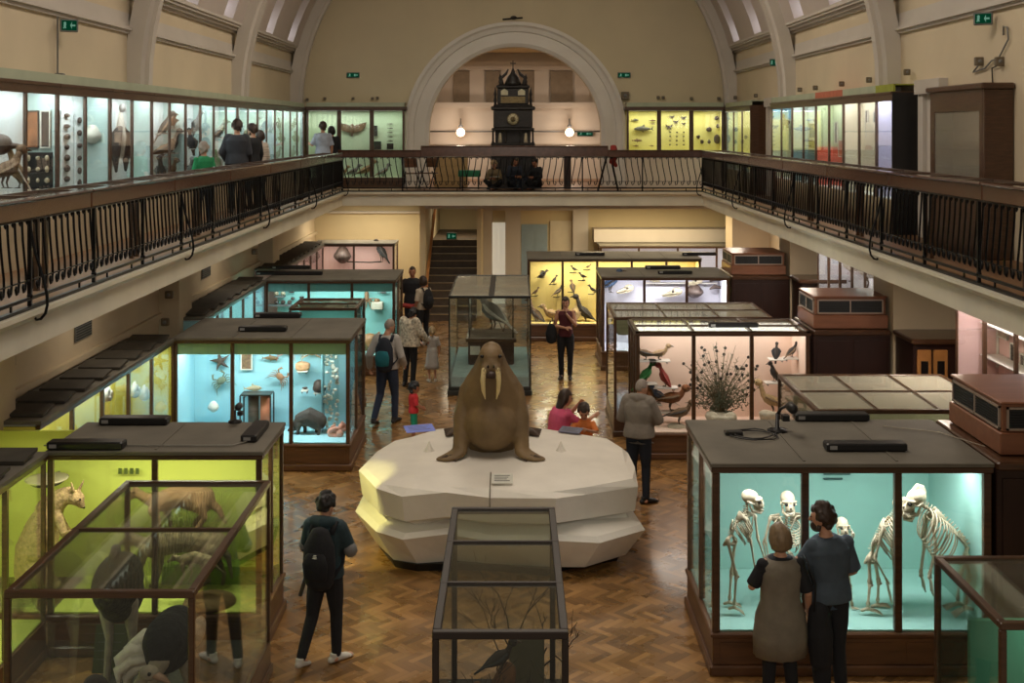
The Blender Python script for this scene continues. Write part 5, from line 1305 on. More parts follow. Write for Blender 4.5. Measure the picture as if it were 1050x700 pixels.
quad('spotted quoll standing on its small round mound in the lime case', 'stuffed_quoll', 'quoll', (205, 585), 11.55, FURS, [(214, 575), (200, 571), (188, 574)], [(188, 574), (182, 572), (180, 571)], (178, 572), (172, 576),
     [[(188, 577), (190, 588), (186, 598)], [(192, 577), (196, 588), (193, 598)], [(212, 577), (216, 588), (211, 598)], [(206, 577), (208, 588), (203, 598)]], [(215, 575), (224, 583), (232, 588)], r=(.055, .06, .055), width=.04, vox=.008, legr=(.025, .016, .012))
p = at(215, 603, 11.55); tag(MB().lathe((p.x, p.y, .415), [(.26, 0), (.25, .03), (.18, .06), (.05, .075)], 20).build('earth_mound', mat('earth', (120, 92, 56), .9, var=.25, bump=.4)), 'low brown earth mound under the quoll', 'mound')
m = MB(); m.box(-3.75, -2.5, 11.8, 12.1, 1.13, 1.15)
tag(m.build('glass_shelf', GLASS), 'glass shelf carrying the pinkish wallaby', 'shelf')
p = at(48, 493, 11.9); t = thing('hanging_dish', 'shallow dark nest dish fixed high in the lime case', 'dish', tuple(p)); MB().lathe((0, 0, 0), [(.03, -.05), (.14, -.03), (.2, .02), (.17, .02), (.12, -.01), (.02, -.02)], 18).build('dish', FURD, t, world=False); MB().lathe((0, 0, 0), [(.205, .015), (.215, .03), (.19, .03)], 18).build('rim', BONE, t, world=False); MB().bar((0, 0, 0), (0, .33, .0), .015).build('bracket', GREY, t, world=False)
t = tag(MB().box(-4.44, -2.48, 12.19, 12.24, 1.66, 1.86).build('header_board', paint('green_header', (122, 150, 30))), 'darker green header board across the back of the lime case', 'header board')
t = tag(MB().box(-3.6, -2.5, 12.0, 12.2, .42, .6).build('display_step', paint('green_step', (130, 160, 40))), 'green display step at the back floor of the lime case', 'step')
m = MB(); p = at(133, 483, 12.18)
for i, ch in enumerate('1ANd'): m.box(p.x - .12 + i * .06, p.x - .085 + i * .06, 12.183, 12.19, p.z - .03, p.z + .03)
tag(m.build('case_lettering', mat('lettering_olive', (70, 84, 20), .7)), 'small olive heading lettering on the lime case header', 'lettering')

# ------------------------------------------------------------------ ostrich case and branch case
t = thing('stuffed_ostrich', 'stuffed ostrich with black body, white plumes and curved grey neck', 'ostrich', (-2.68, 9.1, .32))
def g(px, py, Y): q = at(px, py, Y); return (q.x + 2.85, Y - 9.25, q.z - .32)
FB = mat('plume_black', (26, 26, 28), .9, var=.4, scale=20, bump=.8, bscale=30); FW = mat('plume_white', (206, 200, 184), .9, var=.15, scale=14, bump=.8, bscale=26); OG = mat('ostrich_skin', (150, 140, 122), .8, var=.15, scale=20, bump=.3)
blobs('body', [('E', (.02, .02, .80), (.19, .38, .22)), ('E', (.02, -.12, .86), (.17, .26, .18)), ('E', (.03, .25, .74), (.16, .25, .18))], FB, t, vox=.018)
r = random.Random(8)
for q in range(9):
    a = r.uniform(-.6, .9); m = MB(); x, y, z = -.15 - .06 * math.cos(a) * 1.2 + r.uniform(-.04, .04), .0 + .25 * math.sin(a * 1.4), .80 - .07 * q % .22
    m.tube([(x + .14, y, z + .06), (x, y, z + .05), (x - .09, y - .04, z - .02), (x - .08, y - .05, z - .1)], [(.05, .03), (.075, .045), (.06, .04), (.02, .015)], 8, round_ends=True); m.build('plume', FW, t, world=False)
m = MB(); m.ell((.2, .1, .82), (.05, .18, .1)); m.build('plume', FW, t, world=False)
nb = [(.03, -.28, .78), (-.05, -.42, .62), (-.10, -.55, .55), (-.09, -.62, .62), (-.03, -.66, .76), (.03, -.67, .84)]
blobs('neck', [('L', nb, [.08, .05, .04, .038, .038, .045]), ('E', (.06, -.68, .86), (.075, .055, .055))], OG, t, vox=.009)
m = MB(); m.tube([(.11, -.69, .85), (.17, -.7, .83), (.22, -.71, .80)], [(.04, .022), (.035, .016), (.012, .006)], 8, round_ends=True); m.build('beak', mat('ostrich_beak', (150, 116, 90), .5), t, world=False)
m = MB(); m.ell((.08, -.735, .875), .014, seg=8, n=6); m.build('eye', EYEM, t, world=False)
for q in (-1, 1): m = MB(); m.tube([(.03 + q * .12, .05, .6), (.03 + q * .13, .12, .32), (.03 + q * .13, .0, .05)], [.09, .04, .03], 8, round_ends=True); m.tube([(.03 + q * .13, .02, .03), (.03 + q * .13, -.14, .015)], [.03, .018], 7, round_ends=True); m.build('leg', OG, t, world=False)
EM = mat('emu_plume', (66, 62, 46), .95, var=.5, scale=34, bump=.9, bscale=40)
t = thing('stuffed_emu', 'shaggy dark emu standing in the left glass case behind the ostrich', 'emu', (-3.36, 9.95, .32))
blobs('body', [('E', (0, 0, .92), (.2, .34, .24)), ('E', (0, .1, .76), (.18, .28, .2)), ('L', [(.02, -.2, .95), (.06, -.3, 1.1), (.08, -.32, 1.28)], [.1, .055, .045]), ('E', (.1, -.35, 1.32), (.045, .07, .045))], EM, t, vox=.018)
m = MB(); m.tube([(.1, -.40, 1.32), (.12, -.48, 1.29)], [.03, .008], 7); m.build('beak', BEAK, t, world=False)
for q in (-1, 1): m = MB(); m.tube([(q * .1, 0, .75), (q * .1, .08, .4), (q * .1, 0, .02)], [.08, .035, .03], 8, round_ends=True); m.build('leg', OG, t, world=False)
bird('black cassowary-like bird with long tail at the front of the ostrich case', (-3.45, 8.85, .32), -10, L=.55, name='stuffed_game_bird', body=FE['dark'], wing=FE['black'], beak=BEAK, pitch=10, neck=.3, legs=.35, tail=.9)
placard('dark olive information board standing in the ostrich case', 112, 690, .32, .3, .4, m=mat('olive_board', (64, 66, 40), .7), tilt=1.3, name='information_board')
# dry branches
def branchy(label, loc, h, n, seed, m_, name='dry_branch', spread=.5, r0=.012, cat='branch'):
    t = thing(name, label, cat, loc); rr = random.Random(seed)
    def grow(m, p, d, l, r, lev):
        q = p + d * l; md = lerp(p, q, .5) + V((rr.uniform(-1, 1), rr.uniform(-1, 1), 0)) * l * .08
        m.tube([p, md, q], [r, r * .8, r * .6], 5)
        if lev > 0:
            for i in range(rr.choice((2, 3))):
                nd = (d + V((rr.uniform(-1, 1), rr.uniform(-1, 1), rr.uniform(-.1, .6))) * .75).normalized(); grow(m, lerp(p, q, rr.uniform(.5, 1)), nd, l * rr.uniform(.5, .8), r * .6, lev - 1)
    for i in range(n):
        m = MB(); a = 2 * PI * i / n; d = V((math.cos(a) * spread, math.sin(a) * spread * .6, 1)).normalized(); grow(m, V((0, 0, 0)), d, h * .45, r0, 3); m.build('stem', m_, t, world=False)
    return t
BR = mat('bark_dark', (52, 42, 32), .85, var=.3); BRP = mat('bark_pale', (120, 104, 80), .85, var=.3)
branchy('dark twiggy branch at the left of the central foreground case', (-.25, 8.0, .33), 1.25, 3, 4, BR, spread=.22)
branchy('dark twiggy branch at the right of the central foreground case', (.12, 8.35, .33), 1.0, 4, 9, BR, spread=.55)
branchy('twiggy branch leaning at the back of the central foreground case', (.08, 9.5, .33), 1.3, 3, 14, BR, spread=.35)
t = thing('habitat_stump', 'brown weathered stump inside the central foreground case', 'stump', (-.12, 8.35, .32))
blobs('trunk', [('L', [(0, 0, 0), (.03, .05, .3), (.0, .1, .62), (.08, .12, .85)], [.2, .14, .12, .07]), ('L', [(0, .1, .5), (-.14, .1, .75)], [.07, .04]), ('E', (0, .3, .12), (.3, .5, .13))], mat('stump_bark', (112, 78, 50), .85, var=.35, scale=8, bump=.7, bscale=18), t, vox=.016)
t = tag(MB().cbox(-.03, .25, 9.3, 9.36, .32, 1.05, .01).build('partition_screen', mat('grey_green_panel', (96, 94, 76), .7)), 'upright grey green panel in the central foreground case', 'panel')
bird('small pale bird among twigs in the central foreground case', (.28, 7.95, .55), 200, L=.2, body=FE['tan'], wing=FE['brown'], beak=BEAK, mount=BR)
bird('small dark bird on the stump in the central foreground case', (-.1, 8.45, 1.15), 20, L=.2, body=FE['dark'], wing=FE['black'], beak=BEAK)

# ------------------------------------------------------------------ grey bird in the central vitrine
t = thing('display_plinth', 'brown wooden plinth carrying the grey bird inside the central vitrine', 'plinth', (-.44, 24.0, .34))
MB().cbox(-.9, .02, 23.5, 24.6, .34, .82, .02).build('box', PANEL, t); MB().cbox(-.95, .07, 23.45, 24.65, .8, .88, .01).build('top', WOOD, t)
MB().box(-.86, -.66, 23.47, 23.495, .55, .72).build('label_card', mat('card_white', (222, 220, 208), .7), t)
b = MB()
for xx in (-.88, 0.0):
    for yy in (23.52, 24.58): b.box(xx - .012, xx + .012, yy - .012, yy + .012, .88, 1.75)
for yy in (23.52, 24.58): b.box(-.88, 0, yy - .012, yy + .012, 1.73, 1.755)
for xx in (-.88, 0): b.box(xx - .012, xx + .012, 23.52, 24.58, 1.73, 1.755)
ic = thing('inner_vitrine', 'smaller glass cover standing on the plinth inside the central vitrine', 'glass cover', (-.44, 24.05, .88)); b.build('frame', GF, ic)
for a in ((-.87, -.01, 23.515, 23.52), (-.885, -.88, 23.52, 24.58), (0, .005, 23.52, 24.58)): MB().box(*a, .88, 1.73).build('glass_pane', GLASS, ic)
bird('large plump grey bird with hanging dark tail in the central vitrine', (-.42, 23.95, .98), 150, L=.62, body=FE['grey'], wing=FE['white'], beak=BEAK, pitch=35, neck=.22, legs=.3, tail=.6, fat=1.15, headr=.2, beakl=.32)
branchy('thin dark branch beside the grey bird in the central vitrine', (-.2, 24.2, .89), .8, 2, 21, BR, spread=.4)
for i, (x, z) in enumerate(((-1.0, 1.52), (-.85, 1.3))): pass
# ------------------------------------------------------------------ helpers for specimens placed by where they stand in the photograph
BRD = {'n': 0}
def bd(label, px, py, Y, L, rz=0, b='brown', w='dark', beak=None, **k):
    p = at(px, py, Y); return bird(label, tuple(p), rz, L=L, body=FE[b], wing=FE[w], beak=beak or BEAK, **k)
def shelf(label, px0, px1, py, Y, d=.16, m=None, name='specimen_shelf'):
    a, c = at(px0, py, Y), at(px1, py, Y)
    t = thing(name, label, 'shelf', ((a.x + c.x) / 2, Y, a.z)); MB().cbox(a.x, c.x, Y - d / 2, Y + d / 2 , a.z - .018, a.z, .003).build('board', m or SHELFG, t)
    q = MB(); 
    for f in (.15, .85): q.box(lerp(a.x, c.x, f) - .006, lerp(a.x, c.x, f) + .006, Y - d * .3, Y + d / 2, a.z - .05, a.z - .018)
    q.build('bracket', GREY, t); return t
def fish(label, p, L=.25, rz=0, m=None, fm=None, deep=.28, name='fish_specimen', tiltx=0, cat='fish', fins=True):
    t = thing(name, label, cat, tuple(p), math.radians(rz), scale=L)
    b = MB(); b.tube([(-.38, 0, 0), (-.2, 0, 0), (.1, 0, .01), (.35, 0, 0), (.5, 0, -.01)], [(.02, .03), (.06, deep * .28), (.09, deep * .5), (.07, deep * .36), (.015, .03)], 10, up=V((0, 0, 1)), round_ends=True); b.build('body', m, t, world=False)
    f = MB(); f.prism([(-.36, 0), (-.52, .14), (-.46, 0), (-.52, -.12)], -.008, .008); f.build('tail_fin', fm or m, t, world=False)
    if fins:
        f = MB(); f.prism([(.1, deep * .45), (-.02, deep * .85), (-.08, deep * .42)], -.007, .007); f.build('dorsal_fin', fm or m, t, world=False)
        f = MB(); f.prism([(.12, -deep * .35), (.0, -deep * .75), (.02, -deep * .38)], -.03, -.02); f.build('pectoral_fin', fm or m, t, world=False)
    e = MB(); e.ell((.4, -.06, .03), .022, seg=6, n=5); e.build('eye', EYEM, t, world=False)
    return t
def crab(label, p, w=.25, m=None, rz=0, name='crab_specimen', upright=True):
    t = thing(name, label, 'crab', tuple(p), scale=w)
    M = Matrix.Rotation(PI / 2 if upright else 0, 4, 'X') @ Matrix.Rotation(math.radians(rz), 4, 'Z')
    b = MB(); b.M = M; b.ell((0, 0, 0), (.26, .2, .11), seg=14, n=8); b.build('shell', m, t, world=False)
    for q in (-1, 1):
        for i in range(4):
            l = MB(); l.M = M; a = -.2 - .35 * i; l.tube([(q * .2, .05 - .08 * i, 0), (q * .42, .14 - .14 * i, .06), (q * .58, -.0 - .2 * i, 0)], [.035, .028, .01], 6, round_ends=True); l.build('leg', m, t, world=False)
        l = MB(); l.M = M; l.tube([(q * .18, .14, 0), (q * .34, .26, .02), (q * .28, .4, .02)], [.04, .045, .06], 7, round_ends=True); l.tube([(q * .28, .4, .02), (q * .16, .5, .02)], [.05, .012], 6); l.tube([(q * .3, .4, .02), (q * .26, .54, .02)], [.035, .01], 6); l.build('claw', m, t, world=False)
    return t
def starfish(label, p, r=.15, m=None, rz=0):
    t = thing('starfish', label, 'starfish', tuple(p)); b = MB()
    for i in range(5):
        a = PI / 2 + 2 * PI * i / 5 + rz; b.tube([(0, 0, 0), (r * .5 * math.cos(a), -.01, r * .5 * math.sin(a)), (r * math.cos(a + .08), -.0, r * math.sin(a + .08))], [r * .22, r * .15, r * .04], 7, round_ends=True)
    b.build('arms', m, t, world=False, fuse=.012); return t
def shell(label, p, r=.08, m=None, rz=0, name='sea_shell'):
    t = thing(name, label, 'shell', tuple(p), math.radians(rz)); b = MB()
    pts, rs = [], []
    for i in range(26):
        u = i / 25; a = u * 4.2 * PI; q = r * (.15 + .55 * u); pts.append((q * math.cos(a), -r * .2, r * 1.2 - r * 1.1 * u + q * math.sin(a) * .5)); rs.append(r * (.08 + .38 * u))
    b.tube(pts, rs, 8, round_ends=True); b.build('whorl', m, t, world=False); return t
def board(label, x, y, z, w, h, m, face='F', th=.02, name='mounted_picture', cat='picture', inner=None, side=1):
    """framed flat display; face F looks to the camera, S looks across the hall"""
    t = thing(name, label, cat, (x, y, z)); b = MB(); fr = MB(); e = .015
    if face == 'F':
        b.box(-w / 2, w / 2, -th, 0, -h / 2, h / 2)
        for a in ((-w / 2 - e, w / 2 + e, -th - .01, 0, h / 2, h / 2 + e), (-w / 2 - e, w / 2 + e, -th - .01, 0, -h / 2 - e, -h / 2), (-w / 2 - e, -w / 2, -th - .01, 0, -h / 2, h / 2), (w / 2, w / 2 + e, -th - .01, 0, -h / 2, h / 2)): fr.box(*a)
    else:
        s = side; b.box(0, s * th, -w / 2, w / 2, -h / 2, h / 2)
        for a in ((0, s * (th + .01), -w / 2 - e, w / 2 + e, h / 2, h / 2 + e), (0, s * (th + .01), -w / 2 - e, w / 2 + e, -h / 2 - e, -h / 2), (0, s * (th + .01), -w / 2 - e, -w / 2, -h / 2, h / 2), (0, s * (th + .01), w / 2, w / 2 + e, -h / 2, h / 2)): fr.box(*a)
    b.build('board', m, t, world=False); fr.build('frame', inner or BLACK, t, world=False); return t
def jar(label, p, r=.05, h=.16, m=None, name='specimen_jar'):
    t = thing(name, label, 'jar', tuple(p)); MB().lathe((0, 0, 0), [(r * .9, 0), (r, .01), (r, h * .8), (r * .7, h * .88), (r * .7, h)], 12).build('jar_body', m, t, world=False); MB().lathe((0, 0, h), [(r * .78, 0), (r * .78, .025), (r * .3, .035)], 12).build('lid', BLACK, t, world=False); return t
def rock(label, p, r=.15, m=None, name='rock', seed=1, sq=.55, cat='rock'):
    rr = random.Random(seed); ph = [rr.uniform(0, 6) for _ in range(4)]
    t = MB().ell(tuple(V(p) + V((0, 0, r * sq * .8))), (r, r * .8, r * sq), seg=14, n=9, fn=lambda d: 1 + .12 * math.sin(3 * d.x + ph[0]) + .1 * math.sin(5 * d.y + ph[1]) + .1 * math.sin(4 * d.z + ph[2])).build(name, m)
    return tag(t, label, cat)
CRUST = mat('crust_brown', (150, 110, 78), .6, var=.25, scale=20, bump=.3); CRUSTD = mat('crust_dark', (74, 58, 50), .6, var=.3, scale=20, bump=.3); CORAL = mat('coral_white', (226, 222, 210), .7, var=.1, scale=20, bump=.5); SHP = mat('shell_pink', (214, 150, 130), .45, var=.2, scale=14)
STONE = mat('pale_stone', (200, 188, 166), .8, var=.15, scale=10, bump=.4); FSH = mat('fish_grey', (96, 94, 90), .45, var=.2, scale=20); FSHB = mat('fish_brown', (120, 92, 62), .5, var=.25, scale=20)
PAPER = mat('card_white', (222, 220, 208), .7); REDP = mat('terracotta', (190, 110, 80), .7, var=.1)
# ---- sky blue case (Y 17.4 .. 18.4)
YB_ = 18.36
starfish('large brown starfish upright on the back of the sky blue case', at(226, 370, YB_ - .04), .17, CRUSTD, .2)
crab('greenish spiny crab below the starfish in the sky blue case', at(227, 390, YB_ - .06), .3, mat('crab_olive', (112, 118, 96), .5, var=.3, scale=20), 30)
rock('white sea urchin at the bottom left of the sky blue case', at(219, 421, 18.2), .09, CORAL, name='sea_urchin', seed=3, sq=.9, cat='sea urchin')
p = at(253, 370, YB_); board('small framed sponge specimen on the sky blue case back', p.x, YB_, p.z, .15, .24, mat('sponge_brown', (120, 92, 68), .8, var=.4, scale=30), inner=PAPER)
crab('pinkish crab at the very top middle of the sky blue case', at(293, 360, YB_ - .06), .26, mat('crab_pink', (190, 120, 110), .5, var=.2), 0)
fish('small brown fish high in the middle pane of the sky blue case', at(277, 367, YB_ - .06), .26, 0, FSHB)
crab('orange brown lobster-like crab in the middle pane of the sky blue case', at(287, 386, YB_ - .1), .27, CRUST, -40)
shelf('narrow white shelf carrying the pale fish in the sky blue case', 249, 268, 403.5, 18.25, .2, CORAL); fish('pale horned fish resting on its white shelf in the sky blue case', at(259, 398, 18.25), .28, 10, mat('fish_pale', (176, 162, 132), .6, var=.2, scale=20), deep=.34)
crab('long legged beige crab at the top of the right pane of the sky blue case', at(320, 360, YB_ - .06), .32, mat('crab_beige', (184, 148, 108), .5, var=.2), 0)
shelf('small white shelf under the beige shell in the sky blue case', 305, 316, 379.5, 18.25, .16, CORAL); rock('beige helmet-like tortoise shell on a small shelf in the sky blue case', at(311, 379, 18.25), .12, mat('tortoise_beige', (196, 150, 110), .5, var=.25, scale=18), name='tortoise_shell', seed=5, sq=.6, cat='tortoise shell')
shelf('tiny white shelf with small bird skull in the sky blue case', 309, 316, 399.5, 18.25, .12, CORAL); rock('tiny dark skull on tiny shelf in the sky blue case', at(312.5, 399, 18.25), .04, CRUSTD, name='small_skull', seed=2, cat='skull')
rock('dark round shell at the right of the sky blue case, above the capybara', at(327.5, 401, 18.25), .11, CRUSTD, name='round_shell', seed=7, sq=.8, cat='shell')
shelf('small shelf under the dark round shell in the sky blue case', 322, 333, 402, 18.25, .12, CORAL)
t = quad('big dark capybara-like tapir calf standing at the lower right of the sky blue case', 'stuffed_capybara', 'capybara', (315, 446), 17.95, FURD, [(327, 432), (317, 427), (308, 430)], [(308, 431), (303, 435), (301, 438)], (301, 438), (296, 441),
     [[(308, 434), (306, 441), (307, 447), (304, 447.5)], [(311, 434), (312, 441), (312, 447), (309, 447.5)], [(327, 434), (328, 440), (327, 446), (324, 446.5)], [(324, 434), (324, 440), (323, 446), (320, 446.5)]], None, r=(.14, .15, .11), width=.07, legr=(.04, .028, .026), vox=.009)
m = MB(); p0 = at(340, 350, 18.1); r = random.Random(4)
t = thing('coral_column', 'tall clear column packed with white shells and corals in the sky blue case', 'shell column', (p0.x, 18.1, .42))
for i in range(70): m.ell((p0.x + r.uniform(-.1, .1), 18.1 + r.uniform(-.08, .08), .5 + i * .019), (r.uniform(.015, .04), .03, r.uniform(.015, .035)), seg=7, n=5)
m.build('shells', CORAL, t, kind='stuff'); MB().box(p0.x - .13, p0.x + .13, 17.98, 17.985, .42, 1.86).build('front_glass', GLASS, t); MB().box(p0.x - .14, p0.x - .125, 17.98, 18.2, .42, 1.86).build('edge', mat('clear_edge', (120, 170, 180), .2), t)
shell('large pink conch shell on the floor of the sky blue case', at(343, 446, 17.8), .13, SHP); shell('second pink shell beside the conch on the floor of the sky blue case', at(350, 440, 17.95), .1, SHP, 60)
t = thing('small_table', 'small open metal stand with two cylinders in the sky blue case', 'stand', (-3.9, 18.1, .42)); q = MB()
a_, b2 = at(247, 405, 18.0), at(278, 405, 18.0)
for x in (a_.x, b2.x):
    for y in (17.95, 18.2): q.box(x - .01, x + .01, y - .01, y + .01, .42, a_.z)
q.box(a_.x, b2.x, 17.94, 18.21, a_.z, a_.z + .02); q.build('frame', GF, t)
for x, mm in ((lerp(a_.x, b2.x, .38), CRUSTD), (lerp(a_.x, b2.x, .78), REDP)): MB().lathe((x, 18.08, .42), [(.085, 0), (.085, a_.z - .44)], 14).build('cylinder', mm, t)
# ---- teal small case, turquoise case
rock('dim rounded specimen at the left in the small teal case', (-3.6, 21.2, .33), .3, mat('dim_teal_form', (70, 110, 100), .8, var=.2), name='covered_specimen', seed=9, sq=1.2, cat='specimen')
YT = 25.05
for i, (lab, px, py, w) in enumerate((('tiny grey box shelf high at the left of the turquoise case', 287, 303, .22), ('wider dark shelf with skulls at the left of the turquoise case', 287, 312, .5))):
    p = at(px, py, YT - .1); t = thing('specimen_shelf', lab, 'shelf', tuple(p)); MB().cbox(-w / 2, w / 2, -.1, .1, -.03, 0, .004).build('board', GREY, t, world=False)
    for j in range(2 + i): MB().ell(((j - .5) * .14, -.02, .05), (.05, .05, .045)).build('small_skull', BONE if i == 0 else CRUSTD, t, world=False)
for i, (px, py) in enumerate(((299, 300), (300, 307), (309, 306))): rock('small dark mollusc on the turquoise case back, number of three in a cluster: %s' % ('upper', 'lower', 'right')[i], at(px, py, YT - .06), .05, CRUSTD, name='mollusc', seed=i, cat='mollusc')
p = at(376, 306, YT - .05); t = thing('squid_model', 'spidery brown squid model hanging in the right pane of the turquoise case', 'squid', tuple(p)); q = MB(); q.ell((0, 0, .06), (.05, .05, .12))
for i in range(7): a = -PI * i / 6; q.tube([(0, 0, -.02), (.12 * math.cos(a), 0, .1 * math.sin(a)), (.22 * math.cos(a * 1.1), 0, .26 * math.sin(a))], [.02, .014, .005], 5)
q.build('body', CRUST, t, world=False)
fish('small grey fish at the top right of the turquoise case', at(392, 300, YT - .06), .2, 0, FSH); p = at(387, 312, YT - .1); t = thing('specimen_shelf', 'pale boxed shelf at the right of the turquoise case', 'shelf', tuple(p)); MB().cbox(-.12, .12, -.1, .1, -.1, .06, .01).build('box', STONE, t, world=False); MB().ell((0, -.03, .09), (.07, .05, .04)).build('small_skull', CRUST, t, world=False)
t = thing('octopus_model', 'large coiled brown octopus model on the floor of the turquoise case', 'octopus', tuple(at(379, 361, 24.7))); sp_ = [('E', (0, 0, .2), (.22, .18, .2))]
for i in range(7): a = 2 * PI * i / 7; sp_.append(('L', [(.1 * math.cos(a), .08 * math.sin(a), .12), (.3 * math.cos(a), .15 * math.sin(a), .3 + .1 * math.sin(i * 2)), (.42 * math.cos(a + .3), .18 * math.sin(a), .1), (.3 * math.cos(a + .5), .15 * math.sin(a + .4), .04)], [.07, .05, .035, .02]))
blobs('body', sp_, mat('octopus_brown', (168, 122, 78), .45, var=.2, scale=14), t, vox=.016)
# ---- rosy case at the far left
bd('tall dark hawk-like bird in the right window of the far left pinkish case', 391, 269, 32.2, .42, 150, 'dark', 'black', legs=.5, pitch=50)
t = thing('branch_perch', 'thin twig perch in the far left pinkish case', 'branch', tuple(at(378, 270, 32.2))); MB().tube([(-.6, 0, .05), (0, 0, .03), (.35, 0, .05)], .018, 6).build('twig', BR, t, world=False)
rock('round dark nest in the left window of the far left pinkish case', at(351, 268, 32.2), .24, CRUSTD, name='round_nest', seed=4, sq=.9, cat='nest')
# ---- peach bird case (Y 18.0 .. 19.0): 1 m = 66.7 px at Y 18
Y1, Y2 = 18.35, 18.6
def sb(label, px, py, L, rz, b, w, sh=True, Y=Y2, **k):
    bd(label, px, py, Y, L, rz, b, w, **k)
    if sh: shelf('shelf under the ' + label, px - L * 42, px + L * 42, py + .4, Y, .2)
sb('brown duck on the top shelf at the left of the peach case', 662, 368.5, .26, 170, 'brown', 'dark', pitch=12, legs=.15)
sb('tan duck beside it on the top shelf of the peach case', 676, 368.5, .26, 0, 'tan', 'brown', pitch=12, legs=.15)
sb('bright green parrot on the second shelf of the peach case', 662, 392, .28, 20, 'green', 'green', pitch=45, tail=.7, legs=.2, fat=1.1)
sb('dark red parrot on the second shelf of the peach case', 682, 396, .3, 170, 'red', 'red', pitch=60, tail=.7, legs=.2)
sb('brown hawk behind the grey hooded man in the peach case', 664, 413, .34, 130, 'rust', 'brown', pitch=55, legs=.2, tail=.7)
sb('blue grey magpie with long tail in the peach case', 676, 412, .26, 200, 'blue', 'grey', pitch=30, tail=1.1, legs=.2, sh=False)
sb('long brown pheasant in the middle left of peach case', 688, 421, .42, 0, 'rust', 'brown', pitch=8, tail=1.0, legs=.25, neck=.2)
bd('plump brown grouse standing on a stone in the peach case', 697, 436, Y1, .34, 0, 'brown', 'dark', pitch=15, legs=.35, tail=.4)
rock('pale stone at the left end of the peach case floor', at(672, 445, Y1), .13, STONE, seed=2); rock('pale stone under the grouse in the peach case', at(695, 445, Y1), .17, STONE, seed=5)
sb('small dark bird on the right top shelf of the peach case, left', 796, 367, .19, 70, 'dark', 'black', pitch=60, legs=.25)
sb('small dark bird on the right top shelf of the peach case, right', 812, 366, .2, 20, 'dark', 'brown', pitch=40, legs=.25)
sb('slender dark woodpecker on the right middle shelf of the peach case', 794, 391, .24, 200, 'dark', 'brown', pitch=65, legs=.3, tail=.7)
bd('large pale brown curlew-like bird at the right of the peach case', 792, 424, Y2, .38, 165, 'buff', 'brown', pitch=20, legs=.3, neck=.5)
shelf('slim shelf under the curlew-like bird in the peach case', 780, 806, 424.5, Y2, .3)
rock('pale stone at the right of the peach case floor', at(788, 431, Y1), .16, STONE, seed=11)
t = thing('dried_bush', 'spreading dried thistle bush filling the middle pane of the peach case', 'bush', tuple(at(739, 430, 18.45)))
r = random.Random(12); st1, hd1, lf = MB(), MB(), MB(); 
for i in range(95):
    a = r.uniform(-1.15, 1.15); l = r.uniform(.55, 1.12) * (1 if abs(a) < .8 else .85); y = r.uniform(-.2, .25)
    e = V((math.sin(a) * l * .85, y, .12 + math.cos(a) * l * 1.02)); md = V((e.x * .35, y * .5, e.z * .6)); st1.tube([(0, 0, .05), md, e], [.006, .004, .003], 3)
    if i % 2 == 0: hd1.ell(e, (.026, .02, .026), seg=6, n=5)
    for k in range(7):
        u = r.uniform(.25, .9); b_ = lerp(md, e, u * 1.0) if k > 2 else lerp(V((0, 0, .05)), md, r.uniform(.4, 1)); dd = V((r.uniform(-1, 1), r.uniform(-.5, .5), r.uniform(-.2, 1))).normalized() * .05; lf.tube([b_, b_ + dd], [.007, .002], 3)
for i in range(420):
    a = r.uniform(-1.3, 1.3); l = r.uniform(.1, .5); b_ = V((math.sin(a) * l, r.uniform(-.18, .2), .1 + math.cos(a) * l * .95)); dd = V((r.uniform(-1, 1), r.uniform(-.6, .6), r.uniform(-.2, 1))).normalized() * .07; lf.tube([b_, b_ + dd], [.010, .002], 3)
st1.build('stems', mat('dry_stem', (112, 98, 70), .8, var=.2), t, world=False, kind='stuff'); hd1.build('seed_heads', mat('seed_dark', (60, 52, 46), .8), t, world=False, kind='stuff'); lf.build('leaves', mat('grey_leaf', (104, 104, 82), .8, var=.25, scale=30), t, world=False, kind='stuff')
t = thing('stone_bowl', 'pale lobed stone bowl at the foot of the dried bush', 'bowl', tuple(at(739, 433, 18.3))); MB().lathe((0, 0, -.02), [(.1, 0), (.2, .03), (.25, .12), (.22, .17), (.17, .15)], 16).build('bowl', STONE, t, world=False); MB().ell((-.14, -.1, .1), (.1, .06, .09)).build('lobe', STONE, t, world=False); MB().ell((.14, -.1, .1), (.1, .06, .09)).build('lobe', STONE, t, world=False)
# ---- white skull case (Y 24.6)
YS = 25.35
bd('black and white crane with open bill in the white lit case', 626, 300, YS, .42, 20, 'blue', 'dark', pitch=30, legs=.3, beakl=.5)
def skl(label, px, py, s, rz=0):
    t = thing('animal_skull', label, 'skull', tuple(at(px, py, YS)), math.radians(rz), scale=s * .62); q = MB(); q.ell((0, 0, .3), (.32, .22, .24)); q.tube([(.15, 0, .24), (.5, 0, .16), (.85, 0, .08)], [(.2, .16), (.13, .1), (.06, .05)], 10, round_ends=True); q.tube([(-.1, .2, .3), (.2, .28, .22), (.4, .16, .2)], .03, 6); q.tube([(-.1, -.2, .3), (.2, -.28, .22), (.4, -.16, .2)], .03, 6); s1 = q.build('cranium', BONE, t, world=False)
    q = MB(); q.tube([(-.05, -.15, .14), (.3, -.12, .03), (.8, -.02, .0), (.3, .12, .03), (-.05, .15, .14)], .04, 6, round_ends=True); q.build('jaw', BONE, t, world=False)
    for y in (-.16, .16): q = MB(); q.ell((.2, y, .3), (.08, .06, .08)); q.build('eye_socket', BONED, t, world=False)
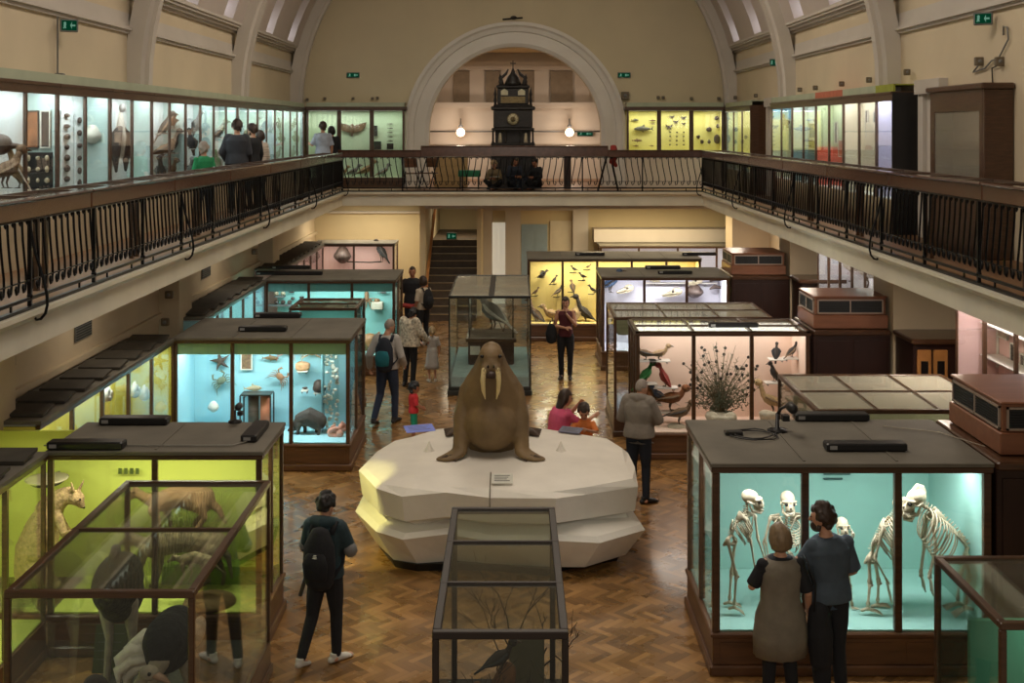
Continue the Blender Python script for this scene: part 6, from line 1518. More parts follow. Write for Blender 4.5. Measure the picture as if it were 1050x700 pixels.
for i, (lab, px, py, s, rz) in enumerate((('long pale skull at the left of the white lit case', 645, 300, .55, 200), ('pale skull on top shelf in the middle of the white lit case', 668, 289, .35, 0), ('huge curved pale skull in the middle pane of the white lit case', 694, 304, .6, 170), ('big horned skull in the right pane of the white lit case', 716, 292, .5, 180))):
    skl(lab, px, py, s, rz)
rock('dark round skull at the bottom middle of the white lit case', at(712, 304, YS), .2, CRUSTD, name='dark_skull', seed=4, sq=.7, cat='skull')
for i, (px, py) in enumerate(((735, 288), (735, 296))): t = thing('horn_specimen', 'small dark horned specimen at the right end of the white lit case, %s' % ('upper', 'lower')[i], 'horn', tuple(at(px, py, YS))); MB().tube([(-.14, 0, 0), (-.05, 0, .05), (.12, 0, .02)], [.02, .05, .02], 8, round_ends=True).build('horn', CRUSTD, t, world=False)
shelf('white shelf beneath the upper skulls of the white lit case', 660, 735, 289.5, YS + .1, .2)
# ---- yellow bird case (Y 28.0 .. 28.7)
YY = 28.5
for lab, px, py, L, rz, b, w, k in (('dark tern flying at the top left of the yellow case', 556, 284, .3, 0, 'dark', 'black', dict(spread=True, legs=0)), ('dark roller perched in the left pane of the yellow case', 568, 291, .24, 20, 'dark', 'black', dict(pitch=45)),
       ('dark crow-like bird in the left pane of the yellow case', 572, 304, .32, 20, 'dark', 'brown', dict(pitch=35)), ('small brown bird at the left edge of the yellow case', 549, 303, .24, 20, 'brown', 'dark', dict(pitch=35)),
       ('small dark bird at the top of the second pane of the yellow case', 589, 279, .2, 160, 'dark', 'black', dict(pitch=20)), ('dark bird spreading its tail in the second pane of the yellow case', 598, 287, .24, 200, 'dark', 'black', dict(pitch=20)),
       ('clinging brown bird in the second pane of the yellow case', 587, 299, .3, 120, 'brown', 'dark', dict(pitch=70)), ('dark bird at the right edge of the second pane of the yellow case', 608, 301, .26, 180, 'dark', 'black', dict(pitch=30)),
       ('small brown bird high in the second pane of the yellow case', 603, 276, .16, 0, 'brown', 'dark', dict(pitch=20))):
    bd(lab, px, py, YY, L * .68, rz, b, w, **k)
    if L > .1: t = thing('twig_perch', 'twig of ' + lab, 'branch', tuple(at(px, py, YY))); MB().tube([(-.12, 0, -.01), (.0, .0, -.015), (.06, .18, -.02)], .012, 5).build('twig', BR, t, world=False)
for lab, px, py, L, rz, b, w, k in (('large brown pheasant on the floor of the yellow case at the left', 550, 333, .5, 150, 'brown', 'dark', dict(pitch=40, neck=.45, legs=.4, tail=.7)), ('wide brown grouse on the floor of the yellow case', 566, 331, .5, 190, 'tan', 'brown', dict(pitch=15, fat=1.2, legs=.25)),
       ('pale bustard standing behind the woman in the yellow case', 590, 332, .5, 60, 'buff', 'tan', dict(pitch=60, neck=.4)), ('dark guinea fowl with upright neck in the yellow case', 600, 332, .55, 170, 'dark', 'black', dict(pitch=40, neck=.5, fat=1.1, tail=.8))):
    bd(lab, px, py, 28.4, L * .82, rz, b, w, **k)
for i, px in enumerate((545, 558, 575, 604)): rock('low stone on the floor of the yellow case, %s from left' % ORD[i], at(px, 337, 28.3), .14, STONE, seed=i)

# ------------------------------------------------------------------ contents of the balcony cases
XC = -6.15
def wl(px, pz_py, X=XC):  # point on the plane x = X of the left cases
    s = (CX - px) / -X; return V((X, F / s, CH - (pz_py - CY) / s))
bird('large brown gull-like bird at the lower front of the left balcony wall case', tuple(wl(6, 193, -6.1)), 60, L=.42, body=FE['brown'], wing=FE['brown'], beak=BEAK, pitch=25, neck=.3, legs=.3)
bird('pale long necked bird next to the brown gull-like bird on the left balcony', tuple(wl(19, 193, -6.05)), 200, L=.36, body=FE['tan'], wing=FE['white'], beak=BEAK, pitch=60, neck=.5, legs=.3)
p = wl(7, 148); t = thing('hunting_trophy', 'small dark mounted animal head at upper left of the left balcony case', 'animal head', (WL + .05, p.y, p.z)); MB().ell((0.12, 0, 0), (.14, .13, .13)).build('head', CRUSTD, t, world=False); MB().tube([(.2, .0, -.02), (.3, .1, -.02)], [.05, .03], 8, round_ends=True).build('snout', CRUSTD, t, world=False)
for i, py in enumerate((118, 132)): p = wl(6, py); board('tiny pinned specimen label at the upper left balcony case, %s' % ('upper', 'lower')[i], WL + .05, p.y, p.z, .1, .16, PAPER, 'S', name='specimen_card', cat='card', side=1); 
board('amber and brown picture panel in the second window of the left balcony case', -6.27, 15.26, 5.08, .16, .46, mat('amber_print', (150, 96, 60), .6, var=.6, scale=6)); board('dark picture strip beside the amber picture panel on the left balcony', -6.09, 15.26, 5.08, .1, .46, mat('dark_print', (50, 44, 40), .6, var=.3), inner=PAPER)
def rack(label, y, z0, z1, w, rows, cols, mb, mi, seed, xx=WL + .05, name='specimen_rack', rz=0):
    t = thing(name, label, 'specimen rack', (xx, y, z0), math.radians(rz)); MB().box(0, .02, -w / 2, w / 2, 0, z1 - z0).build('board', mb, t, world=False); r = random.Random(seed); q = MB(); n_ = 0
    for i in range(rows):
        for j in range(cols):
            a, b = w * (.6 + .36 / cols) / cols * .5, (z1 - z0) / rows * .34; yy = -w / 2 + w * (j + .5) / cols; zz = (z1 - z0) * (i + .5) / rows
            q = MB(); q.ell((.04, yy, zz), (.03, a * r.uniform(.4, .8), b * r.uniform(.5, 1)), seg=8, n=6); q.build('specimen', mi, t, world=False)
    return t
rack('dark rack of small pale skulls low in the second window of the left balcony case', 15.26, 4.2, 4.78, .36, 4, 3, BLACK, BONE, 3, xx=-6.18, rz=-90)
rack('strip of tiny reddish specimens in the third window of the left balcony case', wl(69, 150).y, 4.2, 5.2, .14, 8, 1, PAPER, REDP, 4)
rack('ladder of dark pinned wings in the third window of the left balcony case', wl(80.5, 140).y, 4.3, 5.35, .3, 7, 1, PALE, CRUSTD, 5)
p = wl(94, 145, -6.2); rock('glowing pale round shell in the fourth window of the left balcony case', p, .14, CORAL, name='round_shell', seed=4, sq=.9, cat='shell'); rack('short column of dark fossils in the fourth window of the left balcony case', wl(93, 150).y, 4.2, 5.3, .22, 6, 1, PALE, CRUSTD, 8)
# hanging winged bird
p = wl(124, 140, -6.2); t = thing('hanging_bird', 'grey bird hanging with two long drooping wings on the left balcony', 'bird', tuple(p)); MB().tube([(0, 0, .4), (0, 0, .25), (0, 0, .0), (0, 0, -.3)], [.02, .05, .09, .05], 9, round_ends=True).build('body', FE['white'], t, world=False)
for s_ in (-1, 1): MB().tube([(0, s_ * .06, .15), (0, s_ * .2, .05), (0, s_ * .26, -.25), (0, s_ * .22, -.55)], [(.02, .05), (.03, .09), (.025, .08), (.01, .02)], 8, up=V((1, 0, 0)), round_ends=True).build('wing', FE['dark'], t, world=False)
MB().ell((.02, 0, .45), (.05, .05, .07)).build('head', FE['grey'], t, world=False)
def cluster(label, px, Xc, items, seed, name='taxidermy_group'):
    r = random.Random(seed)
    for i, (dy, z, L, kind) in enumerate(items):
        y = wl(px, 150).y + dy
        lab = label + ', ' + ('lowest' if i == 0 else ORD[i] + ' upwards')
        bird(lab, (Xc, y, z), r.choice((-60, -90, -30, 40)), L=L * .8, body=FE[kind], wing=FE[r.choice(('dark', 'brown', 'grey'))], beak=BEAK, pitch=r.uniform(20, 70), neck=r.uniform(.15, .4), legs=.12, mount=SHELFG)
cluster('dark bird in the fifth lit bay of the left balcony', 170, -6.15, [(-.25, 4.2, .42, 'dark'), (.3, 4.2, .4, 'brown'), (-.2, 4.6, .42, 'brown'), (.35, 4.65, .45, 'dark'), (-.05, 5.0, .45, 'dark'), (.4, 5.1, .36, 'rust')], 1)
cluster('grey bird in the sixth lit bay of the left balcony', 199, -6.15, [(-.3, 4.2, .4, 'grey'), (.2, 4.3, .35, 'brown'), (-.2, 4.7, .4, 'dark'), (.2, 5.05, .4, 'grey')], 2)
cluster('mottled bird in the seventh lit bay of the left balcony', 226, -6.15, [(-.3, 4.25, .45, 'green'), (.3, 4.5, .5, 'dark'), (-.1, 4.9, .45, 'grey')], 3)
for i, (px, nm) in enumerate(((246, 'eighth'), (263, 'ninth'), (278, 'tenth'), (287, 'eleventh'), (302, 'twelfth'))):
    cluster('small bird in the %s lit bay of the left balcony' % nm, px, -6.15, [(-.3, 4.3, .32, 'grey'), (.2, 4.7, .35, 'brown'), (-.1, 5.1, .3, 'dark')], 10 + i)
# bat and frames in the green end wall case
p = at(361, 132, 33.9); t = thing('bat_specimen', 'large brown bat with outstretched wings in the pale green end case', 'bat', tuple(p)); MB().tube([(0, 0, .1), (0, 0, 0), (0, 0, -.2)], [.05, .08, .03], 9, round_ends=True).build('body', FE['brown'], t, world=False)
for s_ in (-1, 1): MB().prism([(s_ * .03, .08), (s_ * .2, .14), (s_ * .42, .19), (s_ * .38, .03), (s_ * .26, -.07), (s_ * .12, -.1), (s_ * .03, -.12)], -.012, .012).build('wing', FE['brown'], t, world=False)
for i, (px, py, w, h) in enumerate(((383.5, 134, .16, .27), (386, 149, .24, .2), (400, 150, .16, .14))): p = at(px, py, 33.9); board('dark framed study in the right pane of the pale green end case, %s' % ('upper', 'lower left', 'lower right')[i], p.x, 33.93, p.z, w, h, mat('dark_print', (50, 44, 40), .6, var=.3))
for i in range(6): p = at(400, 127 + i * 4.4, 33.9); fish('slim dark insect-like specimen in the right green pane, %s from top' % ORD[i], p, .16, 0, CRUSTD, fins=False, name='pinned_specimen', cat='specimen', deep=.2)
for i, (px, L) in enumerate(((352, .3), (362, .34), (375, .45), (393, .35))): bird('pale bird low in the green end case behind the railing, %s from left' % ORD[i], tuple(at(px, 181, 33.7)), 20 * i - 20, L=L, body=FE['grey' if i % 2 else 'tan'], wing=FE['brown'], beak=BEAK, legs=.2)
# yellow end case
for i, (lab, px, py, L, m_) in enumerate((('large dark shark model in the yellow end case', 660, 132, .55, FSH), ('small grey fish upper left of the yellow end case', 651, 123, .22, FSH), ('small brown fish upper right beside the shark model', 669, 123.5, .2, FSHB), ('brown fish below the shark model', 653, 144, .3, FSHB), ('small brown fish right of centre by the shark model', 669, 127, .16, FSHB), ('tiny fish at the bottom left of the yellow end case', 652, 149.5, .16, FSHB), ('tiny fish at the bottom right under the shark model', 668, 149.5, .14, FSHB))):
    fish(lab, at(px, py, 33.88), L, 180 if i == 0 else 0, m_, name='shark_model' if i == 0 else 'fish_specimen')
def moth(label, px, py, w, m_):
    p = at(px, py, 33.9); t = thing('moth_specimen', label, 'moth', tuple(p), scale=w); MB().ell((0, 0, 0), (.07, .06, .25)).build('body', m_, t, world=False)
    for s_ in (-1, 1): MB().prism([(s_ * .04, .12), (s_ * .5, .36), (s_ * .46, .02), (s_ * .2, -.1), (s_ * .3, -.4), (s_ * .08, -.25)], -.02, .02).build('wing', m_, t, world=False)
for lab, px, py, w in (('dark butterfly at the left of the middle yellow pane', 686, 130, .2), ('dark butterfly high in the middle yellow pane', 689, 120, .14), ('brown moth at the top right of the middle yellow pane', 701, 121, .16), ('narrow moth in the centre of the middle yellow pane', 693, 125, .16), ('brown moth at the right of the middle yellow pane', 701, 127, .13)): moth(lab, px, py, w, CRUSTD)
for i in range(12): px = 687 + (i % 3) * 7; py = 136 + (i // 3) * 4.3; rock('tiny pinned beetle in the middle yellow pane', at(px, py, 33.9), .03, CRUSTD, name='pinned_beetle', seed=i, cat='beetle')['group'] = 'pinned beetles in the middle yellow pane'
for i, (px, py, s) in enumerate(((727, 135, .07), (735, 146, .1), (716, 142, .05), (727, 147, .05), (736, 131, .05), (720, 147, .05), (735, 123, .06))): rock('dark beetle in the right yellow pane, %s in size' % ('second', 'first', 'fourth', 'fifth', 'sixth', 'seventh', 'third')[i], at(px, py, 33.88), s, CRUSTD, name='beetle_specimen', seed=i, sq=1.2, cat='beetle')
# right balcony cases
XD = 6.28
def wr(px, py, X=XD): s = (px - CX) / X; return V((X, F / s, CH - (py - CY) / s))
BLU = mat('slate_print', (90, 110, 120), .6, var=.4, scale=5); OLV = mat('olive_print', (120, 118, 70), .6, var=.4, scale=5); DKP = mat('charcoal_print', (60, 56, 54), .6, var=.3)
for i, (px, py, w, h, m_) in enumerate(((796, 130, .2, .18, DKP), (811, 136, .2, .3, BLU), (819, 134, .18, .14, DKP), (829, 134, .5, .3, BLU), (829, 148, .6, .16, OLV), (853, 136, .14, .4, DKP), (858, 152, .3, .3, REDP), (884, 128, .1, .5, DKP), (887, 140, .1, .4, DKP), (892, 125, .1, .35, BLU), (891, 146, .1, .4, DKP), (905, 146, .16, .3, BLU), (904, 125, .2, .2, BLU), (909, 155, .14, .25, OLV), (876, 150, .1, .4, DKP))):
    p = wr(px, py); board('slim picture card in the right balcony cases, %s from the far end' % (['first', 'second', 'third', 'fourth', 'fifth', 'sixth', 'seventh', 'eighth', 'ninth', 'tenth', 'eleventh', 'twelfth', 'thirteenth', 'fourteenth', 'fifteenth'][i] if i < 15 else 'last'), WR - .05, p.y, p.z, w, h, m_, 'S', name='picture_card', cat='card', side=-1, inner=PAPER)
rack('rack of small dark skulls in the ivory case of the right balcony', wr(888, 130).y, 4.3, 5.2, .5, 4, 3, RD, CRUSTD, 21, xx=WR - .08)
bird('dark bird at the left of the blue and straw case on the right balcony', (6.25, 26.9, 5.05), 90, L=.3, body=FE['dark'], wing=FE['black'], beak=BEAK, mount=SHELFG)
bird('grey bird perched in the straw over blue case on the right balcony', (6.25, 24.0, 4.9), 90, L=.32, body=FE['grey'], wing=FE['dark'], beak=BEAK, mount=SHELFG)
# rosy wall case at the lower right: pale furniture-like shelves with dark uprights
def low(px, py, X=6.55): return wr(px, py, X)
for i, (px, py, w, h) in enumerate(((1002, 360, .12, .3), (1009, 356, .1, .5), (1026, 366, .1, .34), (1036, 374, .12, .26), (1044, 372, .1, .3), (996, 346, .2, .2), (1016, 340, .3, .16))):
    p = low(px, py, 6.6); board('dark upright plaque in the rosy wall case, %s from the left' % ORD[i], 6.78, p.y, p.z, w, h, DKP if i < 5 else STONE, 'S', name='plaque', cat='plaque', side=-1, inner=PAPER)
for i, (y0, y1, z) in enumerate(((12.7, 16.3, 1.95), (12.7, 16.3, 2.4))): t = thing('long_shelf', 'long pale shelf in the rosy wall case, %s' % ('lower', 'upper')[i], 'shelf', (6.65, 14.8, z)); MB().box(6.5, 6.79, y0, y1, z - .015, z).build('board', SHELFG, t)
for i in range(7): bird('small white bird on the upper shelf of the rosy wall case, %s from the front' % ORD[i], (6.64, 13.1 + i * .55, 2.4), 180 + 20 * (i % 3), L=.22, body=FE['white'], wing=FE['grey'], beak=BEAK, legs=.2)
for i in range(4): bird('white heron-like bird in the pale case between the piers, %s from front' % ORD[i], (6.6, 19.7 + i * 1.05, 2.1), 170, L=.4, body=FE['white'], wing=FE['grey'], beak=BEAK, legs=.5, neck=.6)
# yellow and blue perimeter cases on the left
for i, (px, py) in enumerate(((107, 408), (136, 404), (146, 407), (165, 380))):
    s = (CX - px) / 5.4; p = V((-5.4, F / s, CH - (py - CY) / s)); shell('white fan shell in the yellow wall case, %s from the front' % ORD[i], (p.x, p.y, max(.42, p.z)), .14, CORAL, 90)
for i, y in enumerate((20.1, 21.2, 22.4, 23.4)): rock('white shell group in the pale blue wall case, %s from the front' % ORD[i], (-5.5, y, .4), .22, CORAL, name='shell_group', seed=i, sq=1.4, cat='shell')
# ------------------------------------------------------------------ clock and end balcony
CLK = mat('ebony_carved', (34, 30, 28), .45, var=.35, scale=18, bump=.5, bscale=26); CLKG = mat('clock_bronze', (120, 104, 70), .4, metal=.5, var=.3, scale=20)
t = thing('ornate_clock', 'tall ornate dark carved clock with pinnacles on the end balcony', 'clock', (0, 33.2, BF))
cx_ = .0
def cb(x0, x1, z0, z1, d=.3, y=33.2, c=.02): return (x0, x1, y - d, y + d, z0, z1, c)
b = MB(); 
for a in ((-.72, .72, BF, 3.5, .42), (-.66, .66, 3.5, 3.75, .38), (-.62, .62, 3.75, 4.5, .34), (-.66, .66, 4.5, 4.6, .38)): b.cbox(*cb(a[0], a[1], a[2], a[3], a[4]))
b.build('base', CLK, t)
b = MB()
for a in ((-.62, .62, 4.6, 4.68, .36), (-.6, .6, 5.02, 5.1, .36), (-.55, .55, 5.1, 5.6, .3), (-.62, .62, 5.6, 5.7, .34), (-.5, .5, 5.7, 5.76, .3), (-.47, .47, 6.22, 6.3, .3)): b.cbox(*cb(*a))
for x in (-.56, -.2, .2, .56): b.lathe((x, 32.92, 4.68), [(.045, 0), (.03, .04), (.026, .3), (.045, .34)], 8)
b.box(-.5, .5, 33.05, 33.5, 4.68, 5.02)
b.build('case', CLK, t)
for q in (-1, 1): MB().tube([(q * .36, 32.98, 4.7), (q * .36, 32.96, 4.82), (q * .36, 32.97, 4.93)], [.06, .045, .035], 8, round_ends=True).build('figurine', mat('clock_figure', (190, 178, 150), .5, var=.3), t)
b = MB(); b.cbox(*cb(-.44, .44, 5.76, 6.22, .24)); b.build('upper_stage', CLK, t)
MB().box(-.34, .34, 32.94, 32.955, 5.8, 5.98).build('gilt_panel', CLKG, t)
for q in (-1, 1): MB().prism([(q * .14, 6.02), (q * .34, 6.02), (q * .34, 6.14), (q * .24, 6.2), (q * .14, 6.14)], 32.93, 32.958).build('arched_light', mat('clock_pale', (196, 190, 160), .5), t)
MB().lathe((0, 32.885, 5.34), [(.0, 0), (.17, 0), (.17, .02), (.15, .03)], 28, axis='Y').build('dial_ring', CLKG, t)
d = MB().lathe((0, 32.86, 5.34), [(.0, 0), (.145, 0), (.145, .01)], 28, axis='Y').build('dial', mat('dial_cream', (206, 196, 160), .5, var=.1), t)
MB().lathe((0, 32.85, 5.34), [(.0, 0), (.075, 0), (.075, .01)], 20, axis='Y').build('dial_centre', CLKG, t)
h = MB()
for k in range(12): a = PI * k / 6; h.bar((.115 * math.sin(a), 32.845, 5.34 + .115 * math.cos(a)), (.14 * math.sin(a), 32.845, 5.34 + .14 * math.cos(a)), .012, .006, up=V((0, 1, 0)))
h.build('hour_marks', BLACK, t)
for l, a in ((.11, .4), (.08, 2.2)): MB().bar((0, 32.835, 5.34), (l * math.sin(a), 32.835, 5.34 + l * math.cos(a)), .012, .006, up=V((0, 1, 0))).build('hand', BLACK, t)
for x, z, hh in ((-.5, 5.7, .55), (.5, 5.7, .55), (-.36, 6.3, .32), (.36, 6.3, .32)):
    MB().lathe((x, 33.0, z), [(.06, 0), (.035, hh * .15), (.05, hh * .3), (.03, hh * .5), (.05, hh * .62), (.004, hh)], 8).build('pinnacle', CLK, t)
b = MB(); b.lathe((0, 33.1, 6.3), [(.26, 0), (.22, .1), (.16, .24), (.07, .34), (.05, .4), (.01, .5)], 12); b.build('crown', CLK, t)
b = MB(); b.bar((0, 33.1, 6.75), (0, 33.1, 7.0), .03, .03, up=V((0, 1, 0))); b.bar((-.08, 33.1, 6.92), (.08, 33.1, 6.92), .03, .03); b.build('finial_cross', CLK, t)
for q in (-1, 1): MB().tube([(q * .3, 33.0, 6.3), (q * .34, 33.0, 6.5), (q * .2, 33.0, 6.62), (q * .14, 33.0, 6.74)], [.06, .05, .04, .02], 8, round_ends=True).build('scroll', CLK, t)
for i in range(9): MB().cbox(-.6 + i * .135, -.52 + i * .135, 32.84, 32.87, 3.8, 4.45, .01).build('carved_pilaster', CLK, t)
# globe lamps under the arch
GLB = emit_mat('lit_globe', (255, 214, 176), 6)
for i, x in enumerate((-1.72, 1.86)):
    t = thing('globe_lamp', 'lit round white globe lamp %s of the clock' % ('left', 'right')[i], 'lamp', (x, 38.5, 4.95)); MB().ell((0, 0, 0), .14, seg=20, n=14).build('globe', GLB, t, world=False)
    MB().lathe((0, 0, .16), [(.07, 0), (.08, .05), (.03, .1), (.015, .3)], 12).build('fitting', GREY, t, world=False); MB().bar((0, 0, .42), (0, .45, .42), .025).build('bracket', GREY, t, world=False)
    lamp('globe_glow', 'POINT', (x, 38.1, 4.95), 26, (1, .82, .66), .15)
tag(MB().tube([(-3.3, 38.85, 4.98), (3.4, 38.85, 4.98)], .025, 8).build('picture_rail_pipe', GREY), 'thin horizontal pipe on the wall behind the clock', 'pipe')
# exit signs
def exit_sign(label, px, py, Y=None, X=None, w=.34, h=.12, face='F'):
    if face == 'F': p = at(px, py, Y)
    else: s = (px - CX) / X; p = V((X, F / s, CH - (py - CY) / s))
    t = thing('exit_sign', label, 'exit sign', tuple(p), {'F': 0, 'L': 70, 'R': -70}[face])
    t.rotation_euler = (0, 0, math.radians({'F': 0, 'L': 25, 'R': -25}[face])); WORLD[t.name] = Matrix.Translation(p)
    MB().cbox(-w / 2 - .02, w / 2 + .02, 0, .07, -h / 2 - .02, h / 2 + .02, .01).build('housing', GREY, t, world=False)
    MB().box(-w / 2, w / 2, -.006, 0, -h / 2, h / 2).build('panel', emit_mat('exit_green', (20, 110, 74), .22), t, world=False)
    q = MB(); wm = emit_mat('exit_white', (150, 210, 180), .4)
    q.ell((-w * .28, -.009, h * .22), (.018, .004, .018), seg=8, n=5); q.bar((-w * .28, -.009, h * .12), (-w * .30, -.009, -h * .12), .03, .004, up=V((0, 1, 0))); q.bar((-w * .30, -.009, -h * .12), (-w * .38, -.009, -h * .32), .016, .004, up=V((0, 1, 0))); q.bar((-w * .29, -.009, -h * .12), (-w * .22, -.009, -h * .3), .016, .004, up=V((0, 1, 0))); q.bar((-w * .28, -.009, h * .1), (-w * .2, -.009, h * .02), .014, .004, up=V((0, 1, 0)))
    q.build('running_figure', wm, t, world=False)
    q = MB(); q.box(w * .18, w * .4, -.009, -.006, -.012, .012); q.prism([(w * .18, .05), (w * .18, -.05), (w * .06, 0)], -.009, -.006); q.build('arrow', wm, t, world=False)
    return t
exit_sign('green exit sign on the end wall left of the arch', 362, 77, Y=33.95)
exit_sign('green exit sign on the end wall right of the arch', 640, 77, Y=33.95)
exit_sign('small unlit exit sign on the wall behind the clock', 600, 137, Y=38.9, w=.5, h=.14)
exit_sign('green exit sign over the staircase', 463, 242, Y=33.9, w=.26, h=.16)
exit_sign('green exit sign on a bracket above the left balcony cases', 71, 26, X=-6.2, w=.2, h=.14, face='L')
exit_sign('green exit sign on the right balcony wall near the right edge', 1008, 19, X=6.25, w=.2, h=.13, face='R')
exit_sign('green exit sign on the right balcony wall above the far door', 794, 64, X=6.3, w=.2, h=.14, face='R')
p = V((-6.3, F / ((CX - 62) / 6.3), 0)); tag(MB().box(-6.35, -6.33, p.y - .01, p.y + .01, 5.75, 6.65).cbox(-6.37, -6.25, p.y - .05, p.y + .05, 5.7, 5.86, .01).build('cable_trunking', GREY), 'thin vertical cable trunking below the left exit sign', 'cable trunking')
# small wall fittings
def fitting(label, p, s=.12, name='wall_fitting'): t = thing(name, label, 'fitting', tuple(p)); MB().cbox(-s / 2, s / 2, -s * .3, s * .3, -s / 2, s / 2, .01).build('box', mat('fitting_taupe', (110, 98, 80), .6, var=.1), t, world=False); MB().ell((0, -s * .3, 0), (s * .25, s * .12, s * .25), seg=8, n=6).build('button', GREY, t, world=False); return t
for i, (px, py) in enumerate(((315, 102), (333, 101), (362, 101), (382, 101), (387, 100.5))): fitting('small round fitting above the green end case, %s from left' % ORD[i], at(px, py, 33.93), .08)
for i, (px, py) in enumerate(((641, 98), (675, 100), (680, 100), (709, 101), (737, 101))): fitting('small fitting above the yellow end case, %s from left' % ORD[i], at(px, py, 33.93), .22 if i == 0 else .09)
def wr2(px, py, X): s = (px - CX) / X; return V((X, F / s, CH - (py - CY) / s))
for i, (px, py) in enumerate(((754, 100), (775, 98), (820, 92), (836, 90), (863, 86), (891, 82), (930, 74))): fitting('small spot fitting above the right balcony cases, %s from the far end' % ORD[i], wr2(px, py, 6.33), .1, 'spot_fitting')
for i, (px, py) in enumerate(((1004, 63), (1025, 63))): fitting('square junction box above the dark cabinet, %s' % ('left', 'right')[i], wr2(px, py, 6.38), .12, 'junction_box')
def wx(px, py, X=6.4): q = wr2(px, py, X); return (q.x, q.y, q.z)
cable('looped dark cable on the wall above the dark cabinet, left', [wx(1004, 66), wx(998, 74), wx(1010, 70), wx(1017, 62), wx(1024, 60), wx(1034, 40), wx(1033, 28), wx(1029, 27), wx(1029, 36)], .012, GREY)
cable('dark cable dropping behind the dark cabinet', [wx(1025, 66), wx(1017, 70), wx(1018, 86)], .01, BLACK)
t = thing('ceiling_ornament', 'small dark fitting at the crown of the arch', 'fitting', tuple(at(526, 19, 33.7))); MB().tube([(-.3, 0, -.03), (0, 0, 0), (.28, 0, .02)], .03, 6).build('bar', BLACK, t, world=False); MB().ell((.02, 0, .02), (.1, .08, .06)).build('boss', BLACK, t, world=False)
for i, (px, py) in enumerate(((85, 337), (211, 277))):
    s = (CX - px) / 5.74; y = F / s; z = CH - (py - CY) / s; t = thing('wall_vent', 'square grey grille on the lower left wall, %s' % ('nearer', 'further')[i], 'vent', (-5.74, y, z)); MB().box(0, .015, -.3, .3, -.13, .13).build('frame', GREY, t, world=False); q = MB()
    for k in range(7): q.box(.015, .022, -.27, .27, -.11 + k * .034, -.095 + k * .034)
    q.build('louvre', GRL, t, world=False, kind='stuff')
for i, (px, py) in enumerate(((8, 384), (172, 302), (260, 258), (168, 330))):
    s = (CX - px) / 5.42; fitting('small switch box on the lower left wall, %s' % ('nearest the viewer', 'on the nearer pilaster', 'on the further pilaster', 'low by the nearer pilaster')[i], (-5.40 if i else -5.72, F / s if i else F / ((CX - px) / 5.74), CH - (py - CY) / s), .12)
# furniture at the end balcony
def chair(label, x, y, rz, m_):
    t = thing('folding_chair', label, 'chair', (x, y, BF), math.radians(rz)); MB().cbox(-.2, .2, -.2, .2, .43, .46, .01).build('seat', m_, t, world=False); MB().cbox(-.2, .2, .18, .2, .6, .86, .008).build('backrest', m_, t, world=False)
    for sx in (-.19, .19): MB().bar((sx, -.22, 0), (sx, .2, .86), .025).build('leg', GF, t, world=False); MB().bar((sx, .24, 0), (sx, -.1, .5), .025).build('leg', GF, t, world=False)
    return t
chair('brown wooden folding chair behind the far railing, furthest left', -2.8, 32.3, 20, PLINTH)
chair('second brown folding chair beside the first behind the far railing', -2.35, 32.5, -30, PLINTH)
t = thing('green_bench', 'green low bench left of the clock on the end balcony', 'bench', (-1.25, 32.6, BF)); MB().cbox(-1.52, -.9, 32.4, 32.8, BF + .34, BF + .52, .02).build('seat', mat('green_vinyl', (20, 110, 74), .5), t)
for x in (-1.46, -.96): MB().box(x - .02, x + .02, 32.42, 32.78, BF, BF + .34).build('leg', GF, t)
t = thing('beige_cabinet', 'beige low cabinet with drawers against the wall left of the clock', 'cabinet', (-1.9, 33.6, BF)); MB().cbox(-2.25, -1.3, 33.35, 33.8, BF, BF + .85, .015).build('body', mat('beige_wood', (170, 140, 92), .5, var=.1), t)
for k in range(3): MB().cbox(-2.2, -1.35, 33.33, 33.35, BF + .08 + k * .26, BF + .3 + k * .26, .005).build('drawer', mat('beige_wood', (170, 140, 92), .5, var=.1), t)
t = tag(MB().tube([at(629, 150, 31.1), at(630, 158, 31.05), at(628, 166, 31.1), at(632, 170, 31.1)], [(.09, .04), (.13, .05), (.1, .05), (.05, .03)], 9, round_ends=True).build('red_jacket', cloth('red_drape', (150, 50, 44))), 'red jacket hanging over the far railing right of the clock', 'jacket')
t = thing('easel_stand', 'tall dark leaning stand left of arch pier behind the far railing', 'stand', (2.55, 31.8, BF)); MB().bar((2.3, 31.7, BF), (2.6, 31.9, BF + 1.1), .04).build('leg', BLACK, t); MB().bar((2.85, 31.7, BF), (2.62, 31.9, BF + 1.1), .04).build('leg', BLACK, t)
tag(MB().cbox(1.42, 1.62, 32.6, 32.8, BF, BF + 1.0, .01).build('slim_post', PANEL), 'slim dark post to the right of the clock', 'post')

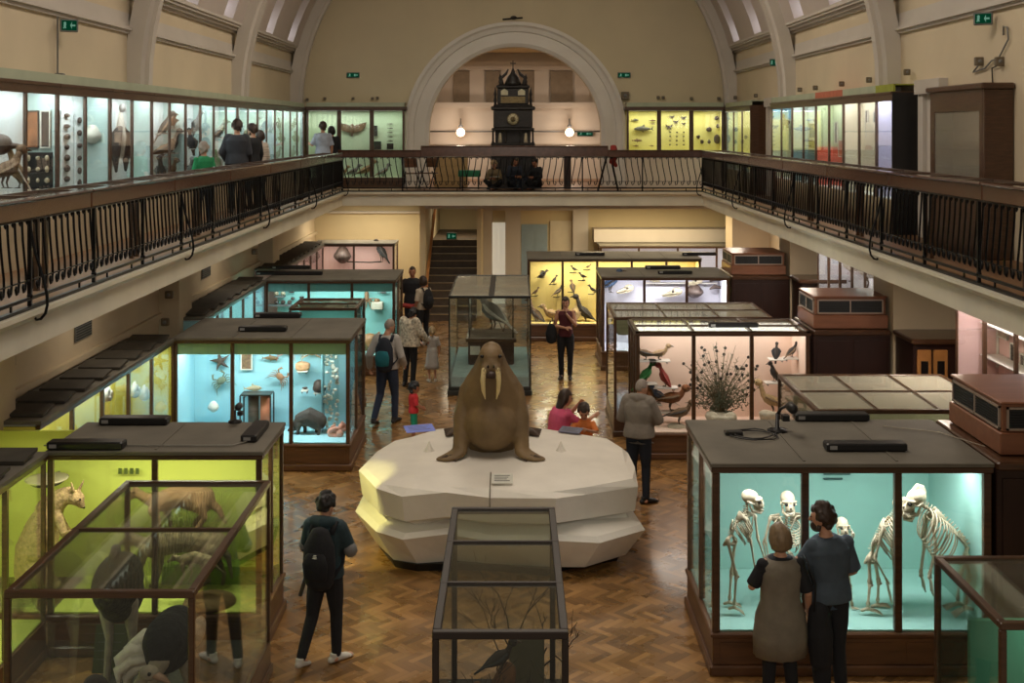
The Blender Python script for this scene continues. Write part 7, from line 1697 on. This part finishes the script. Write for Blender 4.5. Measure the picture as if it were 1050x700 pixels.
# ------------------------------------------------------------------ visitors
def feet(px, py, z=0.0): return tuple(on(px, py, z))
BLK = cloth('black', (26, 27, 31)); NAVY = cloth('navy', (34, 40, 52)); DENIM = cloth('denim', (44, 56, 78)); WHSH = mat('shoe_white', (206, 202, 192), .5); BKSH = mat('shoe_black', (28, 26, 26), .45)
def backpack(label, loc, rz, s=1.0, m_=None, pocket=None, straps=True, hung=None):
    t = thing('backpack', label, 'backpack', loc, math.radians(rz), scale=s); q = MB(); q.tube([(0, 0, -.24), (0, 0, -.1), (0, 0, .1), (0, .02, .22)], [(.145, .085), (.165, .105), (.155, .095), (.1, .06)], 16, up=V((0, 1, 0)), round_ends=True); q.build('bag', m_, t, world=False)
    q = MB(); q.tube([(0, -.09, -.17), (0, -.1, -.04), (0, -.085, .04)], [(.12, .035), (.13, .045), (.1, .03)], 14, up=V((0, 1, 0)), round_ends=True); q.build('pocket', pocket or m_, t, world=False)
    for sx in (-.1, .1): MB().tube([(sx, .06, .2), (sx * 1.1, .14, .3), (sx * 1.15, .26, .26), (sx * 1.3, .3, .05), (sx * 1.5, .2, -.12), (sx * 1.2, .05, -.2)], [(.03, .01)] * 6, 6).build('strap', m_, t, world=False)
    return t
# youth with the black backpack
x, y, z = feet(334, 679)
person('youth in teal hooded top and black trousers walking away with a black backpack', (x, y, 0), -14, 1.60, dict(hipL=(-.09, 0, .9), kneeL=(-.13, -.05, .49), ankL=(-.17, -.24, .13), toeL=(-.17, -.1, .03), kneeR=(.09, .07, .49), ankR=(.1, .05, .08), toeR=(.2, .2, .03), elL=(-.25, .06, 1.17), wrL=(-.13, .26, 1.12), elR=(.25, .08, 1.17), wrR=(.14, .27, 1.12)),
       yaw=-18, pitch=-12, skin=SKIN, shirt=cloth('hood_teal', (40, 60, 66)), sleeve=1, hood=True, hem=-.04, trousers=BLK, shoes=WHSH, hair=HAIRB, style='short', loose=.03, curl=.9)
yo = [o for o in bpy.data.objects if o.get('label', '').startswith('youth in teal')][0]
for sx in (-1, 1): q = MB(); q.M = Matrix.Scale(1.6 / 1.75, 4); q.tube([(sx * .252, .05, 1.2), (sx * .25, .07, 1.17), (sx * .19, .17, 1.145), (sx * .15, .235, 1.125)], [.07, .073, .066, .058], 10, round_ends=True); q.build('sleeve', cloth('sleeve_grey', (128, 128, 128)), yo, world=False)
backpack('black backpack worn by the youth in the teal hood', (x - .03, y - .20, 1.08), -14, .98, BLK)
q = MB(); q.M = Matrix.Scale(1, 4)
for i in range(3): q.ell((.015, -.142 + .004 * i, .035 + .012 * i), (.026 - .004 * i, .004, .004), seg=8, n=5)
q.build('printed_mark', PAPER, [o for o in bpy.data.objects if o.name == 'backpack'][0], world=False)
p = V((x, y, 0)); q = MB(); 
# couple
x, y = feet(800, 731)[:2]
person('woman with short blond bob and grey tunic with black sleeves, seen from behind', (x, y, 0), 8, 1.62, dict(elL=(-.27, .02, 1.2), wrL=(-.18, .22, 1.18), elR=(.25, -.06, 1.14), wrR=(.30, .06, .92), ankL=(-.12, 0, .08), ankR=(.13, -.02, .08)), yaw=8, pitch=-4, skin=SKIN, shirt=BLK, sleeve=.5, hem=.3, trousers=BLK, shoes=BKSH, hair=mat('hair_ash', (128, 108, 82), .55, var=.25, scale=40, stretch=(1, 1, .1)), style='bob', wide=1.05, loose=.02)
tk = MB(); tk.M = Matrix.Translation((x, y, 0)) @ Matrix.Rotation(math.radians(8), 4, 'Z'); rg = []
for z, a, b_ in ((.52, .235, .17), (.7, .235, .175), (.88, .215, .16), (.98, .178, .14), (1.1, .175, .14), (1.22, .19, .152), (1.30, .178, .142), (1.36, .13, .105)): rg.append([V((a * math.cos(2 * PI * j / 28) * (1 + (.03 * math.sin(j * 2.6) if z < .9 else 0)), b_ * math.sin(2 * PI * j / 28) * (1 + (.04 * math.sin(j * 2.6) if z < .9 else 0)), z)) for j in range(28)])
tk.rings(rg)
tn = tk.build('tunic', cloth('tunic_grey', (124, 116, 102))); tn.parent = [o for o in bpy.data.objects if o.name.startswith('person') and o.get('label', '').startswith('woman with short blond')][0]
tn.matrix_parent_inverse = WORLD[tn.parent.name].inverted()
t = thing('handbag', 'black handbag with jacket hanging at the side of the woman in the tunic', 'bag', (x + .34, y + .02, .9)); blobs('bag', [('L', [(0, 0, 0), (.01, 0, -.22), (.03, .02, -.48)], [(.09, .07), (.12, .09), (.1, .07)]), ('L', [(.03, .02, -.4), (.05, .03, -.72)], [(.09, .05), (.07, .04)])], BLK, t, vox=.012)
MB().tube([(-.05, -.05, .0), (-.05, -.09, .25), (-.12, -.08, .44), (-.12, .05, .46), (-.03, .06, .2), (.0, .04, .0)], .01, 6).build('strap', BLK, t, world=False)
x, y = feet(850, 722)[:2]
person('bearded man in blue grey shirt leaning towards the woman in the tunic', (x, y, 0), 18, 1.76, dict(neck=(-.03, 0, 1.49), head=(-.055, .03, 1.635), elL=(-.27, .05, 1.2), wrL=(-.3, .28, 1.05), elR=(.25, -.0, 1.15), wrR=(.2, .22, 1.02), ankR=(.12, -.02, .08)), yaw=40, pitch=0, roll=0, skin=SKIN, shirt=cloth('slate_blue', (72, 84, 96)), sleeve=.5, hem=-.14, trousers=BLK, shoes=BKSH, hair=HAIRN, style='short', loose=.03, wide=1.06)
hp_ = [o for o in bpy.data.objects if o.get('label', '').startswith('bearded man')][0]
bm_ = MB(); bm_.M = Matrix.Scale(1.76 / 1.75, 4) @ Matrix.Translation((-.055, .03, 1.635)) @ Matrix.Rotation(math.radians(40), 4, 'Z'); bm_.ell((0, .045, -.065), (.062, .058, .062), seg=12, n=9); bm_.build('beard', HAIRN, hp_, world=False)
# grey haired man at the bird case
x, y = feet(655, 514)[:2]
person('balding man in grey hooded jacket watching the peach bird case', (x, y, 0), -22, 1.68, dict(neck=(0, .03, 1.48), head=(.02, .09, 1.60), elL=(-.27, .04, 1.17), wrL=(-.12, .24, 1.1), elR=(.27, .06, 1.17), wrR=(.13, .27, 1.1), ankL=(-.08, -.02, .08), ankR=(.12, -.05, .08), toeR=(.24, .08, .03)), yaw=-25, pitch=-6, skin=SKIN, shirt=cloth('jacket_grey', (132, 124, 114)), sleeve=1, hood=True, hem=-.16, trousers=NAVY, shoes=BKSH, hair=HAIRG, style='crop', wide=1.12, belly=.03, loose=.045)
# woman in pink and child behind the ice block
x, y = at(571, 400, 16.55).x, 16.55
person('dark haired woman in pink top crouching behind the ice block', (x, y, -.0), -62, 1.64, dict(pelvis=(0, -.05, .66), waist=(0, 0, .86), neck=(0, .1, 1.20), head=(0, .15, 1.35), hipL=(-.1, -.03, .63), hipR=(.1, -.03, .63), kneeL=(-.14, .36, .52), kneeR=(.14, .36, .5), ankL=(-.12, .1, .08), ankR=(.12, .05, .08), shL=(-.18, .08, 1.15), shR=(.18, .08, 1.15), elL=(-.2, .36, 1.05), elR=(.2, .3, .98), wrL=(-.06, .42, 1.22), wrR=(.16, .55, 1.06)), yaw=-12, pitch=-12, skin=SKIN, shirt=cloth('pink', (206, 84, 118)), sleeve=.55, hem=-.02, trousers=NAVY, shoes=BKSH, hair=HAIRN, style='long', wide=1.15, belly=.02)
x, y = at(600, 420, 16.5).x, 16.5
person('small child in orange shirt leaning on the ice block', (x, y, 0), 165, 1.2, dict(neck=(0, .06, 1.47), head=(0, .12, 1.635), shL=(-.175, .06, 1.4), shR=(.175, .06, 1.4), elL=(-.27, .18, 1.24), wrL=(-.12, .42, 1.42 * .0 + 1.34), elR=(.27, .18, 1.24), wrR=(.12, .42, 1.34)), yaw=10, pitch=-30, skin=SKIN, shirt=cloth('orange', (214, 122, 60)), sleeve=.5, hem=-.05, trousers=NAVY, shoes=BKSH, hair=HAIRN, style='short', head_k=1.3, loose=.02)
# woman in the striped tank top
x, y = feet(580, 388)[:2]
person('slim woman in dark red sleeveless top standing with a hand at her mouth', (x, y, 0), 172, 1.66, dict(elL=(-.22, .06, 1.16), wrL=(-.03, .2, 1.42), elR=(.24, .02, 1.13), wrR=(-.0, .2, 1.12), ankL=(-.09, 0, .08), ankR=(.09, 0, .08)), yaw=0, pitch=-8, skin=SKIN, shirt=cloth('dark_red', (84, 34, 42), stretch=(1, 1, 8)), sleeve=0, hem=-.03, trousers=BLK, shoes=BKSH, hair=HAIRN, style='bun', wide=.92, loose=.012, handdir=dict(L=(.1, -.1, 1), R=(-.8, .1, .1)))
t = thing('shoulder_bag', 'black shoulder bag hanging beside the woman in the sleeveless top', 'bag', (x - .29, y - .02, .93)); MB().tube([(0, 0, .14), (0, 0, 0), (0, 0, -.16)], [(.08, .05), (.12, .07), (.1, .06)], 12, up=V((0, 1, 0)), round_ends=True).build('bag', BLK, t, world=False); MB().tube([(-.04, 0, .14), (-.02, 0, .24), (.06, -.03, .26), (.08, 0, .14)], .01, 6).build('strap', BLK, t, world=False)
# older man with the teal backpack
x, y = feet(397, 434)[:2]
person('grey haired man in pale shirt and jeans walking with a teal backpack', (x, y, 0), -14, 1.80, dict(kneeL=(-.12, .0, .49), ankL=(-.16, -.2, .12), toeL=(-.16, -.05, .03), kneeR=(.1, .1, .49), ankR=(.1, .1, .08), elL=(-.28, -.1, 1.16), wrL=(-.32, .02, .92), elR=(.27, -.06, 1.15), wrR=(.26, .12, .98), head=(.03, .05, 1.62)), yaw=-20, pitch=-10, skin=SKIN, shirt=cloth('pale_shirt', (176, 172, 166)), sleeve=1, hem=-.1, trousers=DENIM, shoes=BKSH, hair=HAIRG, style='crop', wide=1.06, loose=.03)
backpack('teal and navy backpack worn by the grey haired man', (x - .03, y - .21, 1.24), -14, 1.0, NAVY, cloth('teal_panel', (30, 110, 120)))
x, y = feet(420, 396)[:2]
person('woman in pale patterned blouse and black trousers bending beside the little girl', (x, y, 0), -30, 1.58, dict(neck=(0, .08, 1.46), head=(0, .14, 1.56), kneeL=(-.1, .02, .49), elR=(.28, .05, 1.18), wrR=(.3, .22, 1.0), elL=(-.26, .08, 1.15), wrL=(-.12, .25, 1.05)), pitch=-25, skin=SKIN2, shirt=mat('floral_cloth', (196, 186, 166), .85, var=.6, scale=22, bump=.2), sleeve=1, hem=-.08, trousers=BLK, shoes=BKSH, hair=HAIRB, style='short', wide=1.2, loose=.05)
x, y = feet(443, 391)[:2]
person('little blond girl in long pale dress standing by the central vitrine', (x, y, 0), 10, 1.08, dict(elL=(-.28, .04, 1.2), wrL=(-.33, .18, 1.24), elR=(.24, .0, 1.15)), yaw=0, pitch=-5, skin=SKIN, shirt=cloth('dress', (178, 170, 162)), sleeve=.5, hem=.1, skirt=cloth('dress', (178, 170, 162)), skirt_len=.5, shoes=WHSH, hair=HAIRL, style='pony', head_k=1.3)
x, y = on(423, 351, 0).x, on(423, 351, 0).y
person('man in black t-shirt facing the viewer at the far aisle near the stairs', (x, y, 0), 176, 1.80, dict(elL=(-.26, 0, 1.14), wrL=(-.22, .16, .96), elR=(.26, 0, 1.14), wrR=(.24, .14, .95)), skin=SKIN2, shirt=BLK, sleeve=.5, trousers=NAVY, shoes=BKSH, hair=HAIRN, style='crop', wide=1.1, loose=.03, hem=-.08)
tag(MB().tube([(x - .2, y - .22, .92), (x, y - .28, .9), (x + .2, y - .22, .92)], [(.1, .05)] * 3, 10, round_ends=True).build('red_jacket', cloth('red_drape', (150, 50, 44))), 'folded red jacket held by the man in the black t-shirt', 'jacket')
x, y = on(434, 354, 0).x, on(434, 354, 0).y
person('person in pale top with dark backpack beside the man in black', (x, y, 0), 40, 1.60, dict(elR=(.24, .05, 1.16)), skin=SKIN2, shirt=cloth('cream_top', (190, 176, 156)), sleeve=.5, trousers=BLK, shoes=BKSH, hair=HAIRN, style='bob', loose=.02)
backpack('dark backpack worn beside the man in black', (x + .13, y - .14, 1.12), 40, .8, BLK)
x, y = on(424, 455, 0).x, on(424, 455, 0).y
person('toddler in red shirt and green shorts walking by the ice block', (x, y, 0), -82, .96, dict(elL=(-.2, .08, 1.16), wrL=(-.14, .25, 1.06), elR=(.2, .08, 1.16), wrR=(.12, .25, 1.06)), pitch=-12, skin=SKIN2, shirt=cloth('tomato', (196, 44, 50)), sleeve=.5, hem=-.02, trousers=cloth('emerald', (24, 136, 104)), shorts=True, shoes=BKSH, hair=HAIRB, style='short', head_k=1.45, wide=1.1, loose=.025)
# balcony visitors
def bal(px, X): return X, F / ((px - CX) / X)
x, y = bal(243, -5.48)
person('tall man in dark shirt looking into the left balcony cases', (x, y, BF), 12, 1.84, dict(elL=(-.27, .02, 1.15), wrL=(-.2, .2, 1.0), wrR=(.2, .2, .98)), pitch=-8, skin=SKIN, shirt=cloth('charcoal', (50, 52, 58)), sleeve=1, trousers=BLK, shoes=BKSH, hair=HAIRN, style='short', wide=1.15, loose=.03)
x, y = bal(259, -5.45)
person('dark haired visitor in black next to the tall man on the left balcony', (x, y, BF), 60, 1.76, None, pitch=-8, skin=SKIN, shirt=BLK, sleeve=1, trousers=BLK, shoes=BKSH, hair=HAIRN, style='short', loose=.02)
x, y = bal(267, -5.5)
person('visitor in striped pale top furthest of the trio on the left balcony', (x, y, BF), 60, 1.62, None, pitch=-8, skin=SKIN, shirt=mat('striped_cloth', (190, 178, 164), .85, var=.5, scale=8, stretch=(.1, .1, 6)), sleeve=1, trousers=BLK, shoes=BKSH, hair=HAIRN, style='bob', loose=.02)
x, y = bal(209, -5.4)
person('boy in green shirt and pale cap on the left balcony', (x, y, BF), 35, 1.42, None, pitch=-5, skin=SKIN, shirt=cloth('leaf_green', (30, 130, 80)), sleeve=.5, trousers=NAVY, shoes=BKSH, hair=mat('cap_grey', (150, 136, 124), .8), style='short', head_k=1.12)
x, y = at(331, 130, 31.9).x, 31.9
person('man in pale grey t-shirt at the corner of the left and end balconies', (x, y, BF), 20, 1.84, dict(elL=(-.27, .02, 1.17), wrL=(-.3, .22, 1.2)), pitch=0, skin=SKIN, shirt=cloth('pale_blue_grey', (164, 172, 186)), sleeve=.5, trousers=BLK, shoes=BKSH, hair=HAIRN, style='short', wide=1.08, loose=.03)
x, y = at(340, 130, 32.5).x, 32.5
person('dark haired companion mostly hidden behind the man in pale grey', (x, y, BF), 30, 1.72, None, skin=SKIN2, shirt=BLK, sleeve=1, trousers=BLK, shoes=BKSH, hair=HAIRB, style='bob', loose=.02)
SIT = dict(pelvis=(0, 0, .12), waist=(0, .03, .32), neck=(0, .1, .68), head=(0, .16, .82), hipL=(-.09, .02, .12), hipR=(.09, .02, .12), kneeL=(-.26, .34, .3), kneeR=(.26, .34, .3), ankL=(.02, .42, .07), ankR=(-.02, .36, .07), toeL=(.12, .5, .04), toeR=(-.12, .45, .04), shL=(-.17, .08, .62), shR=(.17, .08, .62), elL=(-.24, .18, .38), elR=(.24, .18, .38), wrL=(-.1, .36, .38), wrR=(.1, .36, .38))
person('fair haired child sitting on the floor reading in front of the clock', (-.5, 32.25, BF), 170, 1.45, SIT, pitch=-20, skin=SKIN, shirt=cloth('khaki', (120, 104, 76)), sleeve=1, trousers=BLK, shoes=BKSH, hair=HAIRL, style='short', head_k=1.15)
t = tag(MB().cbox(-.62, -.36, 31.72, 31.9, BF + .36, BF + .38, .004).build('open_book', PAPER), 'pale open book held by the sitting child', 'book')
person('dark clothed adult sitting on the floor right of the reading child', (.02, 32.3, BF), 200, 1.68, SIT, pitch=-25, skin=SKIN2, shirt=NAVY, sleeve=1, trousers=NAVY, shoes=BKSH, hair=HAIRN, style='long')
person('second dark clothed adult sitting at the right foot of the clock', (.66, 32.35, BF), 150, 1.6, SIT, pitch=-25, skin=SKIN2, shirt=BLK, sleeve=1, trousers=BLK, shoes=BKSH, hair=HAIRB, style='short')
# folding stool leaning near the lime case
t = thing('folding_stool', 'thin dark folding stool leaning beside the lime kangaroo case', 'stool', (-2.2, 12.9, 0)); MB().bar((-2.32, 12.75, .0), (-2.12, 13.0, .72), .03).build('leg', GF, t); MB().bar((-2.1, 12.75, .0), (-2.3, 13.0, .72), .03).build('leg', GF, t); MB().cbox(-2.33, -2.1, 12.86, 13.1, .70, .73, .01).build('seat', BLACK, t)
# ------------------------------------------------------------------ house lighting (lamps above the hall and under the balconies) plus added fills
lamp('hall_light_near', 'AREA', (0, 13, 11.6), 420, (1, .88, .74), 3, 6)
lamp('hall_light_far', 'AREA', (0, 24, 11.6), 420, (1, .87, .70), 3, 6)
lamp('under_balcony_light', 'AREA', (-4.0, 32.6, 2.9), 60, (1, .86, .62), 2, .8)
lamp('under_balcony_light', 'AREA', (3.6, 31.8, 2.9), 130, (1, .80, .48), 3.4, 1.0)
for y in (15.3, 22.4, 29.2):
    lamp('soffit_light', 'AREA', (5.55, y, 3.0), 34, (1, .84, .68), .3, 1.0)
    if y < 29: lamp('soffit_light', 'AREA', (-5.05, y, 3.0), 6, (1, .85, .66), .3, 1.2)
lamp('fill_behind_camera', 'AREA', (0, -1.5, 6.5), 220, (1, .88, .75), 6, 3, rx=math.radians(70))  # unseen fill added behind the camera to lift surfaces facing it
lamp('beyond_arch_fill', 'AREA', (0, 35.6, 7.5), 45, (1, .86, .72), 3, .8)  # added fill brightening the dark upper part of the far room
lamp('stair_fill', 'AREA', (-1.66, 34.7, 2.95), 18, (1, .85, .6), .8, .8)  # added fill brightening the stair treads
# ------------------------------------------------------------------ camera and light
cam = bpy.data.cameras.new('camera'); co = bpy.data.objects.new('camera', cam); COL.objects.link(co)
co.location = (0, 0, CH); co.rotation_euler = (PI / 2, 0, 0)
cam.sensor_width = 36; cam.lens = F * 36 / 1050
cam.shift_x = (525 - CX) / 1050; cam.shift_y = (CY - 350) / 1050
cam.clip_start = 0.1; cam.clip_end = 200
SC.camera = co
w = bpy.data.worlds.new('world'); SC.world = w; w.use_nodes = True
w.node_tree.nodes['Background'].inputs[0].default_value = (0.9, 0.75, 0.55, 1); w.node_tree.nodes['Background'].inputs[1].default_value = 0.18
SC.view_settings.view_transform = 'Standard'; SC.view_settings.look = 'None'; SC.view_settings.gamma = 1; SC.view_settings.exposure = 0.0
SC.view_settings.use_curve_mapping = False
cy = SC.cycles
cy.max_bounces = 7; cy.diffuse_bounces = 3; cy.glossy_bounces = 3; cy.transparent_max_bounces = 40; cy.transmission_bounces = 2
cy.sample_clamp_indirect = 4.0; cy.sample_clamp_direct = 0; cy.caustics_reflective = False; cy.caustics_refractive = False
cy.use_denoising = True; cy.use_light_tree = True
